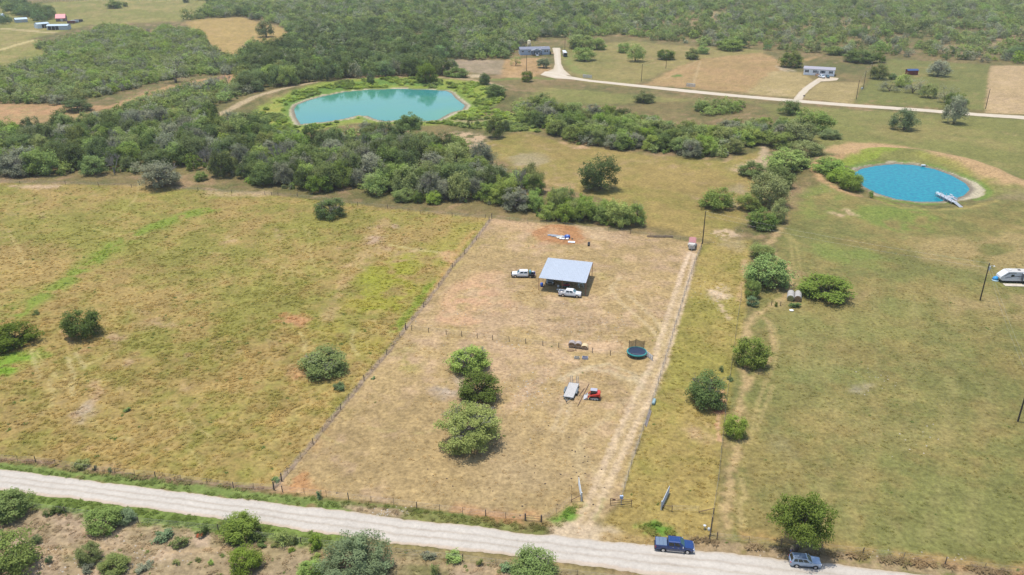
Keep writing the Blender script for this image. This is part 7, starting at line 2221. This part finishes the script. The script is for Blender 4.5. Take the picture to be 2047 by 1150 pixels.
MB().box((L_ + .4, -.5, 1.2), (1.0, .9, 2.2)).build('meter_cabinet', BLACK, t)
MB().box((L_ * .79, 3.2, 5.0), (3.0, 1.2, .2)).build('skylight', WHITE, t)
x, y = GP(1057.8, 101.5)
t = thing('water_tank', x, y + 6, 'tan domed water tank behind the grey house', 'tank')
TANW = mat('tank_tan', (.40, .34, .22), .7)
MB().tube([(0, 0, 0), (0, 0, 3.0), (0, 0, 6.2)], 1.35, 16).build('shell', TANW, t, True)
MB().dome((0, 0, 6.15), 1.36, 16, 4, .7).build('dome', mat('tank_cream', (.50, .46, .32), .7), t, True)
x, y = GP(1130.5, 114.5)
t = thing('bus', x, y, 'long white roofed bus with a dark end beside the driveway', 'bus', None, R(92))
MB().loft([[(px_, -1.3, .5), (px_, 1.3, .5), (px_, 1.3, 2.9), (px_, -1.3, 2.9)] for px_ in (0, 12)]).build('body', mat('bus_dark', (.05, .06, .08), .4), t)
MB().loft([[(px_, -1.32, 2.9), (px_, 1.32, 2.9), (px_, 1.0, 3.2), (px_, -1.0, 3.2)] for px_ in (-.02, 12.02)]).build('roof', WHITE, t)
MB().box((-.03, 0, 2.1), (.04, 2.1, 1.1)).build('windscreen', GLASS, t)
for s in (-1, 1):
    MB().box((6, s * 1.31, 2.2), (10.5, .03, .8)).build('window_strip', GLASS, t)
    for k in (1.8, 9.5):
        wheel(t, k, s * 1.15, .5, .3)

# ------------------------------------------------------------------ red shed, farm at top left
def shed_(name, label, a, b, depth, eave, ridge, wm, rm, cat='shed', door=True, open_front=None, dm=None):
    t, L_ = house(name, label, a, b, depth, eave, ridge, wm, rm, [], None, cat, .3)
    if door:
        MB().box((L_ * .62, -.04, eave * .42), (L_ * .25, .08, eave * .8)).build('door', dm or WOODL, t)
    if open_front:
        u0, u1 = open_front
        MB().box(((u0 + u1) / 2 * L_, -.05, eave * .46), ((u1 - u0) * L_, .08, eave * .88)).build('bay_shade_panel', mat('bay_shade', (.008, .01, .014), .9), t)  # near-black panel on the closed wall, painted as the shade inside an open bay
        for k in range(4):
            MB().box((L_ * (u0 + (u1 - u0) * k / 3), -.12, eave * .46), (.3, .12, eave * .92)).build('bay_post', STEEL, t)
    return t, L_
shed_('red_shed', 'dark red shed with a blue roof in the upper right field', (1814, 150.5), (1834.5, 150.2), 3.2, 2.9, 3.6, mat('shed_red', (.16, .025, .02), .6), mat('shed_blue', (.03, .06, .16), .4), dm=mat('shed_red_door', (.12, .02, .018), .6))
LROOF = mat('light_roof', (.42, .50, .54), .4, .3)
GW = mat('farm_grey', (.36, .40, .42), .6)
shed_('farm_shed', 'long open fronted farm shed with pale roof, nearest the camera', (94, 60.5), (136, 59.8), 9, 3.6, 4.6, GW, LROOF, door=False, open_front=(.06, .58))
shed_('farm_shed', 'pale roofed farm shed with white end wall left of the long one', (76, 57.5), (100, 55.5), 8, 3.8, 4.8, mat('farm_white', (.55, .62, .66), .6), LROOF, open_front=(.35, .98), door=False)
shed_('farm_shed', 'pale roofed shed half hidden by trees at far left', (32, 46), (56, 44.5), 8, 3.0, 4.2, mat('farm_grey', (.36, .40, .42), .6), LROOF)
shed_('farm_house', 'farm house with a red roof among trees at top left', (112, 43.5), (131, 43.0), 9, 3.2, 6.6, mat('farm_brown', (.16, .12, .10), .7), mat('roof_rose', (.50, .10, .12), .5), 'house')
shed_('farm_shed', 'bluish white building cut by the left edge of the photo', (-14, 42), (6, 41.5), 9, 5.2, 6.4, mat('farm_pale', (.50, .55, .68), .6), LROOF)
for p, m_, lb, rz in [((143, 47.5), mat('truck_maroon', (.12, .03, .03), .5), 'maroon trailer parked right of the farm house', 10), ((150, 46), mat('truck_grey', (.34, .38, .42), .5), 'grey trailer parked right of the farm house', 12), ((158, 44.2), mat('truck_brown', (.05, .035, .03), .6), 'dark trailer at the end of the farm row', 14)]:
    x, y = GP(*p)
    t = thing('farm_trailer', x, y, lb, 'trailer', None, R(rz))
    MB().box((0, 0, 1.5), (7, 2.4, 2.0)).build('box', m_, t)
    MB().box((0, 0, .45), (6, 1.6, .2)).build('chassis', BLACK, t)
    for k in (-1.5, 1.5):
        for s in (-1, 1):
            wheel(t, k, s * 1.1, .42, .25)
    MB().tube([(3.5, 0, .5), (5.0, 0, .5)], .1, 5).build('drawbar', BLACK, t)
x, y = GP(92, 36)
t = thing('feed_silo', x, y, 'small white tank beside a bare pole at the farm', 'tank')
MB().tube([(0, 0, 1.2), (0, 0, 4.2), (0, 0, 5.0)], [1.5, 1.5, .3], 12).build('bin', WHITE, t, True)
for k in range(4):
    MB().tube([(1.1 * math.cos(k * 1.57 + .8), 1.1 * math.sin(k * 1.57 + .8), 0), (1.1 * math.cos(k * 1.57 + .8), 1.1 * math.sin(k * 1.57 + .8), 1.6)], .1, 5).build('leg', STEEL, t)

# ------------------------------------------------------------------ small things on the ground
x, y = GP(1408, 1058)
t = thing('water_meter', x, y, 'small pale dish tilted on a short pole left of the fence corner by the road', 'dish')
MB().tube([(0, 0, 0), (0, 0, .8)], .04, 6).build('mast', GALV, t)
MB().dome((0, 0, .75), .26, 12, 3, .3).build('dish', GALV, t)
x, y = GP(1416.5, 1070)
t = thing('meter_pole', x, y, 'wooden meter pole with a grey box at the fence corner by the road', 'meter pole')
MB().tube([(.25, 0, -.2), (.3, 0, 3.6)], .11, 7).build('pole', WOODP, t)
MB().dome((-.1, -.1, 1.3), .24, 10, 3, 1.3, True).build('meter_box', GALV, t)
x, y = GP(1304, 806)
t = thing('fence_tank', x + .3, y, 'pale blue drum lying along the fence beside the drive', 'drum', None, R(72))
MB().tube([(-.9, 0, .35), (-.8, 0, .35), (.8, 0, .35), (.9, 0, .35)], [.25, .34, .34, .25], 10).build('drum', mat('pale_drum', (.20, .29, .31), .5), t, True)
MB().tube([(.9, 0, .35), (1.0, 0, .35)], .08, 8).build('bung', BLACK, t)
x, y = GP(1294, 838)
t = thing('steel_pipes', x, y, 'grey pipes stacked along the fence beside the drive below the drum', 'pipes', None, R(72))
for k in range(4):
    MB().tube([(-3 + k * .3, .14 * k - .3, .1), (3 + k * .2, .14 * k - .3, .1)], .07, 6).build('pipe', mat('old_pipe', (.20, .17, .15), .7), t)
x, y = GP(1312.5, 880)
x, y = GP(400, 1076)
t = thing('rusty_sheet', x, y, 'bent orange red sheet standing in the brown field south of the road', 'metal sheet', None, R(10))
MB().tube([(-.2, 0, 0), (-.15, 0, .5)], .05, 5).build('stake', WOODP, t)
q = MB()
q.plate([(-.5, -.25, .35), (.45, -.15, .55), (.55, .1, .95), (-.4, .05, .85)], .03)
q.build('sheet', mat('rust_orange', (.36, .08, .03), .7), t)
x, y = GP(70, 985)
for i, (p, lb) in enumerate([((1142, 983), 'short post with a tan hook left of the left open gate'), ((1542, 611), 'short dark post by the prickly pear at the track'), ((1560, 612), 'thin short post right of the prickly pear')]):
    x, y = GP(*p)
    t = thing('post', x, y, lb, 'post')
    MB().tube([(0, 0, -.1), (0, 0, 1.2)], .08 if i else .05, 6).build('post', WOODP if i else mat('tan_hook', (.42, .30, .12), .7), t)
    MB().tube([(0, 0, 1.2), (0, 0, 1.26)], .1, 6).build('cap', WOODP, t)
x, y = GP(1582, 621)
t = thing('white_tray', x, y, 'white tray in front of the prickly pear clump by the hay bales', 'tray')
MB().loft([circ(.45, 0, 14), circ(.55, .14, 14)]).build('tray', WHITE, t)

# ------------------------------------------------------------------ cow pats, clods and chalk stones: too many to count
def lumps(name, spots_, m, smin, smax, flat):
    mb = MB()
    for px_, py_ in spots_:
        x, y = GP(px_, py_)
        s = random.uniform(smin, smax)
        z = HT1(x, y)
        n = 7
        r1 = [s * random.uniform(.7, 1.2) for _ in range(n)]
        a0 = random.random() * 6
        mb.loft([[(x + r1[k] * math.cos(a0 + k * 6.28 / n), y + r1[k] * math.sin(a0 + k * 6.28 / n), z - .02) for k in range(n)], [(x + .6 * r1[k] * math.cos(a0 + k * 6.28 / n), y + .6 * r1[k] * math.sin(a0 + k * 6.28 / n), z + s * flat) for k in range(n)]])
    return tag(mb.build(name, m), kind='stuff')
pats = [(1118, 946), (1150, 904), (1169, 913), (1176, 914), (1132, 924), (1138, 970), (1160, 888), (1043, 967), (1070, 931), (1208, 975), (1182, 956), (1044, 1012), (1090, 1010), (1114, 1009), (1150, 902), (1210, 940), (855, 938), (866, 951), (893, 957), (980, 976), (905, 972), (995, 968), (985, 982), (673, 986), (862, 936), (1322, 643), (1312, 664), (1260, 732), (1253, 785), (1230, 784), (1322, 715), (1298, 668), (887, 797), (1080, 858), (1136, 860), (1188, 520), (1180, 512), (1086, 610)]
lumps('cow_pats', pats + [(random.gauss(1130, 55), random.gauss(930, 45)) for _ in range(30)], mat('dung', (.06, .042, .03), .95), .10, .22, .35)
st_ = []
for c_, s_, n_ in [((1080, 770), (30, 20), 60), ((1050, 800), (25, 25), 40), ((1150, 640), (60, 25), 80), ((1210, 660), (40, 20), 40), ((1010, 690), (18, 6), 20), ((1430, 590), (22, 14), 60), ((1740, 760), (30, 14), 22), ((1830, 880), (40, 20), 16), ((930, 640), (40, 20), 30), ((1190, 470), (30, 6), 30), ((930, 276), (40, 10), 50), ((1500, 335), (24, 12), 50), ((1660, 375), (30, 10), 50), ((110, 1120), (80, 25), 80), ((300, 1110), (60, 20), 60), ((780, 1026), (30, 6), 60), ((1620, 1110), (120, 8), 22), ((1440, 470), (20, 6), 40), ((1860, 1112), (70, 6), 12)]:
    st_ += [(min(max(random.gauss(c_[0], s_[0]), 0), 2046), random.gauss(c_[1], s_[1])) for _ in range(n_)]
lumps('chalk_stones', st_, mat('chalk_stone', (.33, .29, .235), .9, var=.25, scale=1), .06, .20, .3)

# ------------------------------------------------------------------ the person behind the silver SUV
def skin_body(name, verts, edges, radii, root, m, parent, sub=2):
    me = bpy.data.meshes.new(name)
    me.from_pydata(verts, edges, [])
    o = link(name, me, parent)
    md = o.modifiers.new('skin', 'SKIN')
    for i, r_ in enumerate(radii):
        me.skin_vertices[0].data[i].radius = r_ if isinstance(r_, tuple) else (r_, r_)
    me.skin_vertices[0].data[root].use_root = True
    md.use_smooth_shade = True
    s = o.modifiers.new('subdivision', 'SUBSURF')
    s.levels = s.render_levels = sub
    me.materials.append(m)
    return o
x, y = GP(1580.5, 1108)
t = thing('person', x, y, 'person in pale top and blue shorts by the oak trunk behind the silver SUV', 'person', None, R(200))
V, E, Rr = [], [], []
def jv(p, r_, prev=None):
    V.append(p)
    Rr.append(r_)
    if prev is not None:
        E.append((prev, len(V) - 1))
    return len(V) - 1
pel = jv((0, 0, .93), (.15, .11))
wai = jv((0, .01, 1.08), (.13, .10), pel)
che = jv((0, .03, 1.30), (.165, .115), wai)
nek = jv((0, .06, 1.47), .055, che)
hd0 = jv((0, .085, 1.56), (.075, .09), nek)
hd1 = jv((0, .09, 1.66), (.078, .095), hd0)
jv((0, .08, 1.73), (.05, .06), hd1)
jv((0, .185, 1.60), .016, hd0)                   # nose
for s in (-1, 1):
    jv((s * .085, .08, 1.61), .02, hd0)          # ears
    hp = jv((s * .095, 0, .86), .092, pel)
    kn = jv((s * .11, .03 * (1 + s), .49), .06, hp)
    an = jv((s * .115, -.01 + .03 * s, .09), .042, kn)
    jv((s * .125, .13 + .03 * s, .035), .038, an)
    sh = jv((s * .19, .03, 1.38), .062, che)
    el = jv((s * .27, .06, 1.11), .046, sh)
    wr = jv((s * .22, .26, .98), .032, el)
    pm_ = jv((s * .205, .33, .97), (.040, .022), wr)
    for f in range(4):
        k1 = jv((s * (.225 - .016 * f), .39, .975 - .004 * f), .009, pm_)
        jv((s * (.225 - .016 * f), .42 - .004 * abs(f - 1), .95), .008, k1)
    jv((s * .165, .34, .985), .010, pm_)
SKINM = mat('skin', (.46, .27, .19), .6)
skin_body('body', V, E, Rr, 0, SKINM, t)
tv = [(0, .01, 1.0), (0, .02, 1.16), (0, .03, 1.32), (0, .05, 1.43), (-.19, .03, 1.385), (-.25, .05, 1.2), (.19, .03, 1.385), (.25, .05, 1.2)]
skin_body('shirt', tv, [(0, 1), (1, 2), (2, 3), (2, 4), (4, 5), (2, 6), (6, 7)], [(.165, .125), (.15, .118), (.18, .13), (.07, .065), .078, .068, .078, .068], 0, mat('pale_yellow_cloth', (.48, .38, .20), .9), t)
sv = [(0, 0, 1.0), (0, 0, .92), (-.1, 0, .82), (-.11, .01, .56), (.1, 0, .82), (.11, .03, .56)]
skin_body('shorts', sv, [(0, 1), (1, 2), (2, 3), (1, 4), (4, 5)], [(.15, .12), (.165, .13), .11, .092, .11, .092], 0, mat('blue_cloth', (.03, .13, .36), .9), t)
MB().dome((0, .07, 1.645), .112, 12, 5, 1.02, False, .06).build('hair', mat('fair_hair', (.50, .36, .20), .8), t, True)
for s in (-1, 1):
    MB().dome((s * .032, .178, 1.645), .012, 6, 3, 1, True).build('eye', BLACK, t)
    MB().loft([ring6(-.06, 0, .07, .05), ring6(.08, 0, .09, .052), ring6(.20, 0, .05, .05)]).build('shoe', BLACK, t).location = (s * .12 , .03, 0)
MB().box((0, .175, 1.575), (.05, .012, .01)).build('mouth', mat('lips', (.35, .12, .10), .6), t)
for c in t.children:
    if c.name.startswith('shoe'):
        c.rotation_euler.z = R(90)
# ------------------------------------------------------------------ the air over the plain
hz = MB()
hz.box((0, 900, (CAM_H + 8 - 3) / 2), (9000, 7000, CAM_H + 8 + 3))
hm = bpy.data.materials.new('haze')
hm.use_nodes = True
for n in list(hm.node_tree.nodes):
    hm.node_tree.nodes.remove(n)
_o = hm.node_tree.nodes.new('ShaderNodeOutputMaterial')
_v = hm.node_tree.nodes.new('ShaderNodeVolumePrincipled')
_v.inputs['Color'].default_value = (0.86, 0.90, 0.94, 1)
_v.inputs['Density'].default_value = 0.00010
_v.inputs['Anisotropy'].default_value = 0.2
hm.node_tree.links.new(_v.outputs[0], _o.inputs['Volume'])
haze = hz.build('haze', hm)
tag(haze, kind='stuff')
